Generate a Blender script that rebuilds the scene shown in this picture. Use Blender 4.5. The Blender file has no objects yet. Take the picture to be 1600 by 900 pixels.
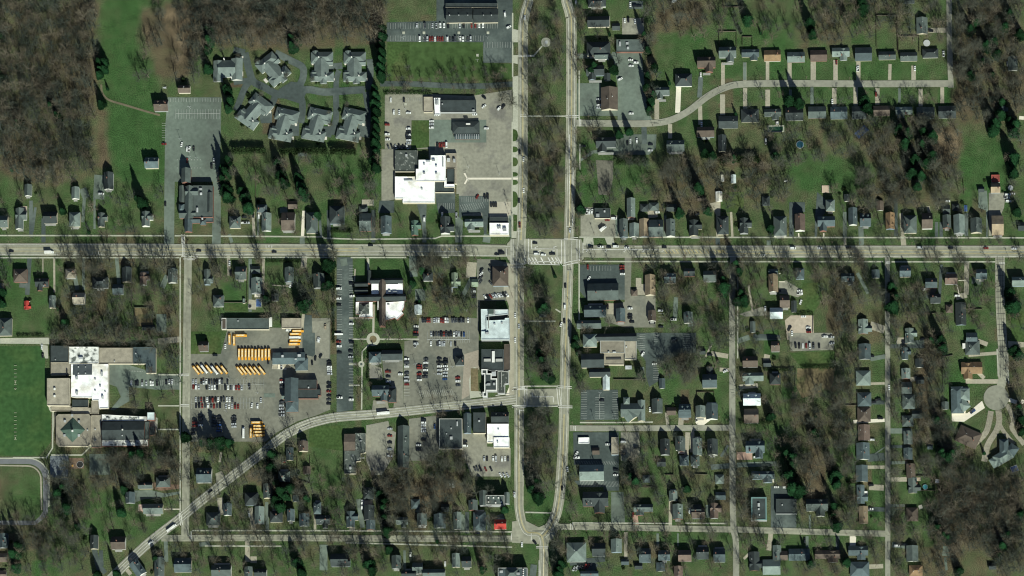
import bpy, math, random
import numpy as np
from mathutils import Vector, Matrix

S = bpy.context.scene
C = S.collection
R = math.radians
rnd = random.Random(7)

# ------------------------------------------------------------------ camera, sky, sun, exposure
DIST, VIEW_W = 4000.0, 960.0                 # metres to the town, metres across the frame
LENS = 36.0 * DIST / VIEW_W
cl = Vector((math.tan(R(4.0)), -math.tan(R(12.0)), 1.0)).normalized()
CAM_LOC = cl * DIST
FW = -cl
UP = (Vector((0, 1, 0)) - FW * FW.y).normalized()
RT = FW.cross(UP)
cam = bpy.data.cameras.new('camera')
cam.lens = LENS; cam.sensor_width = 36.0; cam.clip_start = 10.0; cam.clip_end = 20000.0
co = bpy.data.objects.new('camera', cam); C.objects.link(co)
m3 = Matrix((RT, UP, -FW)).transposed()
co.matrix_world = Matrix.Translation(CAM_LOC) @ m3.to_4x4()
S.camera = co

SUN_ELEV, SUN_AZ = R(36.0), R(161.0)
W = bpy.data.worlds.new('World'); S.world = W; W.use_nodes = True
nt = W.node_tree
bg = nt.nodes['Background']
sky = nt.nodes.new('ShaderNodeTexSky'); sky.sky_type = 'NISHITA'; sky.sun_disc = False
sky.air_density = 1.0; sky.dust_density = 0.2; sky.ozone_density = 1.0; sky.sun_elevation = SUN_ELEV; sky.sun_rotation = SUN_AZ
nt.links.new(sky.outputs['Color'], bg.inputs['Color']); bg.inputs['Strength'].default_value = 0.05
sl = bpy.data.lights.new('sun', 'SUN'); sl.energy = 5.0; sl.angle = R(0.55); sl.color = (0.955, 1.0, 0.875)
so = bpy.data.objects.new('sun', sl); C.objects.link(so)
sd = Vector((math.sin(SUN_AZ) * math.cos(SUN_ELEV), math.cos(SUN_AZ) * math.cos(SUN_ELEV), math.sin(SUN_ELEV)))
so.rotation_euler = sd.to_track_quat('Z', 'Y').to_euler(); so.location = (0, 0, 500)
S.view_settings.view_transform = 'Standard'; S.view_settings.look = 'None'
S.view_settings.gamma = 1.0; S.view_settings.use_curve_mapping = False
S.view_settings.exposure = 0.42
S.cycles.max_bounces = 4; S.cycles.diffuse_bounces = 2; S.cycles.glossy_bounces = 1
S.cycles.filter_width = 1.15 if hasattr(S.cycles, 'filter_width') else 1.5

HX = 18.0 / LENS; HY = HX * 9 / 16
def at(px, py, z=0.0):
    "map position (1600 x 900 sheet) -> point of the ground plane at height z"
    d = FW + RT * ((px - 800) / 800 * HX) + UP * ((450 - py) / 450 * HY)
    t = (z - CAM_LOC.z) / d.z
    return Vector((CAM_LOC.x + d.x * t, CAM_LOC.y + d.y * t, z))
MPP = VIEW_W / 1600.0                          # metres per map unit
_R, _U, _F, _L = np.array(RT), np.array(UP), np.array(FW), np.array(CAM_LOC)
def to_map(xy):
    v = np.c_[xy, np.zeros(len(xy))] - _L
    f = v @ _F
    return np.c_[800 + (v @ _R) / f / HX * 800, 450 - (v @ _U) / f / HY * 450]

# ------------------------------------------------------------------ materials
MATS = {}
def mat(name, col, rough=0.85, amp=0.18, scale=0.6, fine=0.12, var=0.0, spec=0.3, blotch=None):
    if name in MATS: return MATS[name]
    m = bpy.data.materials.new(name); m.use_nodes = True
    n, l = m.node_tree.nodes, m.node_tree.links
    b = n['Principled BSDF']; b.inputs['Roughness'].default_value = rough
    b.inputs['Specular IOR Level'].default_value = spec
    geo = n.new('ShaderNodeNewGeometry')
    n1 = n.new('ShaderNodeTexNoise'); n1.inputs['Scale'].default_value = scale * 0.25; n1.inputs['Detail'].default_value = 4
    n2 = n.new('ShaderNodeTexNoise'); n2.inputs['Scale'].default_value = scale * 3; n2.inputs['Detail'].default_value = 3
    l.new(geo.outputs['Position'], n1.inputs['Vector']); l.new(geo.outputs['Position'], n2.inputs['Vector'])
    def mapr(src, a):
        r = n.new('ShaderNodeMapRange'); r.inputs['From Min'].default_value = 0.28; r.inputs['From Max'].default_value = 0.72
        r.inputs['To Min'].default_value = 1 - a; r.inputs['To Max'].default_value = 1 + a
        l.new(src, r.inputs['Value']); return r.outputs['Result']
    k = n.new('ShaderNodeMath'); k.operation = 'MULTIPLY'
    l.new(mapr(n1.outputs['Fac'], amp), k.inputs[0]); l.new(mapr(n2.outputs['Fac'], fine), k.inputs[1])
    out = k.outputs[0]
    if var:
        oi = n.new('ShaderNodeObjectInfo'); r = n.new('ShaderNodeMapRange')
        r.inputs['To Min'].default_value = 1 - var; r.inputs['To Max'].default_value = 1 + var
        l.new(oi.outputs['Random'], r.inputs['Value'])
        k2 = n.new('ShaderNodeMath'); k2.operation = 'MULTIPLY'
        l.new(out, k2.inputs[0]); l.new(r.outputs['Result'], k2.inputs[1]); out = k2.outputs[0]
    base = None
    if blotch:
        bc, thr, bs = blotch
        nb = n.new('ShaderNodeTexNoise'); nb.inputs['Scale'].default_value = bs; nb.inputs['Detail'].default_value = 6
        l.new(geo.outputs['Position'], nb.inputs['Vector'])
        r = n.new('ShaderNodeMapRange'); r.inputs['From Min'].default_value = thr - 0.05; r.inputs['From Max'].default_value = thr + 0.07
        l.new(nb.outputs['Fac'], r.inputs['Value'])
        mx = n.new('ShaderNodeMix'); mx.data_type = 'RGBA'
        mx.inputs['A'].default_value = (*col, 1); mx.inputs['B'].default_value = (*bc, 1)
        l.new(r.outputs['Result'], mx.inputs['Factor']); base = mx.outputs['Result']
    vm = n.new('ShaderNodeVectorMath'); vm.operation = 'SCALE'
    if base is None: vm.inputs[0].default_value = col
    else: l.new(base, vm.inputs[0])
    l.new(out, vm.inputs['Scale']); l.new(vm.outputs[0], b.inputs['Base Color'])
    MATS[name] = m; return m

# roofs: code -> (words, colour)
ROOF = {'k': ('dark slate', (.034, .043, .043)), 'g': ('grey', (.075, .094, .087)), 'l': ('light grey', (.135, .168, .152)),
        'b': ('brown', (.088, .070, .056)), 't': ('tan', (.23, .18, .12)), 'o': ('orange-brown', (.19, .125, .07)),
        'r': ('bright red', (.31, .038, .03)), 'q': ('dull red', (.27, .07, .055)), 'p': ('pinkish brown', (.12, .088, .072)), 'w': ('white', (.82, .82, .80)),
        'u': ('blue-grey', (.066, .090, .095)), 'G': ('green', (.07, .115, .09)), 'e': ('pale green', (.20, .25, .18)),
        'c': ('tan-grey', (.25, .225, .175)), 's': ('pale blue-white', (.46, .52, .52)), 'm': ('mottled', (.62, .62, .58)),
        'j': ('dark grey', (.055, .068, .064)), 'd': ('mottled dark', (.06, .07, .062))}
def roofm(c):
    w, col = ROOF[c]
    bl = {'m': ((.10, .11, .10), .52, .22), 'd': ((.30, .31, .28), .62, .35), 'w': ((.56, .53, .46), .585, .06)}.get(c)
    return mat('roof_' + w.replace(' ', '_').replace('-', '_'), col, .85, .22, .8, .2, .22 if c not in 'wrsm' else .04, .25, bl)
WALLS = [mat('siding_white', (.62, .61, .57), .7, .08), mat('siding_cream', (.50, .45, .35), .7, .08),
         mat('siding_grey', (.30, .31, .31), .7, .08), mat('brick_wall', (.20, .10, .075), .85, .2), mat('siding_blue', (.22, .27, .31), .7, .08)]
M_BRICK = WALLS[3]; M_CREAM = WALLS[1]; M_WHITE = WALLS[0]
ASPH = mat('asphalt_dark', (.060, .076, .072), .9, .22, .12, .16, blotch=((.086, .104, .095), .55, .03), spec=.15)
ASPM = mat('asphalt_worn', (.122, .150, .124), .9, .20, .10, .14, blotch=((.092, .110, .093), .56, .03), spec=.15)
LOTT = mat('lot_worn_tan_grey', (.165, .163, .130), .9, .2, .10, .16, blotch=((.115, .120, .100), .57, .035), spec=.15)
TANL = mat('lot_tan_gravel', (.222, .216, .170), .95, .18, .12, .16, blotch=((.15, .145, .125), .57, .04))
ROADM = mat('road_concrete', (.268, .264, .202), .9, .16, .08, .16, blotch=((.205, .205, .158), .52, .035))
CONC = mat('pavement_concrete', (.35, .35, .28), .9, .12, .2, .12)
DRIVE = mat('driveway_concrete', (.30, .275, .21), .9, .16, .2, .14)
BRIGHT = mat('new_concrete', (.62, .57, .47), .9, .05, .2, .06)
PAINT = mat('road_paint_white', (.60, .59, .54), .8, .25, .5, .3)
YELL = mat('road_paint_yellow', (.58, .47, .20), .8, .25, .5, .3)
KERBM = mat('kerb_stone', (.36, .34, .28), .9, .1)
GRASSM = mat('turf_green', (.046, .078, .026), .95, .2, .15, .3, spec=.05, blotch=((.068, .090, .034), .55, .04))
TANG = mat('turf_dry', (.150, .122, .070), .95, .2, .15, .25, spec=.05, blotch=((.075, .086, .038), .58, .06))
SOIL = mat('bare_soil', (.14, .095, .065), .95, .25, .2, .3)
BARK = mat('bark_grey_brown', (.115, .106, .080), .95, .2, 1.0, .2, .25, .05)
TWIG = mat('twigs_grey_brown', (.080, .084, .066), .95, .15, .3, .15, .30, .05)
WOODM = mat('wood_twigs_brown', (.098, .091, .066), .95, .30, .08, .2, 0, .05, ((.050, .062, .050), .49, .026))
MIXED = mat('twigs_mixed', (1, 1, 1), .95, .15, .3, .15, 0, .05)
_a = MIXED.node_tree.nodes.new('ShaderNodeAttribute'); _a.attribute_name = 'tone'
for _n in MIXED.node_tree.nodes:
    if _n.type == 'VECT_MATH': MIXED.node_tree.links.new(_a.outputs['Color'], _n.inputs[0])
NEED = mat('needles_dark_green', (.009, .031, .012), .95, .5, .5, .5, .4, .04)
LEAF = mat('shrub_leaves', (.024, .042, .016), .95, .35, .6, .4, .3, .05)
GLASS = mat('vehicle_glass', (.012, .015, .018), .08, .0, 1, 0, 0, .8)
TYRE = mat('tyre_rubber', (.02, .02, .02), .9, .1)
METAL = mat('grey_metal', (.34, .35, .35), .5, .1, 1, .1, .3)
WOODF = mat('fence_wood', (.11, .09, .07), .9, .2, 1, .2, .2)
POLEM = mat('pole_wood', (.12, .095, .07), .9, .2)
POOL = mat('pool_water', (.02, .07, .10), .05, .05, 1, 0, 0, .5)
BLUE = mat('blue_sheet', (.05, .10, .24), .6, .2, 1, .2)

# ------------------------------------------------------------------ object helpers
def mesh(name, v, f, mats, idx=None, smooth=False):
    me = bpy.data.meshes.new(name)
    me.from_pydata([tuple(p) for p in v], [], f)
    for m in (mats if isinstance(mats, (list, tuple)) else [mats]): me.materials.append(m)
    if idx: me.polygons.foreach_set('material_index', idx)
    me.update(); return me
def tri_mesh(name, v, t, m):
    me = bpy.data.meshes.new(name); v = np.asarray(v, np.float32); t = np.asarray(t, np.int32)
    me.vertices.add(len(v)); me.vertices.foreach_set('co', v.ravel())
    me.loops.add(t.size); me.loops.foreach_set('vertex_index', t.ravel())
    me.polygons.add(len(t)); me.polygons.foreach_set('loop_start', np.arange(len(t), dtype=np.int32) * 3)
    me.materials.append(m); me.update(calc_edges=True); return me
def obj(name, me, parent=None, loc=None):
    o = bpy.data.objects.new(name, me); C.objects.link(o)
    if parent: o.parent = parent
    if loc is not None: o.location = loc
    return o
def thing(name, loc, rz=0.0):
    o = bpy.data.objects.new(name, None); C.objects.link(o)
    o.location = loc; o.rotation_euler = (0, 0, rz); o.empty_display_size = 1; return o
def tag(o, label, cat, group=None, kind=None):
    o['label'] = label; o['category'] = cat
    if group: o['group'] = group
    if kind: o['kind'] = kind
    return o
def box(v, f, cx, cy, z0, sx, sy, sz, rot=0.0):
    c, s = math.cos(rot), math.sin(rot); b = len(v)
    for z in (z0, z0 + sz):
        for x, y in ((-.5, -.5), (.5, -.5), (.5, .5), (-.5, .5)):
            v.append((cx + x * sx * c - y * sy * s, cy + x * sx * s + y * sy * c, z))
    f += [(b, b+3, b+2, b+1), (b+4, b+5, b+6, b+7), (b, b+1, b+5, b+4), (b+1, b+2, b+6, b+5), (b+2, b+3, b+7, b+6), (b+3, b, b+4, b+7)]

# ------------------------------------------------------------------ labels: where a thing stands, told by landmarks one can find
LANDMARKS = []
for ln in '''24 625 the football field
35 775 the running track
140 590 the white school roof
112 665 the green pyramid roof
195 672 the white-edged school hall
93 735 the school play court
240 585 the school car park
42 475 the small red house
74 391 the white box truck
290 392 the western crossroads
385 505 the long depot roof
398 552 the row of ten buses
325 575 the slanted row of seven buses
390 577 the slanted row of six buses
403 670 the four stacked buses
345 615 the depot staff car park
465 600 the dark church beside the depot
600 460 the white-roofed church
582 530 the round garden plaza
540 470 the long narrow car park
690 575 the busy central car park
770 505 the pale blue-white flat roof
765 580 the library with white parapets
705 678 the big dark flat roof
778 680 the white roof beside the avenue
552 700 the mottled flat roof
628 690 the long green-grey hall
783 820 the red-roofed house
770 778 the apartment block on the avenue
845 808 the round tip of the median
853 66 the fountain circle
850 150 the upper north median
850 270 the lower north median
848 450 the upper middle median
846 550 the lower middle median
845 680 the upper south median
845 750 the lower south median
808 392 the main crossroads
935 350 the filling station
942 455 the grey hall by the striped lot
960 545 the church with tan flat roofs
937 632 the striped lot with one car
990 641 the house with the chevron roof
925 738 the green-grey gabled hall
1185 793 the dark roof with teal rim
1228 790 the black flat roof
1250 515 the tan gravel yard
1275 598 the brown fenced paddock
1556 622 the turning circle
1501 625 the house with the white driveway
1518 578 the orange-brown house
1145 412 the top of the narrow street
1144 560 the middle of the narrow street
1145 745 the lower narrow street
1147 826 the lower crossroads
1387 410 the top of the east street
1387 520 the upper east street
1387 640 the middle of the east street
1387 740 the lower east street
1387 834 the bottom of the east street
1141 668 the narrow street T-junction
303 195 the church car park
302 310 the long grey church
236 254 the small blue-grey barn
252 163 the brown field shed
160 115 the dark bushes by the wood
355 105 the westernmost condominium
425 105 the tilted upper condominium
503 105 the third upper condominium
553 105 the upper right condominium
395 170 the tilted lower condominium
440 190 the second lower condominium
492 190 the third lower condominium
550 190 the lower right condominium
680 85 the oblong green lawn
735 25 the long dark office roof
711 165 the dark roof with white end
727 200 the restaurant with striped front
665 275 the white-roofed plaza
765 278 the white Y-shaped path
780 350 the white corner roof
952 152 the brown-roofed long hall
985 71 the flat roof by the east lot
985 140 the big east car park
1068 124 the dark house on the bend
1212 200 the rectangular pool
1250 226 the round pool
1346 206 the blue tarp
1484 60 the north-east lane
1485 135 the end of the curved street
1240 131 the west part of the curved street
1360 131 the middle of the curved street
1124 306 the white garage
1556 288 the red shed
1565 480 the cul-de-sac road
1575 715 the big blue-grey villa
60 310 the house at the wood's foot
400 300 the long back gardens
470 340 the bright white driveway
100 365 the looped dark driveway
420 392 the main road north of the depot
1100 391 the yellow hatched road strip
1250 391 the main road between east streets
1500 391 the main road at the right edge
355 755 the bend of the diagonal road
268 825 the white bus on the diagonal road
597 642 the blue and white bus
1530 750 the leafless south-east wood
'''.strip().splitlines():
    a, b, c = ln.split(' ', 2); LANDMARKS.append((float(a), float(b), c))
ORD = ['', 'second', 'third', 'fourth', 'fifth', 'sixth', 'seventh', 'eighth', 'ninth', 'tenth', 'eleventh', 'twelfth', 'thirteenth',
       'fourteenth', 'fifteenth', 'sixteenth', 'seventeenth', 'eighteenth', 'nineteenth', 'twentieth']
QUEUE = []           # (object, look, category, group, px, py)
def later(o, look, cat, px, py, group=None): QUEUE.append((o, look, cat, group, px, py)); o['category'] = cat
def finish_labels():
    L = np.array([(a, b) for a, b, c in LANDMARKS]); bins = {}
    for q in QUEUE:
        o, look, cat, group, px, py = q
        d = np.hypot(L[:, 0] - px, L[:, 1] - py)
        for i in np.argsort(d):
            if d[i] > 4: break
        ang = math.degrees(math.atan2(L[i][1] - py, px - L[i][0])) % 360
        dr = ['east', 'north-east', 'north', 'north-west', 'west', 'south-west', 'south', 'south-east'][int((ang + 22.5) // 45) % 8]
        bins.setdefault((look, i, dr), []).append((d[i], q))
    for (look, i, dr), items in bins.items():
        items.sort(key=lambda t: t[0])
        for k, (dist, q) in enumerate(items):
            o, _, cat, group, px, py = q
            where = f'{dr} of {LANDMARKS[i][2]}'
            if len(items) == 1: lab = f'{look} {where}'
            else: lab = f'{look}, {(ORD[k] + " ") if k else ""}nearest {where}'
            tag(o, lab, cat, group)

# ------------------------------------------------------------------ tiles of the map sheet the tables are written in
class T:
    def __init__(s, ox, oy, k): s.ox, s.oy, s.k = ox, oy, k
    def p(s, x, y): return s.ox + x / s.k, s.oy + y / s.k
TL = {'A': T(0, 0, 4), 'B': T(320, 0, 4), 'C': T(560, 0, 4), 'D': T(860, 0, 4), 'E': T(1120, 0, 4), 'F': T(1340, 0, 4),
      'G': T(0, 210, 4.737), 'H': T(240, 210, 4.737), 'I': T(500, 210, 4.737), 'J': T(780, 210, 4.737), 'K': T(1080, 200, 4.5), 'L': T(1340, 200, 4.5),
      'M': T(0, 370, 5.293), 'N': T(270, 370, 5.293), 'O': T(520, 370, 5.293), 'P': T(790, 370, 5.293), 'Q': T(1060, 370, 5.293), 'R': T(1320, 370, 5.293),
      'S': T(0, 520, 4.5), 'T': T(270, 520, 4.5), 'U': T(530, 520, 4.5), 'V': T(790, 520, 4.5), 'W': T(1060, 520, 4.5), 'X': T(1320, 520, 4.5),
      'a': T(0, 700, 4.5), 'b': T(270, 700, 4.5), 'c': T(530, 700, 4.5), 'd': T(790, 700, 4.5), 'e': T(1060, 700, 4.5), 'f': T(1320, 700, 4.5),
      '-': T(0, 0, 1)}
def tp(t, pts): return [TL[t].p(pts[i], pts[i+1]) for i in range(0, len(pts), 2)]
# ------------------------------------------------------------------ sheets laid over the ground
MASK = np.zeros((450, 800), bool)            # where nothing may grow (half-size map)
def fill_mask(pts, val=True, M_=None):
    M_ = MASK if M_ is None else M_
    P = np.array(pts) / 2.0
    x0, x1 = int(max(0, P[:, 0].min())), int(min(799, P[:, 0].max() + 1)); y0, y1 = int(max(0, P[:, 1].min())), int(min(449, P[:, 1].max() + 1))
    if x1 <= x0 or y1 <= y0: return None
    X, Y = np.meshgrid(np.arange(x0, x1 + 1) + .5, np.arange(y0, y1 + 1) + .5)
    ins = np.zeros(X.shape, bool)
    for (xa, ya), (xb, yb) in zip(P, np.roll(P, -1, 0)):
        if ya != yb: ins ^= ((ya > Y) != (yb > Y)) & (X < (xb - xa) * (Y - ya) / (yb - ya) + xa)
    M_[y0:y1+1, x0:x1+1][ins] = val
    return ins
ZC = {}
def layer(kind):
    base = {'turf': .02, 'lot': .12, 'drive': .22, 'walk': .30, 'road': .40, 'paint': .62}[kind]
    ZC[kind] = ZC.get(kind, 0) + 1
    return base + (ZC[kind] % (60 if kind == 'road' else 33)) * (.0022 if kind == 'road' else .003)
def sheet(name, pts, m, kind, block=True, label=None, cat=None):
    z = layer(kind); P = [at(x, y, z) for x, y in pts]
    a = sum(P[i].x * P[i-1].y - P[i-1].x * P[i].y for i in range(len(P)))
    if a > 0: P = P[::-1]
    a = sum(P[i-1].x * P[i].y - P[i].x * P[i-1].y for i in range(len(P)))
    if a < 0: P = P[::-1]
    o = obj(name, mesh(name, P, [tuple(range(len(P)))], m)); o['kind'] = 'structure'
    if label: o['label'] = label
    if cat: o['category'] = cat
    if block: fill_mask(pts)
    return o
def smooth_line(pts, n=6):
    P = [np.array(p, float) for p in pts]
    if len(P) < 3: return P
    Q = [2*P[0]-P[1]] + P + [2*P[-1]-P[-2]]; out = []
    for i in range(1, len(Q) - 2):
        for k in range(n):
            t = k / n; a, b, c, d = Q[i-1:i+3]
            out.append(.5 * (2*b + (c-a)*t + (2*a-5*b+4*c-d)*t*t + (3*b-a-3*c+d)*t**3))
    out.append(P[-1]); return out
def edges(pts, hw):
    P = np.array(pts, float); d = np.gradient(P, axis=0) if len(P) > 2 else np.repeat([P[1]-P[0]], 2, 0)
    d /= np.linalg.norm(d, axis=1)[:, None] + 1e-9; n = np.c_[-d[:, 1], d[:, 0]]
    hw = np.broadcast_to(np.asarray(hw, float), (len(P),))[:, None]
    return P + n * hw, P - n * hw
def ribbon(name, pts, w, m, kind, curve=False, block=True, label=None, cat=None):
    pts = smooth_line(pts) if curve else pts
    z = layer(kind); a, b = edges(pts, w / 2); n = len(a)
    V = [at(*p, z) for p in a] + [at(*p, z) for p in b]
    F = [(i, n+i, n+i+1, i+1) for i in range(n - 1)]
    me = mesh(name, V, F, m)
    if me.polygons[0].normal.z < 0: me.flip_normals()
    o = obj(name, me); o['kind'] = 'structure'
    if label: o['label'] = label
    if cat: o['category'] = cat
    if block: fill_mask(list(map(tuple, a)) + list(map(tuple, b[::-1])))
    return o
def lines_obj(name, segs, m, w=.22, z=None, label=None):
    "painted strokes, (x0,y0,x1,y1[,w]) in map units, joined"
    z = layer('paint') if z is None else z; V, F = [], []
    for s in segs:
        a, b = at(s[0], s[1], z), at(s[2], s[3], z); d = (b - a)
        if d.length < .01: continue
        n = Vector((-d.y, d.x, 0)).normalized() * ((s[4] if len(s) > 4 else w) / 2); k = len(V)
        V += [a + n, a - n, b - n, b + n]; F.append((k, k+1, k+2, k+3))
    o = obj(name, mesh(name, V, F, m)); o['kind'] = 'structure'
    if label: o['label'] = label
    return o

# ------------------------------------------------------------------ roads
AVE_W = [(828, -30), (826, 0), (820, 22), (817, 50), (817, 150), (816.5, 300), (814, 375), (811, 420), (811, 620), (811, 760), (812, 800), (822, 830), (848, 842), (848, 930)]
AVE_E = [(884, -30), (885, 0), (891, 22), (893, 45), (893, 190), (891, 300), (889, 375), (887, 450), (884, 540), (882, 620), (880, 700), (876, 760), (870, 800), (858, 826), (848, 838)]
MAIN = [(-40, 389.8), (400, 390.4), (700, 391.2), (900, 393), (1640, 393.4)]
DIAG = [(140, 935), (172, 905), (227, 853), (280, 811), (310, 786), (363, 744), (412, 706), (430, 691), (450, 677), (475, 665), (500, 657), (530, 651.5), (590, 647), (663, 639.5), (752, 630), (806, 624)]
LEFT = [(294, 395), (293, 460), (292, 540), (291, 640), (290.5, 720), (290, 790), (289, 842)]
BOT = [(252, 841), (430, 840.5), (600, 841.5), (810, 842)]
BOT2 = [(866, 823), (950, 824), (1060, 826), (1150, 827.5), (1270, 831), (1387, 834)]
NAR = [(1145.5, 402), (1144, 480), (1144.3, 600), (1144.5, 740), (1146, 822), (1150, 850), (1150, 930)]
EAST = [(1386.5, 402), (1387, 600), (1387.3, 760), (1387, 930)]
MID = [(890, 669), (960, 669.3), (1145, 668.3)]
CURV = [(890, 192), (960, 193), (1010, 193), (1045, 188.5), (1075, 174), (1105, 151), (1130, 138), (1160, 131.5), (1245, 130.3), (1360, 131), (1484, 130.5)]
NEL = [(1483, -20), (1483.5, 60), (1485, 110), (1486, 137)]
CUL = [(1562.5, 400), (1563, 470), (1566, 530), (1567.5, 560), (1567, 590), (1562, 610)]
PATH = [(594, 131), (640, 131), (700, 134), (750, 134.5), (790, 132), (808, 131.5)]
road = lambda n, p, w, m, lab, c=True: ribbon(n, p, w, m, 'road', c, True, lab, 'road')
road('road', AVE_W, 14.5, ROADM, 'western carriageway of the tree-lined avenue')
road('road', AVE_E, 16, ROADM, 'eastern carriageway of the tree-lined avenue')
road('road', MAIN, 18, ROADM, 'wide pale main road running east to west')
road('road', DIAG, 15, ROADM, 'pale road bending diagonally down past the bus depot')
road('road', LEFT, 12, ROADM, 'straight side street west of the bus depot')
road('road', BOT, 10, ROADM, 'straight pale street along the bottom, west half')
road('road', BOT2, 9.5, ROADM, 'straight pale street along the bottom, east half')
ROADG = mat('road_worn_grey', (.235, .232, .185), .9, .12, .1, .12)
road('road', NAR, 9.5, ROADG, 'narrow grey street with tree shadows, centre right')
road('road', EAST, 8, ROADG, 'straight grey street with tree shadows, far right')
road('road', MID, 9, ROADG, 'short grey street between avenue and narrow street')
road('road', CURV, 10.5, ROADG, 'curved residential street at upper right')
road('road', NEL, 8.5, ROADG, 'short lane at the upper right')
road('road', CUL, 13.5, ROADM, 'jointed concrete road ending in a turning circle')
CIRC = [(1556.5 + 19.6 * math.cos(a), 621.5 + 19.6 * math.sin(a)) for a in np.linspace(0, 2*math.pi, 28)[:-1]]
sheet('turning_circle', CIRC, mat('road_circle', (.198, .197, .155), .9, .14, .1, .14), 'road', True, 'round grey turning circle with spiral grooves', 'road')
ribbon('path', PATH, 8.5, ASPH, 'drive', True, True, 'dark asphalt lane below the oblong lawn', 'path')
sheet('road', [(800, 373), (908, 373), (912, 383), (912, 404), (905, 412), (798, 412), (792, 402), (792, 381)], ROADM, 'road', True, 'main crossroads of road and avenue', 'road')
sheet('road', [(818, 608), (876, 607), (876, 632), (818, 633)], ROADM, 'road', True, 'cross street through the median', 'road')
sheet('road', [(800, 815), (818, 812), (842, 824), (868, 812), (876, 820), (868, 836), (856, 850), (840, 850), (800, 848)], ROADM, 'road', True, 'round junction at the bottom of the avenue', 'road')
LANE = mat('road_worn_lane', (.222, .22, .168), .9, .18, .1, .16); TAR = mat('tar_seal', (.07, .075, .065), .9, .2)
def shift(pts, d):
    a, b = edges(smooth_line(pts), abs(d)); return [tuple(q) for q in (a if d > 0 else b)]
for pts, ds, w in ((MAIN, (-5.4, 5.2), 4.6), (AVE_W, (2.4, -3.6), 3.0), (AVE_E, (-2.4, 2.4), 3.4), (DIAG, (-3.6, 3.6), 2.6), (BOT, (-2.2, 2.2), 2.2), (BOT2, (0,), 3.6), (LEFT, (0,), 4.5)):
    for d in ds:
        L = shift(pts, d) if d else smooth_line(pts); L = [q for q in L if not (790 < q[0] < 912 and 372 < q[1] < 412)] if pts is not MAIN else L
        o = ribbon('worn_lane', L, w, LANE, 'road', False, False)
grr = random.Random(11)
for pts, w in ((MAIN, 17), (AVE_W, 13), (AVE_E, 15), (DIAG, 13), (NAR, 8), (EAST, 7), (CURV, 9), (BOT, 9), (BOT2, 8), (LEFT, 10)):
    L = smooth_line(pts, 30); segs = []
    for _ in range(26):
        i = grr.randrange(1, len(L) - 2); p, q = np.array(L[i]), np.array(L[i+1]); d = (q - p) / (np.linalg.norm(q - p) + 1e-9); n = np.array([-d[1], d[0]]); a = p + n * grr.uniform(-w/2, w/2) * .9
        if grr.random() < .6: b = p + n * grr.uniform(-w/2, w/2) * .9
        else: b = a + d * grr.uniform(5, 25)
        segs.append((*a, *b, grr.uniform(.15, .35)))
    lines_obj('tar_seams', segs, TAR, z=.56)
    for _ in range(5):
        i = grr.randrange(1, len(L) - 2); p, q = np.array(L[i]), np.array(L[i+1]); d = (q - p) / (np.linalg.norm(q - p) + 1e-9); n = np.array([-d[1], d[0]]); c = p + n * grr.uniform(-w/4, w/4); l, h = grr.uniform(2, 6), grr.uniform(1, w * .25)
        sheet('road_patch', [tuple(c - d*l - n*h), tuple(c + d*l - n*h), tuple(c + d*l + n*h), tuple(c - d*l + n*h)], mat('road_patch_dark', (.15, .15, .122), .9, .15), 'road', False)
# kerbs and pavements
def kerb(pts, hw, side, curve=True):
    P = smooth_line(pts) if curve else pts
    a, b = edges(P, hw); a = a if side > 0 else b
    V, F = [], []
    a2, b2 = edges(a, .28); n = len(a2)
    for q, z in ((a2, .55), (b2, .55), (a2, .1), (b2, .1)): V += [at(*p, z) for p in q]
    for i in range(n - 1):
        F += [(i, n+i, n+i+1, i+1), (i, i+1, 2*n+i+1, 2*n+i), (n+i+1, n+i, 3*n+i, 3*n+i+1)]
    o = obj('kerb', mesh('kerb', V, F, KERBM)); o['kind'] = 'structure'; return o
kerb([p for p in AVE_W if 0 <= p[1] < 375], 7.4, -1); kerb([p for p in AVE_W if 415 < p[1] < 790], 7.4, -1)
kerb([p for p in AVE_E if 0 <= p[1] < 375], 8.1, 1); kerb([p for p in AVE_E if 415 < p[1] < 600], 8.1, 1); kerb([p for p in AVE_E if 635 < p[1] < 800], 8.1, 1)
for x0, x1, s in ((-20, 255, 1), (350, 790, 1), (920, 1610, 1), (-20, 285, -1), (302, 525, -1), (920, 1138, -1), (1152, 1380, -1), (1395, 1555, -1)):
    kerb([(x, np.interp(x, [m[0] for m in MAIN], [m[1] for m in MAIN])) for x in np.linspace(x0, x1, 8)], 9.1, -s, False)
kerb(CUL[:5], 6.9, 1); kerb(CUL[:5], 6.9, -1)
walk = lambda pts, w=2.2, m=CONC: ribbon('footpath', pts, w, m, 'walk', False, True)
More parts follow.
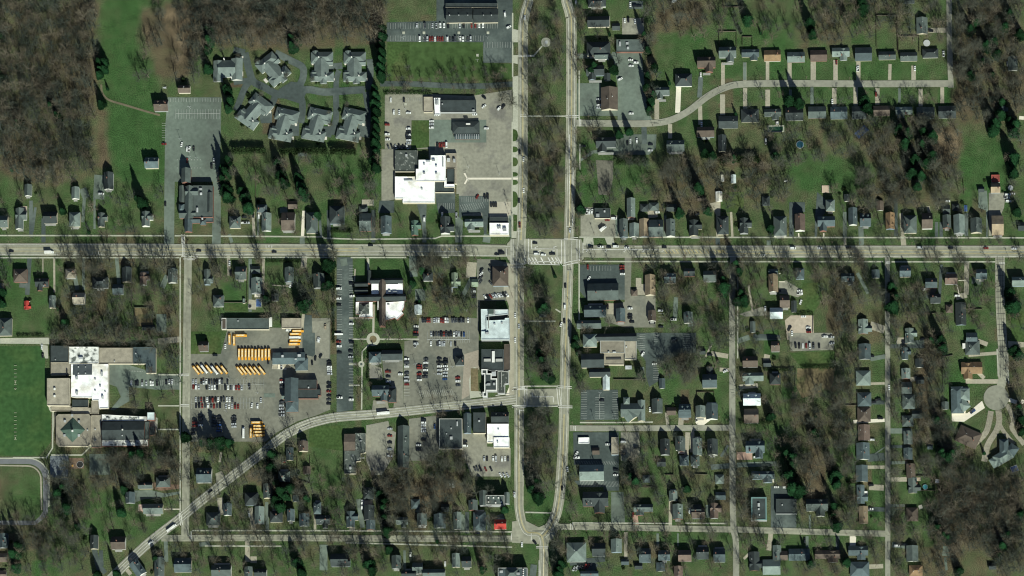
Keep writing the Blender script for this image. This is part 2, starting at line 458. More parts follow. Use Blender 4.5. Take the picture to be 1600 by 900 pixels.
for p in ([(-10, 368), (257, 368.3)], [(273, 368.3), (332, 368.3)], [(345, 369), (505, 370)], [(505, 372), (560, 374), (680, 372.5), (690, 369), (796, 369)], [(905, 370.5), (1610, 371.6)],
          [(-10, 402.6), (280, 402.4)], [(302, 402), (525, 402.2)], [(548, 402.3), (635, 402.3)], [(690, 402), (702, 402)], [(908, 408.5), (1138, 408.8)], [(1152, 408.8), (1380, 408.8)], [(1393, 409), (1555, 409)],
          [(281.6, 402), (281.6, 800)], [(284, 366), (284, 402)], [(288, 366), (288, 402)], [(801, 20), (801, 120)], [(800.3, 190), (800.3, 372)], [(905, 110), (905, 190)], [(906, 225), (906, 265)], [(905, 412), (905, 500)],
          [(906, 660.2), (970, 660.2), (1020, 659.5)], [(300, 829), (560, 829.2)], [(560, 829.5), (800, 831)], [(320, 853), (440, 853.5)], [(540, 848), (800, 855)], [(894, 817), (1050, 818)], [(1070, 817.5), (1135, 818)],
          [(1152.5, 412), (1152.5, 560)], [(823, 181.5), (884, 181.5)], [(806, 87), (834, 87)], [(834, 87), (847, 72)], [(805, 502), (868, 502)], [(868, 483), (876, 488)], [(818, 603.5), (872, 603.5)], [(818, 634.5), (872, 634.5)], [(821, 800.5), (862, 801.5)],
          [(247, 634), (280, 634)], [(247, 671), (280, 671)], [(247, 585.5), (286, 585.5)], [(20, 715), (70, 715)], [(83, 640), (82, 700), (72, 716)], [(80, 711), (128, 711), (142, 697)], [(75, 735), (76, 792)],
          [(576, 405), (576, 435)], [(583, 497), (583, 520)], [(545, 530), (573, 530)], [(593, 530), (655, 530)], [(576, 539), (566, 549), (565, 640)], [(545, 569), (558, 569)], [(545, 602), (562, 602)],
          [(894, 858), (884, 858)], [(1558, 545), (1560, 588)], [(1574, 545), (1576, 600)]):
    walk(p)
for cx, cy, r in ((853, 66, 7.5), (583, 530, 10.5), (564.5, 569, 5)):
    sheet('paved_circle', [(cx + r * math.cos(a), cy + r * math.sin(a)) for a in np.linspace(0, 6.2832, 25)[:-1]], CONC, 'walk')
for cx, cy, r, m in ((853, 66, 2.6, ASPM), (583, 530, 5.6, TANG), (564.5, 569, 2, ASPH)):
    sheet('planted_circle', [(cx + r * math.cos(a), cy + r * math.sin(a)) for a in np.linspace(0, 6.2832, 19)[:-1]], m, 'road')
# concrete strip beside the avenue, and its half-round grass islands
sheet('pavement', [(801, 120), (810, 118), (809.5, 372), (801, 372)], CONC, 'drive'); sheet('pavement', [(800, 45), (810, 47), (810, 66), (800, 66)], CONC, 'drive'); sheet('pavement', [(800, 86), (809, 86), (809, 100), (800, 98)], CONC, 'drive')
sheet('pavement', [(787, 412), (805, 412), (804, 620), (796, 620), (795, 478), (787, 455)], mat('brick_pavers', (.30, .28, .215), .9, .15), 'drive')
for y0, y1 in ((202, 221), (229, 238), (246, 260), (269, 276), (281, 289), (299, 324)):
    c = (y0 + y1) / 2; h = (y1 - y0) / 2
    sheet('grass_island', [(801.3, y0)] + [(801.3 + 8 * math.cos(t) ** .6, c + h * math.sin(t)) for t in np.linspace(-1.5, 1.5, 10)] + [(801.3, y1)], GRASSM, 'walk')
sheet('grass_island', [(802, 335), (808, 336), (808, 361), (802, 361)], GRASSM, 'walk')

# ------------------------------------------------------------------ lots
lot = lambda t, m, pts, lab=None: sheet('car_park' if lab else 'paved_yard', tp(t, pts), m, 'lot', True, lab, 'car park' if lab else None)
lot('-', ASPM, [262,152, 346,152, 344,250, 342,284, 257,284, 258,200], 'worn grey church car park with faded bay lines')
lot('-', ASPM, [257,283, 273,283, 272,382, 256,382]); lot('-', ASPM, [333,283, 345,283, 345,382, 331,382])
lot('-', ASPH, [604,35, 801,30, 801,98, 755,98, 755,66, 604,65], 'dark car park with bays behind the long office'); lot('-', ASPH, [682,-5, 801,-5, 801,36, 682,36])
lot('C', TANL, [165,600, 180,575, 700,600, 960,560, 965,900, 960,1000, 440,1000, 440,930, 165,930], 'tan gravel car park round the restaurant')
lot('-', ASPM, [671,187, 760,187, 760,235, 671,235])
lot('I', TANL, [850,60, 1418,60, 1418,610, 1030,600, 1028,440, 1010,440, 1010,130, 850,120]); lot('I', TANL, [455,110, 560,110, 558,480, 455,500])
lot('I', ASPH, [1028,455, 1250,455, 1250,600, 1232,720, 1212,720, 1200,580, 1060,590, 1030,640]); lot('I', ASPH, [850,430, 1000,430, 1000,580, 875,585])
lot('I', mat('lot_pale', (.36, .33, .26), .9, .1, .1, .1), [1255,498, 1412,498, 1412,620, 1255,620]); lot('I', ASPM, [1395,600, 1425,600, 1425,760, 1395,760])
lot('I', ASPH, [440,490, 550,490, 550,580, 430,580]); lot('I', ASPH, [715,508, 790,508, 785,640, 775,790, 765,790, 750,640]); lot('I', ASPM, [1003,590, 1060,640, 1050,800, 1000,800])
ribbon('white_path', tp('I', [1090,327, 1465,327]), 3.0, BRIGHT, 'drive'); ribbon('white_path', tp('I', [1092,327, 1068,285]), 2.6, BRIGHT, 'walk'); ribbon('white_path', tp('I', [1092,327, 1070,368]), 2.6, BRIGHT, 'walk')
lot('D', ASPM, [168,520, 312,520, 320,685, 420,690, 420,725, 170,725]); lot('D', ASPM, [385,325, 570,325, 590,540, 610,700, 640,750, 420,750, 420,540, 400,400], 'big grey car park east of the avenue')
lot('D', TANL, [450,112, 585,112, 585,215, 448,215]); lot('D', ASPM, [165,335, 400,335, 400,365, 165,365]); lot('D', ASPH, [490,5, 580,5, 580,55, 490,55])
lot('J', ASPM, [850,0, 1165,0, 1160,100, 1110,150, 850,150, 700,140, 605,200, 603,180, 690,120, 850,90]); lot('J', mat('gravel_brown', (.12, .115, .09), .95, .2, .2, .2), [715,190, 845,195, 842,330, 815,450, 735,445, 728,330])
lot('J', TANL, [602,600, 880,600, 890,760, 602,765], 'tan forecourt of the filling station'); lot('J', TANL, [630,540, 700,540, 700,610, 630,610]); lot('J', CONC, [625,765, 695,765, 700,815, 620,830]); lot('J', CONC, [780,765, 845,765, 855,815, 800,815])
lot('K', ASPH, [690,522, 800,522, 800,590, 725,600, 720,765, 690,765])
lot('K', DRIVE, [130,530, 205,515, 205,610, 190,770, 175,770, 175,610]); lot('K', ASPH, [885,450, 945,500, 940,600, 890,650, 885,765, 868,765, 870,650])
lot('L', ASPM, [850,440, 910,440, 918,580, 918,765, 903,765, 903,580, 850,560]); lot('L', TANL, [940,455, 1040,455, 1030,560, 940,760, 922,760, 922,455])
lot('-', LOTT, [296,553, 345,553, 356,512, 473,512, 478,497, 516,497, 516,640, 492,650, 465,658, 432,676, 415,690, 297,690], 'grey yard of the bus depot with parked cars and buses')
lot('-', TANL, [487,502, 514,502, 514,560, 495,560])
lot('-', ASPH, [526,402, 551,402, 552,640, 526,645], 'long narrow dark car park beside the white-roofed church')
lot('-', LOTT, [655,497, 745,497, 745,405, 770,405, 800,412, 800,470, 750,470, 748,520, 748,560, 735,630, 630,640, 632,533, 652,530], 'busy central car park full of parked cars')
lot('U', mat('plaza_pavers', (.27, .235, .185), .9, .15, .2), [880,150, 980,120, 985,250, 930,330, 915,440, 860,470, 870,330])
lot('U', TANL, [205,210, 300,250, 310,330, 205,320]); lot('U', LOTT, [300,180, 450,180, 450,520, 380,530, 400,400, 320,330])
sheet('planted_strip', tp('U', [925,250, 975,250, 980,410, 925,410]), TANG, 'drive')
lot('U', CONC, [945,240, 965,245, 955,310, 930,335, 925,400, 1000,415, 1010,450, 920,460, 912,330]); lot('U', BRIGHT, [1190,240, 1228,240, 1226,400, 1200,440, 1170,440, 1195,380])
lot('U', TANL, [190,650, 345,620, 360,680, 400,700, 380,870, 300,1000, 230,1000, 190,900], 'dusty tan yard beside the mottled flat roof')
lot('U', LOTT, [490,605, 700,580, 700,830, 660,900, 490,900]); lot('U', TANL, [862,705, 1040,705, 1040,800, 1205,810, 1205,1010, 930,1010, 880,880, 862,880], 'worn car park behind the white avenue roof')
lot('U', TANL, [240,475, 340,475, 350,540, 230,545])
lot('P', ASPH, [615,230, 985,230, 985,520, 935,520, 670,520, 615,450], 'dark striped lot of the grey hall'); lot('P', LOTT, [985,170, 1042,170, 1035,485, 1240,485, 1240,750, 985,750, 830,700, 830,560, 985,540], 'grey yard behind the hall')
lot('V', ASPH, [920,0, 1340,0, 1340,140, 1200,160, 1060,230, 1090,330, 1010,380, 985,300, 985,200, 920,100], 'dark car park of the church with tan roofs')
lot('V', ASPH, [530,400, 790,400, 795,610, 525,615], 'dark striped lot holding one lone car')
lot('V', ASPH, [475,700, 795,700, 798,1110, 690,1110, 690,930, 480,930], 'dark lot round the green-grey hall'); lot('d', ASPH, [690,50, 795,50, 795,275, 520,275, 480,230, 690,225])
lot('V', TANL, [810,700, 940,700, 945,850, 900,900, 810,900]); lot('d', ASPM, [742,310, 830,310, 840,525, 742,525], 'plain grey lot beside the dark cross-gabled house')
lot('Q', mat('lot_sandy', (.38, .32, .25), .95, .12, .12, .15), [880,690, 930,650, 1115,650, 1120,800, 1000,870, 900,850], 'pale tan gravel yard with a few cars')
lot('W', TANL, [770,0, 1080,0, 1100,60, 1090,120, 790,130]); lot('Q', TANL, [830,380, 890,360, 985,420, 1030,440, 1030,480, 985,500, 920,480, 830,470]); lot('Q', TANL, [500,640, 690,580, 735,590, 735,650, 560,660])
lot('e', ASPH, [650,268, 830,268, 830,560, 650,560], 'dark lot in front of the black flat roof')
lot('S', CONC, [0,38, 345,34, 350,80, 285,82, 335,90, 340,180, 318,180, 280,78, 0,76]); lot('S', ASPM, [765,222, 905,225, 1020,260, 1030,285, 1265,310, 1265,400, 1100,400, 905,380, 910,480, 800,545, 775,540, 850,450, 820,380, 765,360], 'curved school car park')
lot('S', CONC, [338,500, 365,520, 360,560, 345,540]); lot('S', CONC, [640,575, 720,575, 716,810, 640,800]); lot('S', CONC, [1035,570, 1110,600, 1105,700, 1045,720, 1040,810, 1035,800])
lot('a', mat('court_blue_grey', (.15, .17, .18), .9, .12, .1, .1), [352,56, 482,56, 478,230, 352,200]); lot('a', ASPM, [628,42, 775,42, 775,190, 630,190], 'plain grey school lot beside the trees'); lot('a', SOIL, [486,70, 590,70, 590,145, 486,145])
lot('a', ASPM, [940,300, 1060,295, 1160,320, 1265,305, 1265,322, 1160,345, 1010,360, 945,385]); lot('a', SOIL, [1075,240, 1190,255, 1275,258, 1275,285, 1130,300, 1080,290])
lot('W', ASPM, [530,25, 715,22, 720,50, 540,55]); lot('b', TANL, [300,180, 345,160, 370,210, 330,250, 305,240])
# fields
sheet('sports_field', [(-20, 541), (72, 541), (70, 576), (79, 610), (80, 690), (62, 712), (-20, 712)], mat('field_turf', (.034, .076, .026), .95, .15, .08, .2, spec=.05, blotch=((.048, .09, .030), .56, .03)), 'turf', True, 'dark green school football field', 'field')
sheet('lawn', [(605, 66), (754, 66), (754, 98), (800, 100), (800, 124), (700, 128), (605, 126)], mat('lawn_oblong', (.047, .080, .028), .95, .2, .06, .25, spec=.05, blotch=((.085, .092, .042), .58, .02)), 'turf', False, 'oblong green lawn below the office car park', 'lawn')
lines_obj('yard_marks', [(22, y, 26, y, .5) for y in list(range(571, 612, 6)) + list(range(645, 690, 6))] + [(24, y, 24, y + 3, 1.2) for y in (596, 606, 683)], mat('faint_chalk', (.24, .26, .17), .9), .5)
tr = [(-15, 721)] + [(44 + 27 * math.sin(t), 748 - 27 * math.cos(t)) for t in np.linspace(0, 1.57, 9)] + [(71, 765), (71, 800), (66, 808)]
ribbon('running_track', tr, 8, mat('track_grey', (.135, .14, .145), .9, .1), 'lot', False, True, 'grey running track round the grass infield', 'track'); ribbon('running_track', [(66, 808), (55, 817), (-15, 817)], 7, mat('track_grey', 0), 'lot')
ribbon('track_edge', [(-15, 716)] + [(44 + 33 * math.sin(t), 749 - 33 * math.cos(t)) for t in np.linspace(0, 1.57, 9)] + [(77, 790)], 2.0, CONC, 'walk'); ribbon('track_edge', [(-15, 727)] + [(43 + 21 * math.sin(t), 749 - 21 * math.cos(t)) for t in np.linspace(0, 1.57, 9)] + [(65, 797)], 2.2, DRIVE, 'walk')
sheet('lawn', [(297, 518), (345, 518), (345, 553), (297, 553)], GRASSM, 'turf', False); sheet('lawn', tp('U', [335,750]) + [], GRASSM, 'turf') if 0 else None
for t, m, q in (('W', TANG, [835,250, 1100,240, 1090,350, 1060,400, 870,460, 830,380]), ('W', GRASSM, [780,140, 1100,130, 1100,235, 860,240]), ('C', GRASSM, [332,752, 442,752, 442,920, 330,930]),
                ('T', GRASSM, [960,660, 1195,650, 1195,830, 960,800]), ('Q', GRASSM, [1030,380, 1170,380, 1190,520, 1110,640, 980,620]), ('M', TANG, [1115,590, 1265,590, 1265,740, 1115,740]),
                ('K', GRASSM, [215,450, 370,450, 370,600, 205,590]), ('R', GRASSM, [1370,620, 1482,620, 1482,870, 1380,870]), ('N', GRASSM, [430,555, 615,555, 615,615, 430,615]), ('B', GRASSM, [1145,262, 1280,262, 1280,505, 1145,505])):
    sheet('lawn', tp(t, q), m, 'drive' if t == 'C' else 'turf', t in 'CWT' or (t == 'Q'))
# ------------------------------------------------------------------ driveways
DW = '''D 665,620,665,745,32,c D 802,545,795,705,34,B D 940,480,932,610,32,A D 935,660,938,780,28,c D 748,775,748,865,28,c D 1078,395,1078,540,24,c D 1215,390,1215,530,24,c D 1076,590,1076,720,34,c D 585,790,588,900,36,A
E 40,390,40,530,22,c E 175,390,175,500,22,g E 317,385,317,500,24,c E 455,375,455,500,28,c E 603,375,603,500,36,c E 742,375,742,505,30,c E 885,385,885,505,28,c E 36,590,36,720,28,c E 177,550,177,680,28,c E 318,560,318,672,32,c E 460,560,460,650,20,g E 595,545,595,655,22,g E 734,550,734,668,30,c E 868,545,868,660,30,c
F 8,385,8,500,22,c F 203,400,200,500,22,c F 350,410,350,500,30,c F 123,550,123,655,30,c F 262,550,262,640,18,g F 394,555,394,665,28,c F 529,545,529,645,26,c F 440,190,555,188,34,c F 1010,735,1040,738,24,B
G 230,490,230,760,30,A G 220,540,232,720,20,A G 262,540,240,720,22,A G 322,620,322,800,34,A G 610,400,640,470,60,g G 625,470,612,650,26,g G 700,400,700,700,18,g G 740,300,730,480,90,g
H 1112,565,1102,755,26,B H 735,570,745,750,24,c H 770,570,775,760,20,g H 1300,560,1300,780,26,A H 1230,610,1240,760,20,A H 960,540,965,580,60,g H 1100,755,1100,810,40,g H 560,740,580,800,26,g
I 395,560,395,800,32,A I 62,560,66,780,28,A I 775,700,772,800,32,g I 1225,600,1222,760,22,A I 1240,740,1230,800,60,g
J 870,620,872,760,22,g J 1100,590,1170,580,70,c J 1230,600,1225,760,22,g
K 280,590,290,770,18,c K 755,740,757,768,10,B K 932,740,932,768,10,B K 1080,590,1080,770,30,g K 1195,690,1200,820,34,g K 185,770,188,820,34,A K 545,790,545,830,30,g K 1080,770,1082,825,20,c
L 20,690,25,830,34,g L 268,500,270,760,28,A L 305,600,318,770,26,c L 318,760,325,830,40,c L 555,660,555,770,26,A L 588,660,588,770,26,A L 700,740,702,770,8,B L 765,600,765,760,28,A L 495,550,505,600,24,c
M 245,170,225,480,40,A M 160,400,215,405,40,A M 355,175,355,300,9,c M 448,175,450,460,18,c M 620,330,640,440,36,g M 690,170,690,440,24,g M 965,175,985,390,34,g M 1385,320,1340,420,50,g M 1335,640,1335,790,90,g M 885,110,890,170,20,c
N 460,150,465,320,30,c N 640,180,640,620,30,g N 750,180,745,480,24,c N 1090,160,1080,260,50,c N 1080,640,1070,750,26,c N 820,400,990,410,10,c N 660,520,655,600,70,c N 1410,180,1420,240,60,g
O 290,175,290,360,18,c O 660,150,670,330,70,g O 720,430,725,530,90,g O 1150,210,1140,340,90,c O 1150,340,1080,480,40,g O 185,265,178,370,12,c O 135,672,330,672,20,c O 340,560,335,790,20,c
P 870,550,870,640,60,c P 1100,340,1100,480,50,c P 1140,390,1140,480,40,c P 1410,500,1400,680,40,g
Q 860,300,830,306,8,B Q 830,372,880,372,8,B Q 1480,300,1570,470,30,g Q 620,820,840,830,40,A Q 100,690,110,740,60,g Q 580,400,615,620,18,c
R 1010,210,1005,480,44,c R 1010,480,920,500,50,c R 1050,360,1130,370,60,g R 740,420,690,510,60,A R 800,230,780,540,28,A R 925,380,945,480,9,B R 940,362,1000,360,7,B R 210,730,330,770,70,c R 430,860,520,860,60,c R 205,408,330,408,5,g R 1100,860,1180,890,40,c R 1350,880,1482,890,40,c
S 1110,60,1275,45,44,c S 1110,295,1250,300,20,g S 390,560,370,700,14,c
T 700,235,800,240,40,B T 640,440,720,440,30,g
V 960,240,965,290,30,g V 1130,560,1140,645,24,c V 1228,585,1232,650,24,c V 1280,700,1270,860,34,c V 1315,700,1310,840,28,c
W 160,600,190,640,110,B W 20,600,15,660,40,c W 70,700,60,860,26,c W 100,690,90,790,24,c W 350,165,230,145,36,c W 365,262,290,258,30,c W 190,170,230,90,14,c W 430,380,560,370,34,c W 415,60,500,30,40,g W 350,790,300,870,20,A W 410,865,520,865,60,p W 600,170,640,180,50,c
X 290,165,180,185,34,g X 280,355,170,358,20,c X 280,490,170,490,30,A X 280,615,60,625,26,B X 1100,140,870,158,26,c X 1100,342,850,342,34,c X 940,280,980,320,30,c X 1260,85,1150,90,36,c X 1155,470,1210,490,30,B X 1240,480,1260,490,30,B X 280,805,170,880,10,g X 280,870,160,880,60,A X 320,690,470,690,40,g X 325,800,460,800,22,A X 460,330,510,320,34,c X 360,75,560,70,40,g X 320,95,560,95,30,A
a 655,680,700,870,40,A a 710,720,715,830,30,A a 700,830,740,880,36,A a 1000,430,990,440,40,p a 1165,650,1170,800,30,g a 875,835,920,890,30,c a 1155,430,1262,430,7,B
b 330,350,345,470,44,c b 545,420,570,580,34,c b 525,650,525,800,36,c b 545,785,590,785,50,c b 660,380,665,580,26,g b 1000,470,1000,575,20,c b 1330,370,1340,440,50,g b 1060,680,1060,860,60,g b 220,660,225,690,80,g b 340,30,330,100,20,c
c 135,360,165,560,36,g c 855,470,900,580,36,g c 900,450,900,600,30,A c 870,470,865,580,24,g c 1040,470,1060,610,30,g c 460,720,460,860,20,g c 1120,470,1140,520,70,g c 570,450,545,430,40,g
d 910,470,918,545,40,p d 1160,340,1158,545,26,c d 845,590,845,770,26,c d 700,780,450,810,40,A d 600,790,560,860,130,A d 1070,600,1070,700,20,g d 1212,600,1212,690,12,g d 200,820,190,900,50,A
e 205,400,210,490,34,g e 635,720,650,600,36,c e 905,620,905,700,22,g e 1120,620,1118,720,28,A e 1225,620,1225,690,44,B e 410,120,690,110,36,g e 925,470,925,565,18,g e 460,780,500,740,20,c e 230,135,360,125,40,A e 1255,270,1270,260,40,g
f 280,135,150,135,26,c f 275,280,170,275,44,c f 280,432,165,430,34,A f 320,105,440,100,24,g f 325,222,440,220,34,c f 320,405,420,405,20,g f 330,680,440,690,40,g f 60,625,55,690,44,B f 270,830,160,835,34,c f 705,770,715,860,20,g f 720,690,710,760,60,g f 520,420,545,410,30,B'''
DM = {'c': DRIVE, 'B': BRIGHT, 'A': ASPH, 'g': ASPM, 'p': mat('drive_pink', (.33, .22, .17), .9, .1)}
for ln in DW.splitlines():
    for tok in [x for x in ln.split(' ') if x]:
        if len(tok) == 1: cur = tok; continue
        x0, y0, x1, y1, w, m = tok.split(','); k = TL[cur].k
        ribbon('driveway', [TL[cur].p(float(x0), float(y0)), TL[cur].p(float(x1), float(y1))], float(w) / k * .92, DM[m], 'drive')
sheet('driveway', tp('X', [752,566, 860,566, 965,478, 985,528, 838,626, 752,622]), BRIGHT, 'drive', True, 'bright white driveway fanning out to the turning circle', 'driveway'); ribbon('footpath', tp('X', [868,435, 872,490, 850,520, 843,566]), 2.2, BRIGHT, 'walk', True)
for p, w in (([250,330, 280,450, 305,510, 370,545, 460,590, 560,585, 640,560, 740,575, 820,572, 1000,560], 46), ([300,500, 255,540, 215,640, 195,690], 40), ([440,330, 540,380, 610,420, 615,480, 590,540], 44), ([560,560, 605,620, 610,700, 600,770], 42),
             ([820,560, 825,480, 840,440], 34), ([1030,370, 1035,460, 1020,560], 40), ([820,580, 820,740, 790,840], 38), ([1005,575, 1020,700, 1010,860], 36), ([440,600, 420,650, 380,700], 40), ([290,500, 180,515], 34), ([760,420, 860,410], 40), ([180,310, 250,330], 40)):
    ribbon('lane', tp('B', p), w / 4, ASPH, 'drive', True)
sheet('lane', tp('B', [460,560, 540,510, 610,520, 640,570, 600,650, 480,610]), ASPH, 'drive')
for q in ([520,780, 590,770, 590,850, 530,850], [740,790, 800,790, 790,860, 740,850], [960,780, 1020,780, 1010,860, 950,850], [340,710, 420,700, 420,770, 350,770]): sheet('lane', tp('B', q), ASPH, 'drive')

ribbon('dirt_path', [(158, 132), (160, 145), (170, 156), (195, 164), (225, 173), (250, 180)], 3.2, mat('dirt_path', (.125, .112, .074), .95, .2, spec=.05), 'walk', True)
SOFT = mat('drive_weathered', (.235, .215, .165), .9, .2, .2, .2)
for p, w in (([1028,550, 1012,640, 985,710, 905,790], 40), ([1080,545, 1086,620, 1065,690, 1005,790, 980,905], 42), ([1086,640, 1115,690, 1150,735, 1190,785], 28), ([1138,505, 1168,560, 1184,620, 1174,665, 1205,715, 1262,785], 32)):
    ribbon('driveway', tp('X', p), w / 4.5, SOFT, 'drive', True)
sheet('paved_yard', tp('T', [912,0, 1000,0, 1000,150, 985,168, 912,150]), ASPH, 'drive'); sheet('paved_yard', tp('N', [1085,642, 1150,650, 1152,802, 1085,802]), ASPH, 'drive')
# ------------------------------------------------------------------ paint on the roads
segs = []
def offs(pts, d, x0=None, x1=None, dash=None):
    a, b = edges(smooth_line(pts) if len(pts) > 3 else pts, abs(d)); L = a if d > 0 else b
    for i in range(len(L) - 1):
        if dash and i % 2: continue
        if x0 is None or (x0 <= L[i][0] <= x1): segs.append((*L[i], *L[i+1]))
def wd(v): 
    global segs
    segs = [(*s, v) if len(s) == 4 else s for s in segs]
for d in (-7.6, 7.4): offs(MAIN, d, -50, 785); offs(MAIN, d, 920, 1650)
offs(MAIN, 1.6, 560, 700); offs(AVE_W, 4.3); offs(AVE_E, -4.6); offs(AVE_E, 4.6)
for d in (-5.6, -2, 2, 5.6): offs(DIAG, d)
wd(.28)
# crossings, stop lines and the hatched island of the main crossroads
for t, q in (('P', [45,225, 165,225, 45,250, 165,250, 45,15, 45,225, 62,20, 62,225, 160,15, 160,225, 188,15, 188,225, 462,25, 462,230, 485,30, 485,225, 590,25, 590,200, 612,25, 612,200, 485,215, 605,190, 470,240, 600,210, 480,25, 595,20, 485,15, 600,5, 215,100, 420,100, 215,25, 215,100, 425,100, 425,170, 640,50, 640,135, 640,105, 1400,108, 5,95, 5,160, 190,225, 450,232, 190,205, 450,205]),
             ('V', [45,405, 135,380, 55,400, 150,400, 150,375, 150,515, 135,380, 135,515, 360,385, 372,515, 375,385, 390,515, 365,372, 465,378, 365,385, 465,390, 370,512, 470,515, 370,525, 470,528, 45,512, 145,510, 45,525, 145,522, 150,515, 365,515, 190,450, 335,450, 335,450, 335,490, 187,420, 187,450, 98,540, 98,900, 480,655, 480,680, 490,655, 490,690]),
             ('J', [495,680, 545,680, 520,0, 520,680, 545,200, 545,680, 130,715, 170,715]), ('C', [1000,345, 1100,345, 1000,352, 1100,352, 1010,718, 1050,718, 1010,728, 1050,728]), ('D', [95,722, 180,722, 95,732, 180,732, 180,740, 180,790, 190,745, 190,790]),
             ('N', [80,0, 80,160, 94,0, 94,165, 80,165, 210,165, 85,183, 200,180, 120,190, 180,190]), ('M', [1520,0, 1520,165]), ('b', [122,585, 122,640, 132,585, 132,640, 45,455, 55,545, 55,460, 68,540, 180,370, 192,385]), ('d', [215,693, 300,693, 215,703, 300,703, 180,600, 180,650, 455,530, 455,575, 472,530, 472,575, 40,600, 40,650, 235,790, 235,900, 265,710, 265,900]),
             ('S', [1270,290, 1330,290, 1270,302, 1330,302, 1270,505, 1330,505, 1270,515, 1330,515]), ('R', [335,205, 375,205, 335,213, 375,213, 335,222, 375,222, 1275,215, 1325,215, 1275,224, 1325,224]), ('U', [1222,385, 1310,375, 1230,400, 1310,390, 1220,515, 1305,515, 1220,525, 1305,525, 1270,545, 1300,545, 1100,440, 1205,428])):
    for i in range(0, len(q), 4): segs.append((*TL[t].p(*q[i:i+2]), *TL[t].p(*q[i+2:i+4]), .5))
for x in (190, 215, 240, 290, 350, 380, 410, 430):
    segs.append((*TL['P'].p(x, 170), *TL['P'].p(x + 30, 222), 1.0))
for x in (1465, 600): pass
for tx, ty, s in ((665, 118, 1), (820, 120, 1), (975, 120, 1), (1130, 120, 1), (1290, 118, 1), (250, 90, -1), (405, 88, -1), (275, 122, -1), (395, 118, -1)):
    x, y = TL['P'].p(tx, ty); segs += [(x, y, x + 2.6 * s, y - .4, .5), (x + 1.4 * s, y + 1.4, x, y, .5), (x + 2.6 * s, y - .4, x + 3, y - 1.8, .45)]
for tx, ty in ((610, 100), (1255, 105), (1310, 100)):
    x, y = TL['N'].p(tx, ty); segs += [(x, y, x + 3, y - 1.2, .5), (x, y, x + .6, y + 1.3, .5)]
for t, tx, ty in (('M', 790, 133), ('N', 795, 78)):
    x, y = TL[t].p(tx, ty)
    segs += [(x - 4.6, y - 2.6, x - 4.6, y + 2.6, .45), (x + 4.6, y - 2.6, x + 4.6, y + 2.6, .45), (x - 1.6, y - 1.8, x + 1.6, y + 1.8, .4), (x - 1.6, y + 1.8, x + 1.6, y - 1.8, .4), (x - 4.6, y + 2.6, x - 3.2, y + 2.6, .4), (x + 4.6, y + 2.6, x + 3.2, y + 2.6, .4)]
lines_obj('road_markings', segs, PAINT, label='white lines, arrows and crossings painted on the roads')
ys = []
for x in np.arange(1042, 1134, 6.0): ys.append((x, 395.3, x - 3.6, 390.6, .4))
ys += [(1000, 395.6, 1134, 395.6), (1030, 390.4, 1134, 390.6)]
for x in (1124, 1127, 1130, 1133): ys.append((x, 395, x - 3, 391, .6))
for x in (690, 701, 712): ys.append((x, 387.6, x + 2.5, 391.5, .5))
a, b = edges(smooth_line(AVE_W), .45); a2, b2 = edges(smooth_line(AVE_E), .45)
for L in (a, b, a2, b2): ys += [(*L[i], *L[i+1], .2) for i in range(len(L) - 1) if not (372 < L[i][1] < 415 or 600 < L[i][1] < 638)]
for q in ([-40, 387.4, 560, 388.2], [-40, 392.2, 560, 393], [1134, 391, 1640, 391.2], [1134, 396, 1640, 396.4]): ys.append((*q, .2))
lines_obj('yellow_markings', ys, YELL, .2, label='yellow hatching and centre lines painted on the roads')
# parking bays
BAY = []
def bays(t, x0, y0, x1, y1, n, L, dx=0, w=.17):
    k = TL[t]
    for i in range(n + 1):
        u = i / n; x, y = x0 + (x1 - x0) * u, y0 + (y1 - y0) * u
        v = (-(y1 - y0), x1 - x0); q = math.hypot(*v)
        BAY.append((*k.p(x, y), *k.p(x + v[0] / q * L + dx, y + v[1] / q * L), w))
bays('C', 185, 145, 500, 145, 20, 35); bays('C', 185, 222, 780, 222, 38, 34); bays('C', 590, 148, 870, 148, 18, 30); bays('C', 790, 262, 950, 262, 10, 36); bays('C', 782, 285, 782, 388, 7, 0); bays('C', 300, 612, 410, 612, 8, 22)
bays('A', 1065, 612, 1400, 612, 20, 25); bays('A', 1098, 682, 1370, 682, 16, 60); BAY.append((*TL['A'].p(1100, 710), *TL['A'].p(1375, 710), .25)); bays('A', 1012, 770, 1012, 890, 8, -24)
for y in (185, 245): bays('H', 175, y, 345, y, 8, 6, 0, .5)
bays('I', 1035, 520, 1200, 500, 10, 45, 16); bays('I', 1050, 462, 1240, 462, 12, 36); bays('I', 880, 510, 990, 510, 7, 40)
bays('T', 130, 325, 640, 325, 25, 76); bays('T', 130, 455, 640, 455, 25, 80); BAY.append((*TL['T'].p(130, 365), *TL['T'].p(640, 362), .2)); BAY.append((*TL['T'].p(130, 495), *TL['T'].p(640, 492), .2))
bays('O', 35, 270, 35, 890, 30, -42); bays('O', 135, 240, 135, 890, 32, -38); bays('U', 68, 60, 68, 480, 20, -34)
bays('U', 560, 405, 790, 395, 17, 45, 12); bays('U', 455, 180, 455, 440, 12, -40); bays('O', 735, 670, 1140, 670, 20, 44); bays('O', 785, 780, 1130, 780, 18, 95); BAY.append((*TL['O'].p(780, 850), *TL['O'].p(1130, 850), .5))
bays('P', 680, 240, 870, 240, 8, 40); bays('P', 1090, 820, 1090, 900, 4, -50); bays('P', 1265, 610, 1265, 740, 5, -45); bays('V', 942, 10, 942, 150, 9, -40); bays('V', 1070, 0, 1070, 60, 4, 30); bays('V', 1250, 10, 1250, 120, 7, -50); bays('V', 1038, 235, 1038, 330, 6, -40)
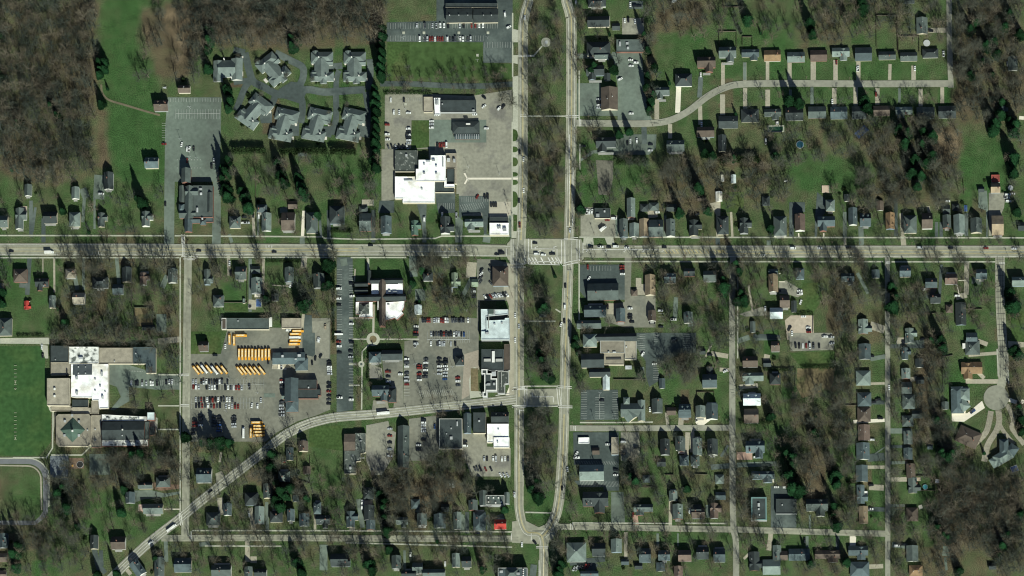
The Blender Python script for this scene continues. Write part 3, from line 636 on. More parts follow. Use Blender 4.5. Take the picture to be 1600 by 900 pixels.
bays('V', 530, 420, 530, 600, 11, -42); bays('V', 630, 455, 630, 600, 9, -65); bays('V', 750, 420, 750, 600, 11, -40); BAY.append((*TL['V'].p(661, 430), *TL['V'].p(661, 605), .25))
bays('d', 525, 235, 790, 235, 26, 38, 12, .14); bays('V', 500, 900, 780, 905, 24, 22, -8, .14); bays('S', 910, 265, 1000, 268, 8, 6, 0, .5); bays('S', 1130, 330, 1250, 330, 10, 40)
lines_obj('parking_lines', BAY, mat('bay_paint', (.40, .41, .38), .8, .3, .5, .3), label='faded white parking bay lines')
sl_ = []
for y in np.arange(405, 560, 8.5):
    x = float(np.interp(y, [c[1] for c in CUL], [c[0] for c in CUL])); sl_.append((x - 6.5, y, x + 6.5, y, .3))
for o_ in (-3.4, 0, 3.4): sl_ += [(CUL[i][0] + o_, CUL[i][1], CUL[i+1][0] + o_, CUL[i+1][1], .3) for i in range(4)]
lines_obj('road_joints', sl_, mat('tar_joint', (.05, .05, .05), .9))

# ------------------------------------------------------------------ the ground, one sheet out to the horizon
rg = np.random.default_rng(3)
def fbm(shape, cell, octs=4, seed=0):
    g = np.random.default_rng(seed); out = np.zeros(shape); amp = 1; tot = 0
    for o in range(octs):
        c = max(2, cell / 2 ** o); h, w = int(shape[0] / c) + 3, int(shape[1] / c) + 3; N = g.random((h, w))
        y = np.arange(shape[0]) / c; x = np.arange(shape[1]) / c; yi, xi = y.astype(int), x.astype(int)
        fy, fx = (y - yi)[:, None], (x - xi)[None]; fy, fx = fy*fy*(3-2*fy), fx*fx*(3-2*fx)
        v = N[yi][:, xi]*(1-fy)*(1-fx) + N[yi+1][:, xi]*fy*(1-fx) + N[yi][:, xi+1]*(1-fy)*fx + N[yi+1][:, xi+1]*fy*fx
        out += amp * v; tot += amp; amp *= .55
    return out / tot
HGT, WID = 450, 800
green = (fbm((HGT, WID), 36, 5, 1) - .5) * 2.6 + (fbm((HGT, WID), 9, 3, 2) - .5) * 1.2
YY, XX = np.mgrid[0:HGT, 0:WID] * 2.0
def blob(t, x, y, rx, ry, v):
    global green
    X, Y = TL[t].p(x, y); k = TL[t].k
    d = ((XX - X) / (rx / k)) ** 2 + ((YY - Y) / (ry / k)) ** 2
    green += v * np.clip(1.4 - d, 0, 1)
def area(t, pts, v):
    "soft-edged region"
    m = np.zeros((HGT, WID), bool); fill_mask(tp(t, pts), True, m); f = m.astype(float)
    for _ in range(2):
        for ax in (0, 1): f = (np.roll(f, 1, ax) + np.roll(f, 2, ax) + f + np.roll(f, -1, ax) + np.roll(f, -2, ax)) / 5
    global green; green += v * f
# woods and leaf litter (negative), mown lawns (positive)
area('-', [-9,-9, 160,-9, 150,40, 155,150, 152,275, 60,300, -9,262], -1.25); area('-', [300,-9, 605,-9, 600,70, 520,72, 400,78, 330,70, 300,90], -1.7)
area('-', [160,-9, 215,-9, 240,120, 262,180, 258,290, 195,290, 160,220, 155,120], 1.4); area('-', [215,10, 300,10, 300,120, 245,120], -1.7); area('-', [255,0, 300,0, 300,75, 262,75], -1.3); blob('-', 222, 55, 12, 34, -1.5); blob('-', 285, 90, 16, 40, -.8); area('-', [153,170, 170,170, 172,260, 155,265], -3.2)
area('-', [0,290, 250,290, 250,370, 0,370], .35); area('-', [0,404, 50,404, 90,440, 92,522, 0,520], 1.0); area('-', [95,405, 275,405, 275,525, 95,530], -.35)
area('-', [300,405, 345,405, 345,500, 300,510], -.5); area('-', [345,440, 390,440, 385,495, 345,485], .9); area('-', [415,400, 470,400, 465,460, 415,450], .6); area('-', [470,440, 525,440, 525,495, 430,495], -.5)
area('-', [345,240, 600,240, 600,330, 345,330], .1); area('-', [505,240, 595,240, 595,310, 505,310], .5); area('-', [548,405, 640,405, 640,440, 548,440], 1.0); area('-', [555,500, 650,500, 650,560, 555,560], .2)
area('-', [826,0, 882,0, 882,376, 826,376], -.45); area('-', [824,415, 874,415, 872,480, 824,480], .1); area('-', [824,480, 870,480, 870,560, 824,560], -.3); area('-', [824,560, 870,560, 868,602, 824,602], .9); area('-', [822,636, 870,636, 866,760, 822,760], -.25); area('-', [822,760, 864,760, 862,822, 822,822], 1.0)
blob('-', 872, 12, 8, 24, .9); area('-', [905,215, 960,215, 955,320, 905,320], .9); area('-', [960,240, 1010,250, 1010,290, 960,290], .9); area('-', [1010,60, 1110,40, 1110,140, 1010,140], .7); area('-', [1020,0, 1110,0, 1110,50, 1020,50], -.7)
area('-', [1120,95, 1480,95, 1480,125, 1120,125], .9); area('-', [1120,137, 1480,137, 1480,165, 1120,165], .7); area('-', [1120,0, 1250,40, 1250,75, 1120,75], .6); area('-', [1250,0, 1480,0, 1480,60, 1250,60], -.2)
area('-', [1010,240, 1200,240, 1200,330, 1010,330], -.8); area('-', [1230,240, 1370,255, 1370,290, 1300,300, 1240,290], 1.2); area('-', [1340,200, 1500,200, 1500,320, 1370,330], -.9); area('-', [1500,215, 1575,215, 1572,330, 1500,320], 1.3); area('-', [1490,0, 1600,0, 1600,190, 1490,190], -1.1)
blob('-', 1590, 10, 20, 20, 1.2)
area('-', [1300,420, 1380,420, 1380,700, 1290,700], -.6); area('-', [1240,640, 1300,640, 1300,820, 1240,820], -.7); blob('-', 1272, 745, 17, 48, -2.2); blob('-', 1475, 225, 30, 26, -2.0); blob('-', 1016, 105, 10, 26, -2.0); blob('-', 1060, 30, 40, 20, -1.2); blob('-', 560, 650, 5, 60, -1.5); blob('-', 670, 770, 40, 22, -1.3); blob('-', 1440, 620, 10, 60, -1.3); blob('-', 425, 745, 40, 20, -1.2); blob('-', 700, 300, 12, 14, -1.6)
area('-', [1362,540, 1384,540, 1384,660, 1362,660], 1.2); area('-', [1360,680, 1384,680, 1384,810, 1360,810], .9); area('-', [1330,680, 1362,690, 1360,760, 1325,760], .8); area('-', [1392,580, 1412,580, 1412,700, 1392,700], .7); area('-', [1440,520, 1475,540, 1470,700, 1440,640], -.8)
area('-', [1480,410, 1555,410, 1555,540, 1480,540], .3); area('-', [1520,540, 1560,540, 1555,600, 1480,600], 1.3); area('-', [1472,570, 1490,570, 1490,680, 1472,660], 1.0); area('-', [1440,690, 1470,700, 1465,830, 1430,780], 1.1)
area('-', [1480,745, 1610,745, 1610,910, 1500,910, 1460,800], -1.6); area('-', [1440,760, 1490,760, 1500,910, 1430,910], -.7); area('-', [1420,830, 1500,840, 1500,910, 1420,910], -.3); area('-', [1500,860, 1560,850, 1560,910, 1480,910], .9)
area('-', [85,720, 280,720, 280,760, 85,780], -.2); area('-', [130,760, 280,780, 280,830, 130,850], .9); area('-', [70,830, 130,830, 130,910, 80,910], .5); blob('-', 35, 765, 30, 28, .5); blob('-', 20, 745, 20, 12, -.3); area('-', [-9,822, 70,822, 60,880, -9,880], -.6)
area('-', [485,665, 535,665, 535,770, 485,760], 1.0); area('-', [300,720, 480,720, 420,800, 300,800], -.2); area('-', [580,740, 745,740, 745,800, 580,810], -.8); area('-', [610,800, 680,800, 680,838, 610,838], -.4)
area('-', [900,815, 1140,815, 1140,845, 900,845], .8); area('-', [1155,835, 1380,835, 1380,860, 1155,860], .7); area('-', [905,680, 970,680, 970,815, 905,815], .1); area('-', [1010,700, 1140,690, 1135,815, 1010,815], .2); area('-', [1100,560, 1140,560, 1140,660, 1110,660], 1.0); area('-', [1030,570, 1060,580, 1060,640, 1030,630], 1.0)
area('-', [1160,660, 1240,660, 1240,720, 1160,720], .7); area('-', [247,530, 281,530, 281,680, 247,680], -.2); area('-', [80,680, 170,695, 170,710, 80,710], -.3)
for x0, x1, y in ((0, 255, 374), (350, 790, 375), (920, 1610, 377.5), (920, 1138, 405), (1152, 1550, 405.5)): area('-', [x0,y-3, x1,y-3, x1,y+4, x0,y+4], .35)
for _ in range(420):                                  # garden plots, each mown and fed differently
    x, y, w, h, v = rg.integers(0, 780), rg.integers(0, 440), rg.integers(6, 15), rg.integers(10, 30), rg.normal() * .65
    if x < 150 and (y < 150 or 265 < y < 415): continue
    green[y:y+h, x:x+w] += v
green += .28 + (fbm((HGT, WID), 4, 2, 9) - .5) * 1.5
GREEN = green
GC = np.array([[.168, .128, .082], [.150, .114, .072], [.080, .064, .041], [.088, .076, .045], [.078, .083, .044], [.064, .084, .039], [.050, .083, .032], [.037, .079, .026]]); GX = np.array([-4.0, -3.1, -2.2, -1.2, -.5, .15, .9, 2.0])
far = [-30000, -9000, -3000, -1200, -800]
xs = np.array(far + list(np.arange(-520, 521, 2.0)) + [-f for f in far[::-1]]); ysg = np.array(far + list(np.arange(-310, 311, 2.0)) + [-f for f in far[::-1]])
GXv, GYv = np.meshgrid(xs, ysg); V = np.c_[GXv.ravel(), GYv.ravel()]
pm = to_map(np.clip(V, [-520, -310], [520, 310])); ix = np.clip((pm[:, 0] / 2), 0, 798.9); iy = np.clip((pm[:, 1] / 2), 0, 448.9)
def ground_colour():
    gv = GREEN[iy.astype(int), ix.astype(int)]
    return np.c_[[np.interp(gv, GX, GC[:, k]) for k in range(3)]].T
nx, ny = len(xs), len(ysg); I = np.arange(nx * ny).reshape(ny, nx)
Q = np.c_[I[:-1, :-1].ravel(), I[:-1, 1:].ravel(), I[1:, 1:].ravel(), I[1:, :-1].ravel()]
tri = np.r_[Q[:, [0, 1, 2]], Q[:, [0, 2, 3]]]
GM = mat('ground_grass_and_litter', (1, 1, 1), .97, .22, .35, .55, spec=.05)
n, l = GM.node_tree.nodes, GM.node_tree.links
atn = n.new('ShaderNodeAttribute'); atn.attribute_name = 'soil'
for nd in n:
    if nd.type == 'VECT_MATH': l.new(atn.outputs['Color'], nd.inputs[0])
gme = tri_mesh('ground', np.c_[V, np.zeros(len(V))], tri, GM)
ca = gme.color_attributes.new('soil', 'FLOAT_COLOR', 'POINT')
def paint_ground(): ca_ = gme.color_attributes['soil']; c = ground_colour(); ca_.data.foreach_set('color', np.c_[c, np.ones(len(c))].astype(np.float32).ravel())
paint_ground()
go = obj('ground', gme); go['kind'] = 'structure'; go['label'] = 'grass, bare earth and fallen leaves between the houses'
# ------------------------------------------------------------------ houses
def slab(V, F, t=.16):
    "give a sheet of roof planes its thickness"
    n = len(V); VV = list(V) + [(x, y, z - t) for x, y, z in V]; FF = list(F) + [tuple(i + n for i in f[::-1]) for f in F]
    E = {}
    for f in F:
        for a, b in zip(f, f[1:] + f[:1]): E[(a, b)] = 1
    FF += [(b, a, a + n, b + n) for a, b in E if (b, a) not in E]
    return VV, FF
def xf(V, cx, cy, rot=0.0):
    c, s = math.cos(rot), math.sin(rot); return [(cx + x*c - y*s, cy + x*s + y*c, z) for x, y, z in V]
def gable(w, d, eave, rise, oh=.45):
    "ridge along x; walls and roof planes"
    x, y = w/2 - oh, d/2 - oh
    WV = [(-x,-y,0),(x,-y,0),(x,y,0),(-x,y,0),(-x,-y,eave),(x,-y,eave),(x,y,eave),(-x,y,eave),(-x,0,eave+rise-.2),(x,0,eave+rise-.2)]
    WF = [(0,1,5,4),(2,3,7,6),(1,2,6,9,5),(3,0,4,8,7)]
    X, Y = w/2, d/2; k = rise / y * oh
    RV = [(-X,-Y,eave-k),(X,-Y,eave-k),(X,0,eave+rise),(-X,0,eave+rise),(-X,Y,eave-k),(X,Y,eave-k)]
    return WV, WF, RV, [(0,1,2,3),(3,2,5,4)]
def hip(w, d, eave, rise, oh=.45):
    sw = w < d
    if sw: w, d = d, w
    x, y = w/2 - oh, d/2 - oh
    WV = [(-x,-y,0),(x,-y,0),(x,y,0),(-x,y,0),(-x,-y,eave),(x,-y,eave),(x,y,eave),(-x,y,eave)]
    WF = [(0,1,5,4),(2,3,7,6),(1,2,6,5),(3,0,4,7)]
    X, Y = w/2, d/2; r = max(.3, X - Y * .95); k = .2
    RV = [(-X,-Y,eave-k),(X,-Y,eave-k),(X,Y,eave-k),(-X,Y,eave-k),(-r,0,eave+rise),(r,0,eave+rise)]
    RF = [(0,1,5,4),(2,3,4,5),(1,2,5),(3,0,4)]
    if sw: WV = [(-b, a, c) for a, b, c in WV]; RV = [(-b, a, c) for a, b, c in RV]
    return WV, WF, RV, RF
def mass(par, typ, cx, cy, w, d, eave, rise, rm, wm, rot=0.0, z0=0.0):
    if typ == 'h': WV, WF, RV, RF = hip(w, d, eave, rise)
    elif typ == 'n':
        WV, WF, RV, RF = gable(d, w, eave, rise); WV = [(-b, a, c) for a, b, c in WV]; RV = [(-b, a, c) for a, b, c in RV]
    else: WV, WF, RV, RF = gable(w, d, eave, rise)
    obj('wall', mesh('wall', xf(WV, cx, cy, rot), WF, wm), par)
    V, F = slab(RV, RF); return obj('roof', mesh('roof', xf(V, cx, cy, rot), F, rm), par)
SHAPE = {'e': 'gable-roofed', 'n': 'gable-roofed', 'h': 'hip-roofed', 'x': 'cross-gabled', 'f': 'flat-roofed'}
M_PORCH = mat('porch_roof', (.26, .26, .24), .8, .15)
M_WINDOW = mat('window_glass', (.03, .04, .05), .1, 0, 1, 0, 0, .7)
def box_part(name, par, cx, cy, z, sx, sy, sz, m, rot=0.0):
    v, f = [], []; box(v, f, cx, cy, z, sx, sy, sz, rot); return obj(name, mesh(name, v, f, m), par)
HOUSES = []
def house(t, cx, cy, w, h, typ, colr, rot=0.0, eave=None):
    k = TL[t].k; W_, D_ = w / k * MPP, h / k * MPP; px, py = TL[t].p(cx, cy)
    rr = random.Random(int(px * 131 + py * 17)); area = W_ * D_; small = area < 75
    ranch = t in 'EF' or (px > 1340 and py > 480) or (px > 1150 and py > 820)
    if eave is None: eave = 2.5 if small else (3.1 if ranch else rr.choice([4.8, 5.4, 6.0]))
    span = D_ if typ in 'e' else (W_ if typ == 'n' else min(W_, D_))
    if typ == 'x': span = min(W_, D_) * .62
    rise = min(span * (.27 if small or ranch else .45), 5.0) + .35
    if typ == 'f': rise = 0
    P = at(px, py, eave + rise * .45); P.z = 0
    o = thing('house' if not small else 'garage', P, R(rot)); rm = roofm(colr); wm = rr.choice(WALLS[:3] + WALLS)
    if typ == 'f':
        flat_mass(o, [(-W_/2, -D_/2), (W_/2, -D_/2), (W_/2, D_/2), (-W_/2, D_/2)], eave, rm, wm); top = eave
    elif typ == 'x':
        if W_ >= D_:
            mass(o, 'e', 0, D_*.14, W_, D_*.66, eave, rise, rm, wm); mass(o, 'n', W_*rr.choice([-.18, .15, .2]), -D_*.05, W_*.42, D_*.86, eave-.25, rise*.9, rm, wm)
        else:
            mass(o, 'n', -W_*.1, 0, W_*.66, D_, eave, rise, rm, wm); mass(o, 'e', W_*.05, -D_*rr.choice([-.15, .15]), W_*.9, D_*.42, eave-.25, rise*.9, rm, wm)
    else: mass(o, typ, 0, 0, W_, D_, eave, rise, rm, wm)
    if not small and typ != 'f':
        if rr.random() < .55:
            a, b = (rr.uniform(-.35, .35) * W_, rr.choice([-.1, .12]) * D_) if typ != 'n' else (rr.choice([-.1, .12]) * W_, rr.uniform(-.35, .35) * D_)
            box_part('chimney', o, a, b, eave * .8, .8, .8, rise + 1.6 + eave * .2, M_BRICK)
        if rr.random() < .5 and not ranch:
            s = -1 if py > 400 and rr.random() < .5 else 1; yy = -s * (D_/2 + .75); v, f = [], []
            box(v, f, 0, yy, 2.7, W_ * rr.uniform(.4, .8), 2.2, .18)
            for xx in (-W_*.18, W_*.18): box(v, f, xx, yy - s * .8, 0, .2, .2, 2.69)
            obj('porch', mesh('porch', v, f, M_PORCH), o)
        for q in range(rr.randint(0, 2)):
            box_part('roof_vent', o, rr.uniform(-.3, .3) * W_, rr.uniform(-.2, .2) * D_, eave + rise * .3, .45, .45, rise * .75 + .3, METAL)
        if typ in 'en' and rr.random() < .25 and area > 110 and not ranch:
            for q in (-.22, .22):
                x, y = (q * W_, D_ * .22) if typ == 'e' else (W_ * .22, q * D_)
                mass(o, 'n' if typ == 'e' else 'e', x, y, 2.2, 2.2, eave + rise * .62, .7, rm, wm)
    elif small and not typ == 'f':
        box_part('garage_door', o, 0, (-1 if typ == 'n' else 1) * (D_/2 - .42), .1, min(W_ * .6, 4.5), .1, 2.1, WALLS[0])
    look = f'{ROOF[colr][0]} {SHAPE[typ]} ' + ('small garage' if small else ('single-storey house' if ranch else 'house'))
    later(o, look, 'garage' if small else 'house', px, py, None); HOUSES.append((px, py))
    hw, hh = w / k / 2, h / k / 2; fill_mask([(px-hw-2, py-hh-2), (px+hw+2, py-hh-2), (px+hw+2, py+hh+4), (px-hw-2, py+hh+4)])
    return o
def inset(P, d):
    n = len(P); out = []
    for i in range(n):
        a, b, c = np.array(P[i-1]), np.array(P[i]), np.array(P[(i+1) % n]); u, v = b - a, c - b
        u, v = u / (np.linalg.norm(u) + 1e-9), v / (np.linalg.norm(v) + 1e-9); n1, n2 = np.array([-u[1], u[0]]), np.array([-v[1], v[0]])
        m = n1 + n2; q = 1 + n1 @ n2
        out.append(tuple(b + m / max(q, .3) * d))
    return out
COPING = mat('coping_pale', (.36, .36, .33), .8, .05)
def flat_mass(par, P, h, rm, wm, coping=None, par_h=.55, rimw=.45):
    a = sum(P[i-1][0] * P[i][1] - P[i][0] * P[i-1][1] for i in range(len(P)))
    if a < 0: P = P[::-1]
    n = len(P); I = inset(P, rimw); F = [(i, (i+1) % n, n + (i+1) % n, n + i) for i in range(n)]
    obj('wall', mesh('wall', [(*p, 0) for p in P] + [(*p, h) for p in P], F, wm), par)
    V = [(*p, h) for p in P] + [(*p, h) for p in I] + [(*p, h - par_h) for p in I]
    F = [(i, (i+1) % n, n + (i+1) % n, n + i) for i in range(n)] + [(n + i, n + (i+1) % n, 2*n + (i+1) % n, 2*n + i) for i in range(n)]
    obj('coping', mesh('coping', V, F, coping or rm), par)
    return obj('roof', mesh('roof', [(*p, h - par_h) for p in I], [tuple(range(n))], rm), par)

HT = '''A 1150,553,78,50,e,b 1005,655,90,74,e,b 640,432,30,40,f,g
D 290,10,115,60,h,k 300,130,140,70,e,k 410,165,50,45,e,k 300,300,150,90,h,k 320,345,90,45,e,g 280,450,115,100,x,k 355,480,40,50,n,k 368,612,106,146,n,b 700,577,90,82,x,g 832,495,106,82,h,k 975,398,116,106,x,b 1107,335,110,105,x,g 970,820,110,66,e,b
E 210,340,110,78,x,u 347,345,105,74,e,o 495,355,110,68,e,l 637,345,105,74,e,p 775,335,110,88,x,l 917,335,106,88,e,u 72,760,122,80,e,k 207,720,112,86,h,k 350,712,106,76,x,g 485,708,112,88,e,k 627,700,112,78,e,g 763,702,106,80,e,u 890,700,92,82,e,k 378,768,18,18,f,w
F 403,158,70,108,n,g 185,345,108,54,e,g 320,352,106,58,e,g 455,330,100,60,h,k 422,330,18,16,f,w 150,690,102,66,e,b 290,700,106,76,x,l 425,702,112,76,e,g 560,697,110,80,e,k 325,4,62,36,e,k 910,690,62,64,x,u 970,395,60,92,n,g
G 205,410,56,88,n,g 25,640,64,92,e,g 150,620,92,160,x,g 370,610,104,90,e,k 550,625,82,110,h,l 555,430,58,92,n,l 800,340,72,132,n,k 755,630,80,106,x,g 1085,622,92,112,x,g 1120,205,104,84,e,u
H 600,645,84,92,h,g 800,545,76,62,h,u 833,645,72,138,n,l 995,640,102,138,e,b 1170,650,88,160,h,g 1030,520,72,60,e,b 1355,590,112,136,h,k 1105,138,66,44,e,g
I 320,555,66,52,h,g 335,645,90,138,e,g 487,665,82,130,n,u 708,690,80,112,x,G 937,668,112,128,x,k 1140,662,138,88,x,l
J 975,540,62,148,n,l 920,690,62,140,n,g 998,705,70,104,n,l 1072,688,72,136,n,t 1160,690,108,130,e,g 1268,688,68,130,n,g 1450,690,102,120,x,k 1145,532,72,62,h,g 1075,540,62,60,h,k 1305,80,132,88,e,g 790,70,150,120,x,k 1275,540,74,58,e,k
K 222,680,82,132,h,k 380,685,92,110,x,k 625,685,92,140,h,g 765,660,72,120,n,p 950,668,122,112,x,u 978,540,64,82,h,l 1137,618,62,124,n,u 1225,640,78,94,e,u 195,480,46,72,n,w 525,510,56,72,h,k 1095,490,42,52,n,k 75,495,62,34,e,b 218,105,58,122,n,k 220,350,22,46,f,w 297,357,36,62,n,s
L 158,545,52,70,n,b 230,650,64,118,n,o 370,672,92,126,h,g 490,648,76,112,e,b 625,572,52,66,e,g 628,655,58,94,n,g 715,672,78,134,n,l 690,555,50,50,h,k 835,682,80,106,n,g 870,430,42,42,e,k 970,355,58,54,f,q 970,418,66,68,e,t 985,680,82,140,e,t 1150,690,44,62,e,k
M 165,315,116,114,h,b 345,390,112,112,x,k 225,565,64,74,x,r 430,535,58,104,n,l 580,300,86,82,h,c 650,505,102,98,e,c 825,372,132,96,h,k 1045,310,82,124,n,k 975,430,92,88,e,u 1190,345,88,104,x,p 1425,320,78,118,n,g 1230,750,112,44,e,k 40,740,112,152,h,g 10,415,44,64,n,u
N 290,330,82,130,x,g 375,525,92,100,h,g 560,295,92,112,e,g 685,272,76,66,e,g 690,400,92,132,n,l 960,310,76,124,n,g 1205,360,92,124,n,g 845,500,62,62,n,k 588,530,20,40,f,l
O 705,602,62,82,n,s 1015,355,82,122,x,e 1175,378,56,66,e,e 1385,320,132,166,h,b 785,325,84,72,h,k
P 805,450,256,142,e,g 740,608,182,100,e,u 690,720,202,68,e,g 950,645,78,112,n,u 1195,395,86,172,n,t 1360,337,98,88,e,u 1210,650,68,88,n,b 1065,460,52,56,h,b
Q 785,285,78,44,e,u 785,380,78,150,n,t 1005,300,72,92,h,u 880,530,82,104,e,b 810,627,106,92,e,s 955,575,46,96,n,k 1400,345,108,102,x,u 1540,740,122,124,x,l 80,665,74,96,n,l 260,320,108,92,e,g 90,290,92,66,e,k 615,745,44,96,n,g
R 255,305,66,72,n,u 500,285,92,84,e,u 715,378,98,82,e,u 750,505,86,76,e,k 880,345,102,88,e,p 960,635,88,188,n,k 1130,305,92,84,e,u 1440,365,114,78,e,l 545,815,106,124,x,l 1050,835,92,92,e,u 865,592,58,70,h,b
T 215,92,68,72,e,b 820,850,52,92,n,u 915,795,66,74,n,b
U 105,760,0,0,e,g 450,800,82,300,n,g 900,635,54,140,n,u 1130,592,124,78,e,k 290,420,122,118,x,u 370,435,62,104,h,k 250,168,88,78,h,u 370,152,146,72,e,k 845,192,66,70,h,k 418,175,50,20,f,c
V 1065,510,76,100,n,g 1165,550,66,56,e,b 1260,545,82,98,e,u 550,757,76,42,f,w 768,795,48,122,f,c 1100,355,44,72,n,u 1120,800,66,112,n,k 1225,775,64,96,n,g 635,830,50,50,e,b
W 220,262,46,50,n,k 220,335,102,96,e,u 505,200,106,78,e,b 682,92,62,74,e,b 625,215,54,46,e,k 525,318,146,88,x,l 680,320,76,82,h,k 517,465,122,84,e,s 512,580,102,100,e,b 155,552,68,84,n,l 235,550,82,110,n,u 45,555,88,76,e,u 540,815,132,128,x,u 240,800,72,112,n,k 133,800,66,122,n,l 20,785,56,96,n,g 170,130,42,42,e,k
X 140,130,84,110,n,u 130,315,102,106,h,l 138,465,96,98,h,u 135,572,92,104,h,b 135,700,82,112,n,p 128,830,92,118,n,u 430,145,72,84,x,u 430,285,62,74,n,l 435,385,72,84,e,g 450,482,88,102,h,g 443,618,78,78,h,g 445,735,62,94,n,l 445,850,62,84,n,u 525,212,58,64,n,k 530,332,56,50,e,k 508,572,72,56,e,k 898,100,102,104,h,g 893,262,146,128,x,o 868,730,160,120,h,b,-25 600,800,38,36,e,u 705,510,52,54,n,g
a 1145,237,102,74,h,g 1020,262,102,46,e,g 912,347,66,78,n,u 1075,425,140,72,e,l 660,660,58,96,n,k 830,665,102,92,e,b 965,845,74,112,n,u,36 1117,835,68,132,n,g 1285,820,122,104,e,u 20,650,66,102,n,u 20,770,66,62,e,b 15,890,60,60,e,p
b 218,188,108,106,e,u 383,430,58,84,n,u 282,495,98,92,h,g 550,355,94,92,h,k 607,470,68,122,n,l 665,300,62,102,n,g 780,197,84,76,h,g 725,480,92,82,h,k 828,470,54,84,n,u 922,503,72,88,n,u 1015,420,54,86,h,u 1055,515,98,96,x,k 1258,500,90,112,x,u 865,355,46,46,n,u 942,155,52,56,n,b 340,860,138,86,e,g 530,870,58,74,n,g 615,878,88,62,e,k 1170,785,122,92,e,k 824,45,46,78,n,u
c 205,315,72,84,h,k 208,452,74,104,n,k 220,540,64,66,n,u 440,520,84,78,x,l 535,392,62,68,h,u 580,500,70,84,n,g 705,510,84,98,n,u 830,510,56,122,n,l 985,510,88,132,h,u 1132,535,84,70,e,r 745,420,56,56,e,k 940,400,64,72,n,g 820,788,58,98,n,l 895,798,68,78,e,k 550,840,72,74,e,g 665,880,156,62,e,g 490,885,104,52,e,k 400,800,66,92,n,g 35,800,82,62,e,k
d 605,170,170,112,e,l 632,378,178,158,x,k 968,432,134,84,x,g 1178,335,58,74,n,l 1210,445,72,104,n,l 497,730,136,136,h,l 655,712,94,94,e,k 778,685,76,94,n,l 840,800,52,42,e,u 980,752,82,100,e,u 1115,752,82,72,e,u 1090,835,62,62,n,u 1260,755,92,82,e,p 990,215,54,54,h,u 1095,100,62,58,e,k 935,830,54,44,e,k 1255,85,64,74,h,u 1332,85,62,72,h,g 1340,435,72,84,e,k 1215,865,62,72,n,p 590,885,124,44,e,u
e 290,218,62,66,h,l 297,335,70,56,e,u 260,440,88,106,x,p 140,455,92,76,e,b 595,200,160,86,x,u 975,415,152,130,x,g 1290,178,82,118,n,u 1290,325,82,132,x,u 1302,470,62,124,n,t 170,735,86,84,e,k 288,752,82,94,e,u 693,735,58,104,n,g 742,755,52,66,e,b 545,795,108,132,x,k 655,835,122,106,e,l 850,748,146,84,e,u 1050,760,176,92,x,b 1265,735,136,104,x,u 1275,850,132,104,h,u
f 465,160,62,102,n,b 487,262,92,108,x,g 475,465,82,96,h,b 475,740,82,112,n,g 500,860,92,74,h,o 1040,830,54,46,e,k 800,290,52,44,e,k 650,232,26,26,f,w'''
for ln in HT.splitlines():  # J's last dark gable and Q's westmost dark gable are shade built as houses
    t, rest = ln.split(' ', 1)
    for tok in rest.split():
        q = tok.split(',')
        if float(q[2]) < 1: continue
        house(t, *map(float, q[:4]), q[4], q[5], float(q[6]) if len(q) > 6 else 0.0)

# ------------------------------------------------------------------ condominiums round the winding lane
def condo(label, t, cx, cy, rot, blocks, porches):
    k = TL[t].k; px, py = TL[t].p(cx, cy); P = at(px, py, 6); P.z = 0; o = thing('condominium', P, R(rot)); q = MPP / k
    rm = mat('roof_condominium', (.115, .142, .132), .85, .2, .8, .2, .1)
    for i, (typ, x, y, w, h, ev, r) in enumerate(blocks):
        mass(o, typ, x*q, -y*q, w*q, h*q, ev, .30 * min(w, h) * q, rm, WALLS[2 if i % 2 else 0], R(r))
    for x, y, w, h in porches: box_part('terrace', o, x*q, -y*q, 0, w*q, h*q, .35, mat('terrace_slab', (.48, .45, .40), .8, .1))
    for x, y in ((-18, -60), (30, 62)): box_part('chimney', o, x*q, -y*q, 3, .9, .9, 5.2, M_WHITE)
    tag(o, label, 'condominium', 'condominiums round the winding lane')
    s = 75 / k; fill_mask([(px-s, py-s), (px+s, py-s), (px+s, py+s+2), (px-s, py+s+2)])
b1 = [('h', 0, -62, 142, 76, 3.4, 0), ('n', -2, 8, 92, 120, 3.6, 0), ('h', 2, 62, 148, 62, 3.2, 0), ('n', 10, 78, 44, 60, 3.0, 0), ('e', 40, -30, 60, 40, 3.3, 0), ('e', -36, 36, 56, 36, 3.3, 0), ('n', -44, -70, 36, 76, 3.2, 0)]
b2 = [('h', 26, -62, 150, 80, 3.4, -14), ('n', 0, 10, 90, 132, 3.6, -16), ('h', -14, 66, 150, 70, 3.2, -12), ('n', 30, 82, 40, 50, 3.0, -10), ('e', 48, -26, 64, 40, 3.3, -14), ('e', -40, 30, 60, 40, 3.3, -14), ('n', -14, -66, 40, 72, 3.2, -12)]
b2 = [(a, b, c, d, e, f, -g) for a, b, c, d, e, f, g in b2]
b2 = [(a, b, c, d, e, f, -g*1.0) for a, b, c, d, e, f, g in b2]
b3 = [('e', 0, 0, 112, 112, 3.6, 0), ('n', -58, 15, 60, 138, 3.4, 0), ('n', 62, 5, 74, 142, 3.4, 0), ('h', 70, -60, 44, 44, 3.2, 0)]
pc = [(72, 76, 16, 14), (-60, -30, 14, 20)]
condo('grey condominium with two side wings, westernmost of the upper row', 'B', 137, 425, 0, b3, [(92, 30, 16, 30), (-68, 52, 26, 22), (75, -80, 50, 12)])
condo('grey condominium turned at an angle, second in the upper row', 'B', 425, 430, 40, b1, [(60, 40, 20, 40), (-80, 20, 18, 30)])
condo('grey condominium with red car terrace, third in the upper row', 'B', 730, 415, 0, b1, pc)
condo('grey condominium at the right end of the upper row', 'B', 935, 415, 0, b1, pc)
condo('grey condominium turned at an angle, westernmost of the lower row', 'B', 300, 690, -24, b2, [(95, -40, 18, 14), (-72, 72, 20, 12)])
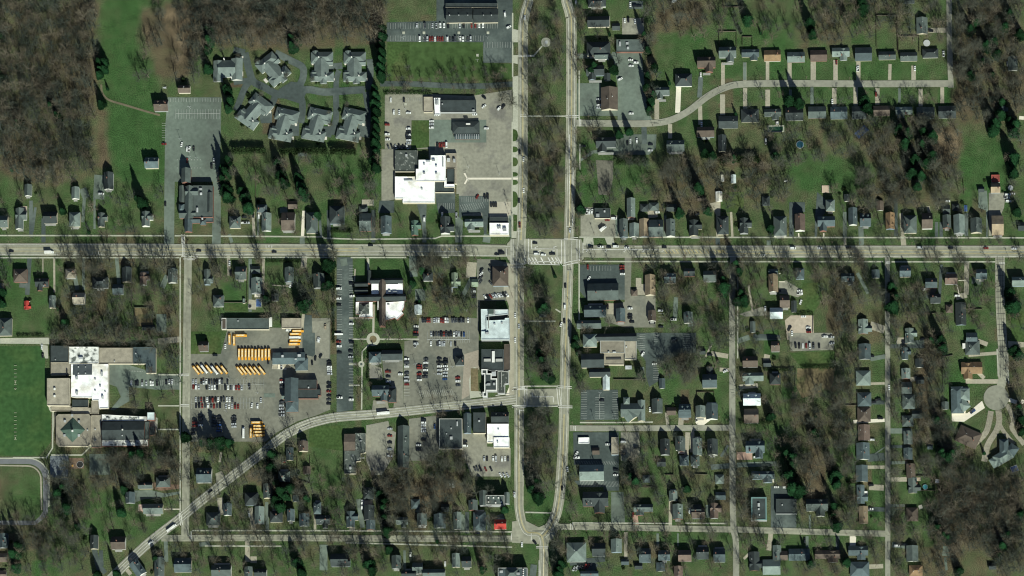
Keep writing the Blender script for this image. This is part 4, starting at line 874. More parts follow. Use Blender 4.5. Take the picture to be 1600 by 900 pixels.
condo('grey stepped condominium, second from the west in the lower row', 'B', 485, 775, 0, b2, [(82, -20, 14, 50), (60, 84, 18, 20)])
condo('grey stepped condominium, third from the west in the lower row', 'B', 692, 775, 0, b2, [(82, -20, 14, 50), (60, 84, 18, 20)])
condo('grey stepped condominium at the east end of the lower row', 'B', 907, 775, 0, b2, [(82, -20, 14, 50), (60, 84, 18, 20)])

# ------------------------------------------------------------------ large buildings, each made of its masses
def building(name, label, cat, t, masses, units=(), group=None):
    k = TL[t].k; A = masses[0][1]; x0, y0 = (sum(A[0::2]) / (len(A)/2), sum(A[1::2]) / (len(A)/2)) if masses[0][0] == 'P' else A[:2]
    B = at(*TL[t].p(x0, y0)); o = thing(name, B)
    for mm in masses:
        if mm[0] == 'P':
            _, pts, h, c, wm = mm[:5]; pp = tp(t, pts)
            flat_mass(o, [tuple((at(x, y, h) - B).xy) for x, y in pp], h, roofm(c), wm, mm[5] if len(mm) > 5 else None, rimw=mm[6] if len(mm) > 6 else .45)
            fill_mask(pp)
        else:
            typ, (cx, cy, w, d), ev, rise, c, wm = mm[:6]; rot = mm[6] if len(mm) > 6 else 0
            p = at(*TL[t].p(cx, cy), ev + rise * .45) - B
            mass(o, typ, p.x, p.y, w / k * MPP, d / k * MPP, ev, rise, roofm(c), wm, R(rot))
            fill_mask(tp(t, [cx-w/2-6, cy-d/2-6, cx+w/2+6, cy-d/2-6, cx+w/2+6, cy+d/2+12, cx-w/2-6, cy+d/2+12]))
    for u in units:
        x, y, z, sx, sy, sz = u[:6]; nm, m = u[6:8] if len(u) > 6 else ('roof_unit', METAL)
        p = at(*TL[t].p(x, y), z) - B; box_part(nm, o, p.x, p.y, z - .56, sx, sy, sz + .56, m)
    return tag(o, label, cat, group)
W0, W1, W2, WB = WALLS[0], WALLS[1], WALLS[2], WALLS[3]
U = lambda *a: a
building('shopping_building', 'large building of stepped white flat roofs with dark north-west wing', 'shop building', 'I', [
    ('P', [555,312, 850,312, 850,505, 612,505, 612,475, 555,475], 6, 'w', W1), ('P', [710,255, 730,255, 730,188, 820,188, 820,155, 930,155, 930,345, 710,345], 8.5, 'w', W1),
    ('P', [920,322, 937,322, 937,368, 995,368, 995,390, 920,390], 6.5, 'w', W1), ('P', [555,118, 722,118, 722,275, 555,275], 5, 'd', W1), ('P', [932,140, 1012,140, 1012,365, 998,365, 998,250, 932,250], 4, 'c', W1),
    ('P', [940,255, 994,255, 994,362, 940,362], 4.6, 'k', W1), ('P', [852,350, 916,350, 916,396, 992,396, 992,428, 852,428], 4.2, 'k', W1)],
    [U(772, 222, 8.5, 1.6, 1.6, 1.2), U(862, 236, 8.5, 1.6, 1.6, 1.2), U(772, 288, 8.5, 1.8, 1.6, 1.2), U(862, 290, 8.5, 1.8, 1.6, 1.2), U(800, 200, 8.5, 4, 1.4, 1.3), U(840, 192, 8.5, 3, 1.4, 1.3), U(910, 205, 8.5, 1.2, 9, .6), U(952, 190, 4, 3, 3, 2), U(995, 195, 4, 2, 3, 2), U(640, 155, 5, 2, 2, 1), U(755, 405, 6, 1.5, 1.5, 1), U(655, 342, 6, 8, 1.2, 1.0)])
building('shop_building', 'bright white flat-roofed shop on the crossroads corner', 'shop building', 'I', [('P', [1255,655, 1398,655, 1398,742, 1255,742], 5, 'w', W1), ('P', [1255,612, 1392,612, 1392,653, 1255,653], 3.6, 'k', W1)], [U(1320, 690, 5, 1.5, 2.5, 1.5), U(1335, 690, 5, 1.2, 2.5, 1.5), U(1368, 705, 5, 3, 3, 1.6)])  # dark north part is shade, built as a low dark roof
building('office_building', 'long dark gabled office roof in two halves at the top edge', 'office', 'C', [('e', (630, 95, 168, 92), 5, 2.6, 'k', W1), ('e', (796, 95, 158, 92), 5, 2.6, 'k', W1), ('P', [545,20, 870,20, 870,46, 545,46], 4, 'k', W1)], [U(570, 95, 8, .8, .8, .8), U(628, 95, 8, .8, .8, .8), U(684, 95, 8, .8, .8, .8), U(782, 95, 8, .8, .8, .8), U(832, 95, 8, .8, .8, .8)])  # the flat dark strip on the north side is shade built as roof
building('shop_building', 'dark flat-roofed shop with bright white west end on tan lot', 'shop building', 'C', [('P', [513,625, 735,625, 735,700, 513,700], 6, 'k', W2), ('P', [472,612, 512,612, 512,714, 478,714], 5, 'w', W2), ('P', [408,605, 465,605, 465,702, 408,702], 3, 'c', W1)], [U(486, 640, 5, 1.2, 5, 1.2), U(498, 640, 5, 1.2, 5, 1.2), U(720, 690, 6, 2, 1.5, 1), U(525, 650, 6, 1.2, 1.2, .8)])
building('restaurant', 'restaurant with dark hipped roof and striped glazed front', 'restaurant', 'C', [('h', (672, 795, 172, 78), 3.6, 2.6, 'k', WB), ('e', (680, 852, 160, 36), 3, .6, 'u', WB)], [U(686, 775, 6.5, 4, 1, 1.2, 'roof_unit', M_WHITE)] + [U(612 + 14*i, 853, 3.75, .5, 4.4, .2, 'glazing_bar', METAL) for i in range(11)])
building('shop_building', 'grey flat-roofed building at the head of the east lot', 'shop building', 'D', [('P', [412,246, 590,246, 590,324, 412,324], 5, 'g', WB)], [U(435, 275, 5, 1.5, 4, 1.3), U(485, 300, 5, 2, 2, 1), U(480, 270, 5, 2.5, 2, .5)])
building('filling_station', 'dark flat-roofed filling station shop on tan forecourt', 'filling station', 'J', [('P', [706,545, 822,545, 822,620, 706,620], 4.6, 'k', W1)], [U(730, 600, 4.6, 3, 3, 1), U(780, 570, 4.6, 1.5, 1.5, 1)])
# the long grey church
building('church', 'long grey church with cross-gabled nave and dark flat hall', 'church', 'H', [('n', (262, 500, 66, 250), 7, 4.6, 'g', WB), ('n', (237, 300, 70, 112), 8, 5, 'g', WB), ('n', (210, 440, 46, 130), 4.5, 2, 'g', WB), ('P', [292,378, 438,378, 438,612, 292,612], 8, 'j', WB), ('n', (255, 665, 58, 110), 6, 4, 'u', WB), ('e', (282, 425, 96, 62), 7, 4, 'g', WB), ('h', (205, 540, 44, 60), 6, 3, 'u', WB), ('e', (310, 632, 70, 44), 5, 3.2, 'u', WB), ('n', (415, 500, 40, 150), 8.05, 2.2, 'j', WB), ('e', (250, 585, 126, 66), 6, 3.6, 'g', WB), ('P', [285,616, 440,616, 440,648, 285,648], 4, 'u', WB), ('h', (365, 645, 46, 46), 4.2, 3, 'u', WB)],
         [U(350, 405, 8, 2.5, 1.5, 1.2), U(352, 440, 8, 2, 2, 1.2), U(325, 560, 8, 1.5, 4, 1.5), U(362, 625, 7.5, 1.4, 1.4, 2, 'vent', METAL)])
# the white-roofed church
building('church', 'church of dark gables and bright white flat roofs with a fan-shaped end', 'church', 'O', [('e', (398, 500, 416, 54), 7.5, 4.0, 'k', WB), ('n', (408, 545, 56, 390), 8, 4.2, 'b', WB), ('e', (445, 362, 270, 46), 6.5, 3, 'k', WB), ('n', (296, 330, 36, 110), 7, 3.6, 'k', WB), ('e', (236, 390, 112, 36), 5, 2.4, 'k', WB), ('e', (236, 445, 112, 42), 5, 2.4, 'k', WB),
    ('P', [320,388, 379,388, 379,474, 320,474], 6, 'w', WB), ('P', [436,392, 540,392, 540,380, 580,380, 580,470, 436,470], 6, 'w', WB), ('P', [190,540, 330,540, 330,664, 218,664, 218,640, 190,640], 4, 'w', WB), ('h', (258, 588, 84, 96), 4.6, 3.2, 'd', WB), ('P', [436,542, 592,532, 588,580, 568,620, 584,632, 530,684, 512,668, 436,690], 6.5, 'w', WB)],
    [U(470, 455, 6, 2, 2, 1.2), U(515, 462, 6, 4, 1.6, 1.4), U(375, 570, 5, 1, 8, 1, 'coping_wall', M_WHITE), U(460, 560, 6.5, 2, 1, .8)])
building('shop_building', 'pale blue-white flat roofs stepped round a dark light well', 'shop building', 'O', [('P', [1225,598, 1290,598, 1290,655, 1268,660, 1268,780, 1228,780], 8, 's', W2), ('P', [1290,598, 1450,598, 1450,640, 1290,655], 8, 's', W2), ('P', [1270,662, 1270,692, 1420,686, 1424,672, 1458,670, 1462,850, 1226,850, 1228,782, 1270,782], 9, 's', W2), ('P', [1270,656, 1445,645, 1445,668, 1424,670, 1418,684, 1272,690], 6, 'k', W2)],
         [U(1310, 620, 8, 5, 4, 2.5, 'roof_unit', mat('unit_dark', (.05, .07, .06), .8)), U(1335, 625, 8, 2, 5, 1.8), U(1290, 700, 9, .5, 14, .8, 'coping_wall', COPING), U(1340, 725, 9, 1.5, 1.5, 1), U(1400, 715, 9, 1.5, 1.5, 1), U(1278, 800, 9, 3, 2, 1.4), U(1395, 605, 8, 12, .8, .6)])
building('library', 'dark library roof edged with white parapets and a cross skylight', 'library', 'U', [('P', [1000,115, 1155,115, 1155,262, 1050,262, 1048,255, 1000,255], 7.5, 'k', W2), ('P', [1000,255, 1042,255, 1042,285, 1072,285, 1072,320, 1110,320, 1110,408, 1042,408, 1042,450, 1008,450, 1008,415, 1020,415, 1020,290, 1000,290], 8, 'k', W2, M_WHITE, 1.0), ('P', [1114,270, 1192,270, 1192,355, 1165,360, 1165,425, 1114,425], 6, 'd', W2, COPING, .5), ('P', [1160,80, 1200,80, 1200,262, 1160,262], 5.5, 'b', W2)],
         [U(1084, 168, 8.1, 2.6, 10.5, .6, 'skylight', M_WHITE), U(1042, 192, 8.0, 6.5, 2.4, .5, 'skylight', COPING), U(1125, 192, 8.0, 6.5, 2.4, .5, 'skylight', COPING), U(1052, 362, 8, 3, 2, 1), U(1035, 365, 8, 1.5, 1.5, 1), U(1140, 330, 6, .5, 14, .8, 'coping_wall', COPING), U(1090, 360, 8, 2, 2, 1.1), U(1088, 290, 6, 4, 4, 1.5)])
building('office_building', 'big dark flat roof with pale south wall below the diagonal road', 'office', 'U', [('P', [703,603, 864,603, 866,815, 703,815], 8, 'k', W1, COPING)], [U(788, 740, 8, 2.5, 2.5, 1), U(830, 640, 8, 1, 4, 1), U(788, 672, 8, 1.2, 1.2, .6), U(755, 710, 8, 1, 1, .6)])
building('shop_building', 'narrow dark flat-roofed shop beside the big dark flat roof', 'shop building', 'U', [('P', [942,560, 1030,560, 1030,705, 942,705], 6.5, 'k', W1)], [U(985, 620, 6.5, 1.5, 1.5, 1)])
building('shop_building', 'bright white stepped flat roof with a brown stain beside the avenue', 'shop building', 'U', [('P', [1040,640, 1192,640, 1192,732, 1084,732, 1084,770, 1040,770], 6, 'w', W1), ('P', [1086,735, 1196,735, 1196,806, 1086,806], 6.8, 'w', W1)], [U(1115, 770, 6.8, 1.2, 1.6, 1), U(1120, 680, 6, 1.2, 1.2, .6)])
building('warehouse', 'mottled dark flat roof with a brown gabled corner and pale patches', 'warehouse', 'U', [('P', [112,705, 186,705, 186,840, 150,850, 150,900, 118,905, 118,990, 36,990, 36,830, 112,830], 5, 'd', W1), ('e', (74, 768, 80, 118), 5, 2.2, 'b', W1)], [U(80, 950, 5, 2, 2, 1), U(150, 760, 5, 2, 1, .8), U(160, 880, 5, 5, .6, .4, 'coping_wall', COPING)])
# the bus depot
building('depot', 'long grey flat depot roof with brown west end above the bus yard', 'depot', 'N', [('P', [444,672, 796,672, 796,765, 444,765], 5, 'g', W1), ('P', [404,672, 442,672, 442,765, 404,765], 4.4, 'b', W1, M_WHITE)], [U(540, 695, 5, 1, 1, .6), U(808, 705, 4, 3, 9, .5, 'canopy', M_WHITE)])
building('depot_shed', 'grey-brown flat shed roof east of the long depot roof', 'shed', 'N', [('P', [900,672, 1062,672, 1062,755, 900,755], 4.4, 'c', W1)])
building('depot_office', 'blue-grey hipped office on the south side of the bus yard', 'office', 'T', [('e', (815, 178, 230, 86), 4, 2.4, 'u', W1), ('h', (905, 220, 90, 90), 4.2, 2.6, 'u', W1)], [U(772, 165, 6, 2, 2, 1), U(890, 160, 6, 3, 2, 1.2), U(865, 185, 6, 2, 1, 1)])
building('church', 'dark church with grey gabled nave and long flat east wing', 'church', 'T', [('n', (832, 400, 96, 170), 7.5, 4.6, 'u', WB), ('h', (838, 505, 90, 100), 5, 3, 'u', WB), ('P', [865,330, 1012,330, 1012,395, 865,395], 6, 'k', WB), ('P', [860,398, 1040,398, 1040,440, 1022,440, 1022,462, 850,462], 5, 'k', WB), ('e', (800, 445, 70, 40), 5, 2, 'l', WB)], [U(955, 385, 6, 1.2, 1.2, .8), U(830, 442, 8, 1.6, 1.6, 2.5, 'steeple', M_WHITE)])
# the school
building('school', 'school of joined white, dark and tan flat roofs beside the football field', 'school', 'S', [('P', [500,222, 762,220, 762,530, 696,532, 692,474, 648,474, 645,456, 532,456, 500,450], 6, 'w', W1), ('P', [356,90, 482,92, 480,208, 356,208], 6, 'k', W1), ('P', [485,98, 694,98, 694,216, 485,216], 6.4, 'm', W1), ('P', [696,105, 935,105, 935,217, 696,217], 5.4, 'c', W1), ('P', [937,100, 1095,100, 1095,282, 1026,282, 1026,217, 937,217], 6, 'u', W1), ('P', [357,211, 495,211, 495,298, 357,298], 5, 'c', W1),
    ('P', [330,320, 488,318, 486,512, 330,510], 9, 'c', W1), ('P', [360,514, 500,514, 500,550, 360,550], 4, 'c', W1), ('P', [508,470, 620,470, 620,524, 508,524], 5, 'k', W1), ('P', [500,527, 640,527, 640,568, 500,568], 4, 'c', W1), ('P', [642,478, 692,478, 694,570, 642,570], 4, 'c', W1)],
    [U(552, 240, 6.6, 1, 1, .8), U(602, 240, 6.6, 1, 1, .8), U(552, 285, 6.6, 1, 1, .8), U(602, 285, 6.6, 1, 1, .8), U(580, 260, 6.06, 18, 9.6, .25, 'roof_panel', mat('panel_dark', (.05, .06, .065), .7)), U(540, 318, 6, 2, 3, 1.4), U(542, 425, 6, 2, 3, 1.4), U(718, 290, 6, 1.6, 4, 1.5), U(722, 455, 6, 1.6, 3, 1.5), U(670, 327, 6, 1.2, 1.2, .8), U(705, 375, 6, 1.4, 1.4, .9), U(670, 408, 6, 1.2, 1.2, .8), U(740, 415, 6, 1, 1, .7), U(385, 395, 9, 1.8, 1.8, 1.2, 'vent', M_WHITE), U(385, 445, 9, 1.8, 1.8, 1.2, 'vent', M_WHITE), U(570, 180, 6.4, 4, 2, 1.5), U(390, 188, 6, 1, 1, .6), U(955, 145, 6, 1, 1, .6), U(805, 200, 5.4, 1, 1, .6), U(470, 290, 5, 1, 9, .7, 'pipe', TYRE)])
building('school_hall', 'square tan flat roof crowned by a green pyramid', 'school', 'S', [('P', [410,572, 625,570, 640,590, 636,780, 620,796, 408,795, 394,775, 392,590], 6, 'c', W1), ('h', (508, 680, 124, 124), 6.1, 5, 'G', W1, 45)], [U(458, 622, 6, 2, 2, 1.4), U(557, 625, 6, 2, 2, 1.4), U(455, 722, 6, 2, 2, 1.4), U(555, 722, 6, 2, 2, 1.4), U(508, 580, 6, 2, 2, 1), U(510, 690, 12.3, 1.5, 1.5, 1.2, 'vent', M_WHITE), U(616, 685, 6, 1, 1, .8)])
building('school_hall', 'hall with dark gable between two white-edged flat strips', 'school', 'S', [('e', (866, 686, 300, 132), 8, 4, 'k', WB), ('P', [716,574, 1030,590, 1030,618, 716,620], 6.6, 'm', WB, M_WHITE), ('P', [716,752, 1040,752, 1040,792, 716,795], 6.6, 'm', WB, M_WHITE), ('P', [1020,625, 1050,625, 1050,748, 1020,748], 6, 'g', WB), ('P', [1036,560, 1085,560, 1085,612, 1036,612], 9, 's', WB), ('P', [642,580, 712,580, 712,805, 642,805], 4.5, 'c', WB), ('P', [1055,660, 1090,660, 1090,720, 1055,720], 4, 'k', WB)],
         [U(862, 682, 11.8, 1.2, 1.2, 1.2, 'vent', M_WHITE), U(860, 722, 10.5, 1, 1, .8), U(915, 602, 6.6, 1.2, 1.2, 1), U(975, 602, 6.6, 1.2, 1.2, 1), U(755, 602, 6.6, 1.2, 1.2, 1), U(825, 772, 6.6, 1, 1, .8), U(885, 772, 6.6, 1, 1, .8), U(970, 772, 6.6, 1, 1, .8), U(670, 680, 4.5, 1, 1, .7), U(670, 755, 4.5, 1, 1, .7)])
# east side
building('church', 'church with tan flat roofs, white-edged chapel and silver barrel roof', 'church', 'V', [('P', [665,55, 836,55, 836,142, 665,142], 6.4, 'c', W1, COPING), ('P', [838,48, 920,45, 920,186, 838,186], 5.6, 'c', W1, COPING), ('P', [692,145, 832,145, 832,224, 692,224], 5, 'c', W1), ('e', (612, 192, 160, 100), 6.5, 4.5, 'k', W1), ('e', (662, 278, 148, 60), 6, 3, 'k', W1), ('n', (707, 345, 48, 112), 5, 2.4, 's', W1), ('h', (592, 50, 98, 92), 7, 5, 'l', W1), ('e', (775, 30, 290, 56), 6, 3, 'k', W1), ('P', [530,222, 690,222, 690,244, 534,244], 4.5, 's', W1), ('P', [590,297, 684,297, 684,308, 590,308], 4.2, 's', W1)],  # the two pale low strips paint in the sunlit south roof slopes
         [U(725, 135, 6.4, 1.5, 1, .8), U(765, 137, 6.4, 3, 1, .8), U(760, 182, 5, 14, 1.6, .5, 'skylight', mat('skylight_dark', (.05, .05, .05), .4)), U(850, 100, 5.6, 1, 1, .6), U(865, 245, 2.5, 6, 3, 2.2)])
building('house', 'large light grey house with two pale chevron gables', 'house', 'V', [('e', (890, 540, 160, 96), 5.5, 4, 'g', W1), ('n', (955, 545, 52, 148), 5.5, 3.2, 'l', W1), ('n', (880, 575, 96, 70), 5, 4.2, 'l', W1, 35), ('h', (850, 475, 44, 52), 6, 3.2, 'l', W1)])
building('apartment_block', 'tall grey flat-roofed apartment block with skylights beside the avenue', 'apartment block', 'c', [('P', [1030,332, 1160,332, 1160,400, 1030,400], 13, 'g', W2, COPING), ('n', (1012, 350, 56, 104), 11, 3.5, 'g', W2), ('n', (1178, 350, 36, 80), 9, 3, 'l', W2)], [U(x, y, 13, 1.2, 1.2, .8, 'skylight', M_WHITE) for x, y in ((1050, 350), (1085, 350), (1120, 350), (1050, 380), (1100, 385), (1140, 380))])
building('apartment_block', 'tall blue-grey building with steep steeple shadow at the bottom edge', 'church', 'c', [('P', [1116,842, 1322,842, 1322,960, 1116,960], 11, 'u', W2, COPING), ('h', (1215, 880, 90, 70), 11.1, 5, 'g', W2)], [U(1300 - 5, 855 + 14*i, 11, 1, 1, 1.2, 'vent', M_WHITE) for i in range(4)] + [U(1140, 870, 11, 3, 2, 1), U(1255, 885, 11.5, 4, 2, 1.6)])
building('shop_building', 'black flat roof with pale teal rim and shadow-filled well', 'shop building', 'e', [('P', [511,345, 620,345, 622,508, 511,508], 7.5, 'k', W2, mat('coping_teal', (.12, .20, .19), .7, .05), 1.2)], [U(565, 400, 7.5, 2, 3, 1), U(565, 430, 7.5, 1.5, 1.5, .8), U(570, 470, 7.5, 1, 1, .5)])
building('shop_building', 'plain black flat roof beside its dark lot, near the lower crossroads', 'shop building', 'e', [('P', [686,358, 832,358, 832,462, 686,462], 4.5, 'k', W2)], [U(730, 400, 4.5, 1, 1, .5)])
building('villa', 'large blue-grey hipped house with fan of roofs above white driveway', 'house', 'X', [('h', (790, 470, 84, 190), 4, 3, 'u', W1), ('h', (838, 430, 80, 90), 4, 2.8, 'l', W1), ('h', (828, 505, 76, 90), 4, 2.8, 'l', W1, 40), ('e', (808, 395, 120, 34), 3.6, 1.6, 'u', W1)])
building('villa', 'sprawling blue-grey villa of angled roofs by the wood', 'house', 'X', [('h', (1120, 800, 62, 110), 5, 3, 'u', W1), ('h', (1115, 870, 130, 80), 5, 3, 'l', W1, 30), ('h', (1180, 820, 70, 70), 5, 2.6, 'u', W1, -35), ('h', (1060, 905, 70, 70), 4, 2.4, 'l', W1, 30)])
# ------------------------------------------------------------------ vehicles
def profile_mesh(name, secs, mats, idxf):
    "loft of cross-sections (x, [(y,z)...])"
    V, F, I = [], [], []; n = len(secs[0][1])
    for x, ring in secs: V += [(x, y, z) for y, z in ring]
    for i in range(len(secs) - 1):
        for j in range(n): F.append((i*n+j, i*n+(j+1) % n, (i+1)*n+(j+1) % n, (i+1)*n+j)); I.append(idxf(i, j))
    F.append(tuple(range(n))[::-1]); I.append(0); F.append(tuple(range((len(secs)-1)*n, len(secs)*n))); I.append(0)
    return V, F, I
PAINTS = {'w': ('white', (.66, .67, .65)), 's': ('silver', (.38, .40, .41)), 'k': ('black', (.014, .016, .019)), 'g': ('dark grey', (.055, .06, .065)), 'r': ('red', (.17, .026, .02)), 'b': ('blue', (.025, .06, .16)), 't': ('tan', (.33, .27, .19)), 'y': ('yellow', (.62, .30, .035)), 'v': ('white', (.80, .80, .78))}
def paint(c):
    w, col = PAINTS[c]; return mat('paint_' + w.replace(' ', '_'), col, .22, .02, 1, .02, 0, .6)
def ring(w, z0, z1, top=.0, b=.12):
    return [(-w/2, z0), (w/2, z0), (w/2, (z0+z1)/2), (w/2 - b - top, z1), (-w/2 + b + top, z1), (-w/2, (z0+z1)/2)]
def wheels(V, F, I, L, w, r, xs, mi):
    for x in xs:
        for s in (-1, 1):
            k = len(V); y = s * (w/2 - .1)
            for yy in (y - .11, y + .11): V += [(x + r * math.cos(a), yy, r + r * math.sin(a)) for a in np.linspace(0, 6.2832, 9)[:-1]]
            F += [tuple(k + i for i in range(8)), tuple(k + 8 + i for i in range(8))[::-1]] + [(k+i, k+8+i, k+8+(i+1) % 8, k+(i+1) % 8) for i in range(8)]; I += [mi] * 10
def car_meshes(kind):
    L, w, h = {'car': (4.6, 1.85, 1.45), 'suv': (4.8, 1.95, 1.75), 'van': (5.4, 2.05, 2.1), 'pickup': (5.6, 2.0, 1.85)}[kind]
    hood = {'car': .28, 'suv': .25, 'van': .14, 'pickup': .26}[kind]; bel = h * (.58 if kind == 'car' else .56)
    S_ = [(-L/2, ring(w*.86, .35, bel*.86)), (-L/2+.25, ring(w, .25, bel)), (0, ring(w, .25, bel)), (L/2 - .9, ring(w, .25, bel*.97)), (L/2-.15, ring(w*.94, .25, bel*.84)), (L/2, ring(w*.82, .35, bel*.7))]
    V, F, I = profile_mesh(kind, S_, None, lambda i, j: 0)
    x1 = L/2 - hood * L - .75
    x0 = -L/2 + (.75 if kind == 'car' else .15) if kind != 'pickup' else -.55
    a = len(V); g = []
    rear = .55 if kind == 'car' else .2
    rw = w * .76
    # roof cap
    t = [(x0 + rear, -rw/2, h), (x1, -rw/2, h), (x1, rw/2, h), (x0 + rear, rw/2, h)]; V += t + [(x, y*.98, z - .07) for x, y, z in t]
    F += [(a, a+1, a+2, a+3), (a, a+4, a+5, a+1), (a+1, a+5, a+6, a+2), (a+2, a+6, a+7, a+3), (a+3, a+7, a+4, a)]; I += [0] * 5
    wheels(V, F, I, L, w, .33, (-L*.31, L*.31), 1)
    bz = bel - .01; gw = w * .88
    GV = [(x0, -gw/2, bz), (x1 + .75, -gw/2, bz), (x1 + .75, gw/2, bz), (x0, gw/2, bz)] + [(x, y, z - .05) for x, y, z in t]
    GF = [(0, 1, 5, 4), (1, 2, 6, 5), (2, 3, 7, 6), (3, 0, 4, 7)]
    bed = None
    if kind == 'pickup':
        bed = ([(-L/2 + .2, -w*.4, bel + .01), (x0 - .1, -w*.4, bel + .01), (x0 - .1, w*.4, bel + .01), (-L/2 + .2, w*.4, bel + .01)], [(0, 1, 2, 3)])
    bodies = {}
    base = mesh(kind, V, F, [paint('w'), TYRE], I); glass = mesh('windows', GV, GF, GLASS)
    return base, glass, (mesh('cargo_bed', *bed, TYRE) if bed else None)
CM = {k: car_meshes(k) for k in ('car', 'suv', 'van', 'pickup')}
BODY = {}
def body_mesh(kind, c):
    if (kind, c) not in BODY:
        me = CM[kind][0].copy(); me.materials[0] = paint(c); BODY[(kind, c)] = me
    return BODY[(kind, c)]
WORD = {'car': 'car', 'suv': 'tall car', 'van': 'van', 'pickup': 'pickup truck'}; CATW = {'car': 'car', 'suv': 'suv', 'van': 'van', 'pickup': 'pickup'}
NVEH = 0
def vehicle(kind, c, px, py, ang, label=None, group=None):
    "ang: degrees, 0 = nose to the east"
    global NVEH; NVEH += 1
    P = at(px, py, .5); z = .2
    o = obj({'car': 'parked_car', 'suv': 'parked_suv', 'van': 'parked_van', 'pickup': 'pickup_truck'}[kind], body_mesh(kind, c)); P.z = z if not group or 'driv' not in group else .45
    o.location = P; o.rotation_euler = (0, 0, R(ang)); obj('windows', CM[kind][1], o)
    if CM[kind][2]: obj('cargo_bed', CM[kind][2], o)
    if label: tag(o, label, CATW[kind], group)
    else: later(o, f'{PAINTS[c][0]} {WORD[kind]}', CATW[kind], px, py, group)
    return o
def kind_of(rr, c): return rr.choices(['car', 'suv', 'van', 'pickup'], [.58, .24, .08, .10])[0]  # body type drawn at random; the tables hold plain cars
def row(t, x0, y0, x1, y1, cs, ang, end, where, kind=None):
    rr = random.Random(int(x0 * 7 + y0)); n = len(cs); cnt = {}
    A = []
    for i, c in enumerate(cs):
        if c in '. ': continue
        if c == 'w' and rr.random() < .38: c = 's'
        if c == 'k' and rr.random() < .25: c = 'g'
        u = i / max(1, n - 1); px, py = TL[t].p(x0 + (x1-x0)*u + rr.uniform(-1, 1), y0 + (y1-y0)*u + rr.uniform(-1.5, 1.5)); A.append((c, px, py))
    for i, (c, px, py) in enumerate(A):
        kd = kind or kind_of(rr, c); pos = f'{ORD[i]} from' if i else 'nearest'
        ordw = (ORD[i] + ' from the ' + end) if i else ('first at the ' + end + ' end')
        vehicle(kd, c, px, py, ang + rr.choice([0, 180]) + rr.uniform(-2, 2), f'{PAINTS[c][0]} {WORD[kd]}, {ordw} {where}', 'cars parked in rows')
    return A
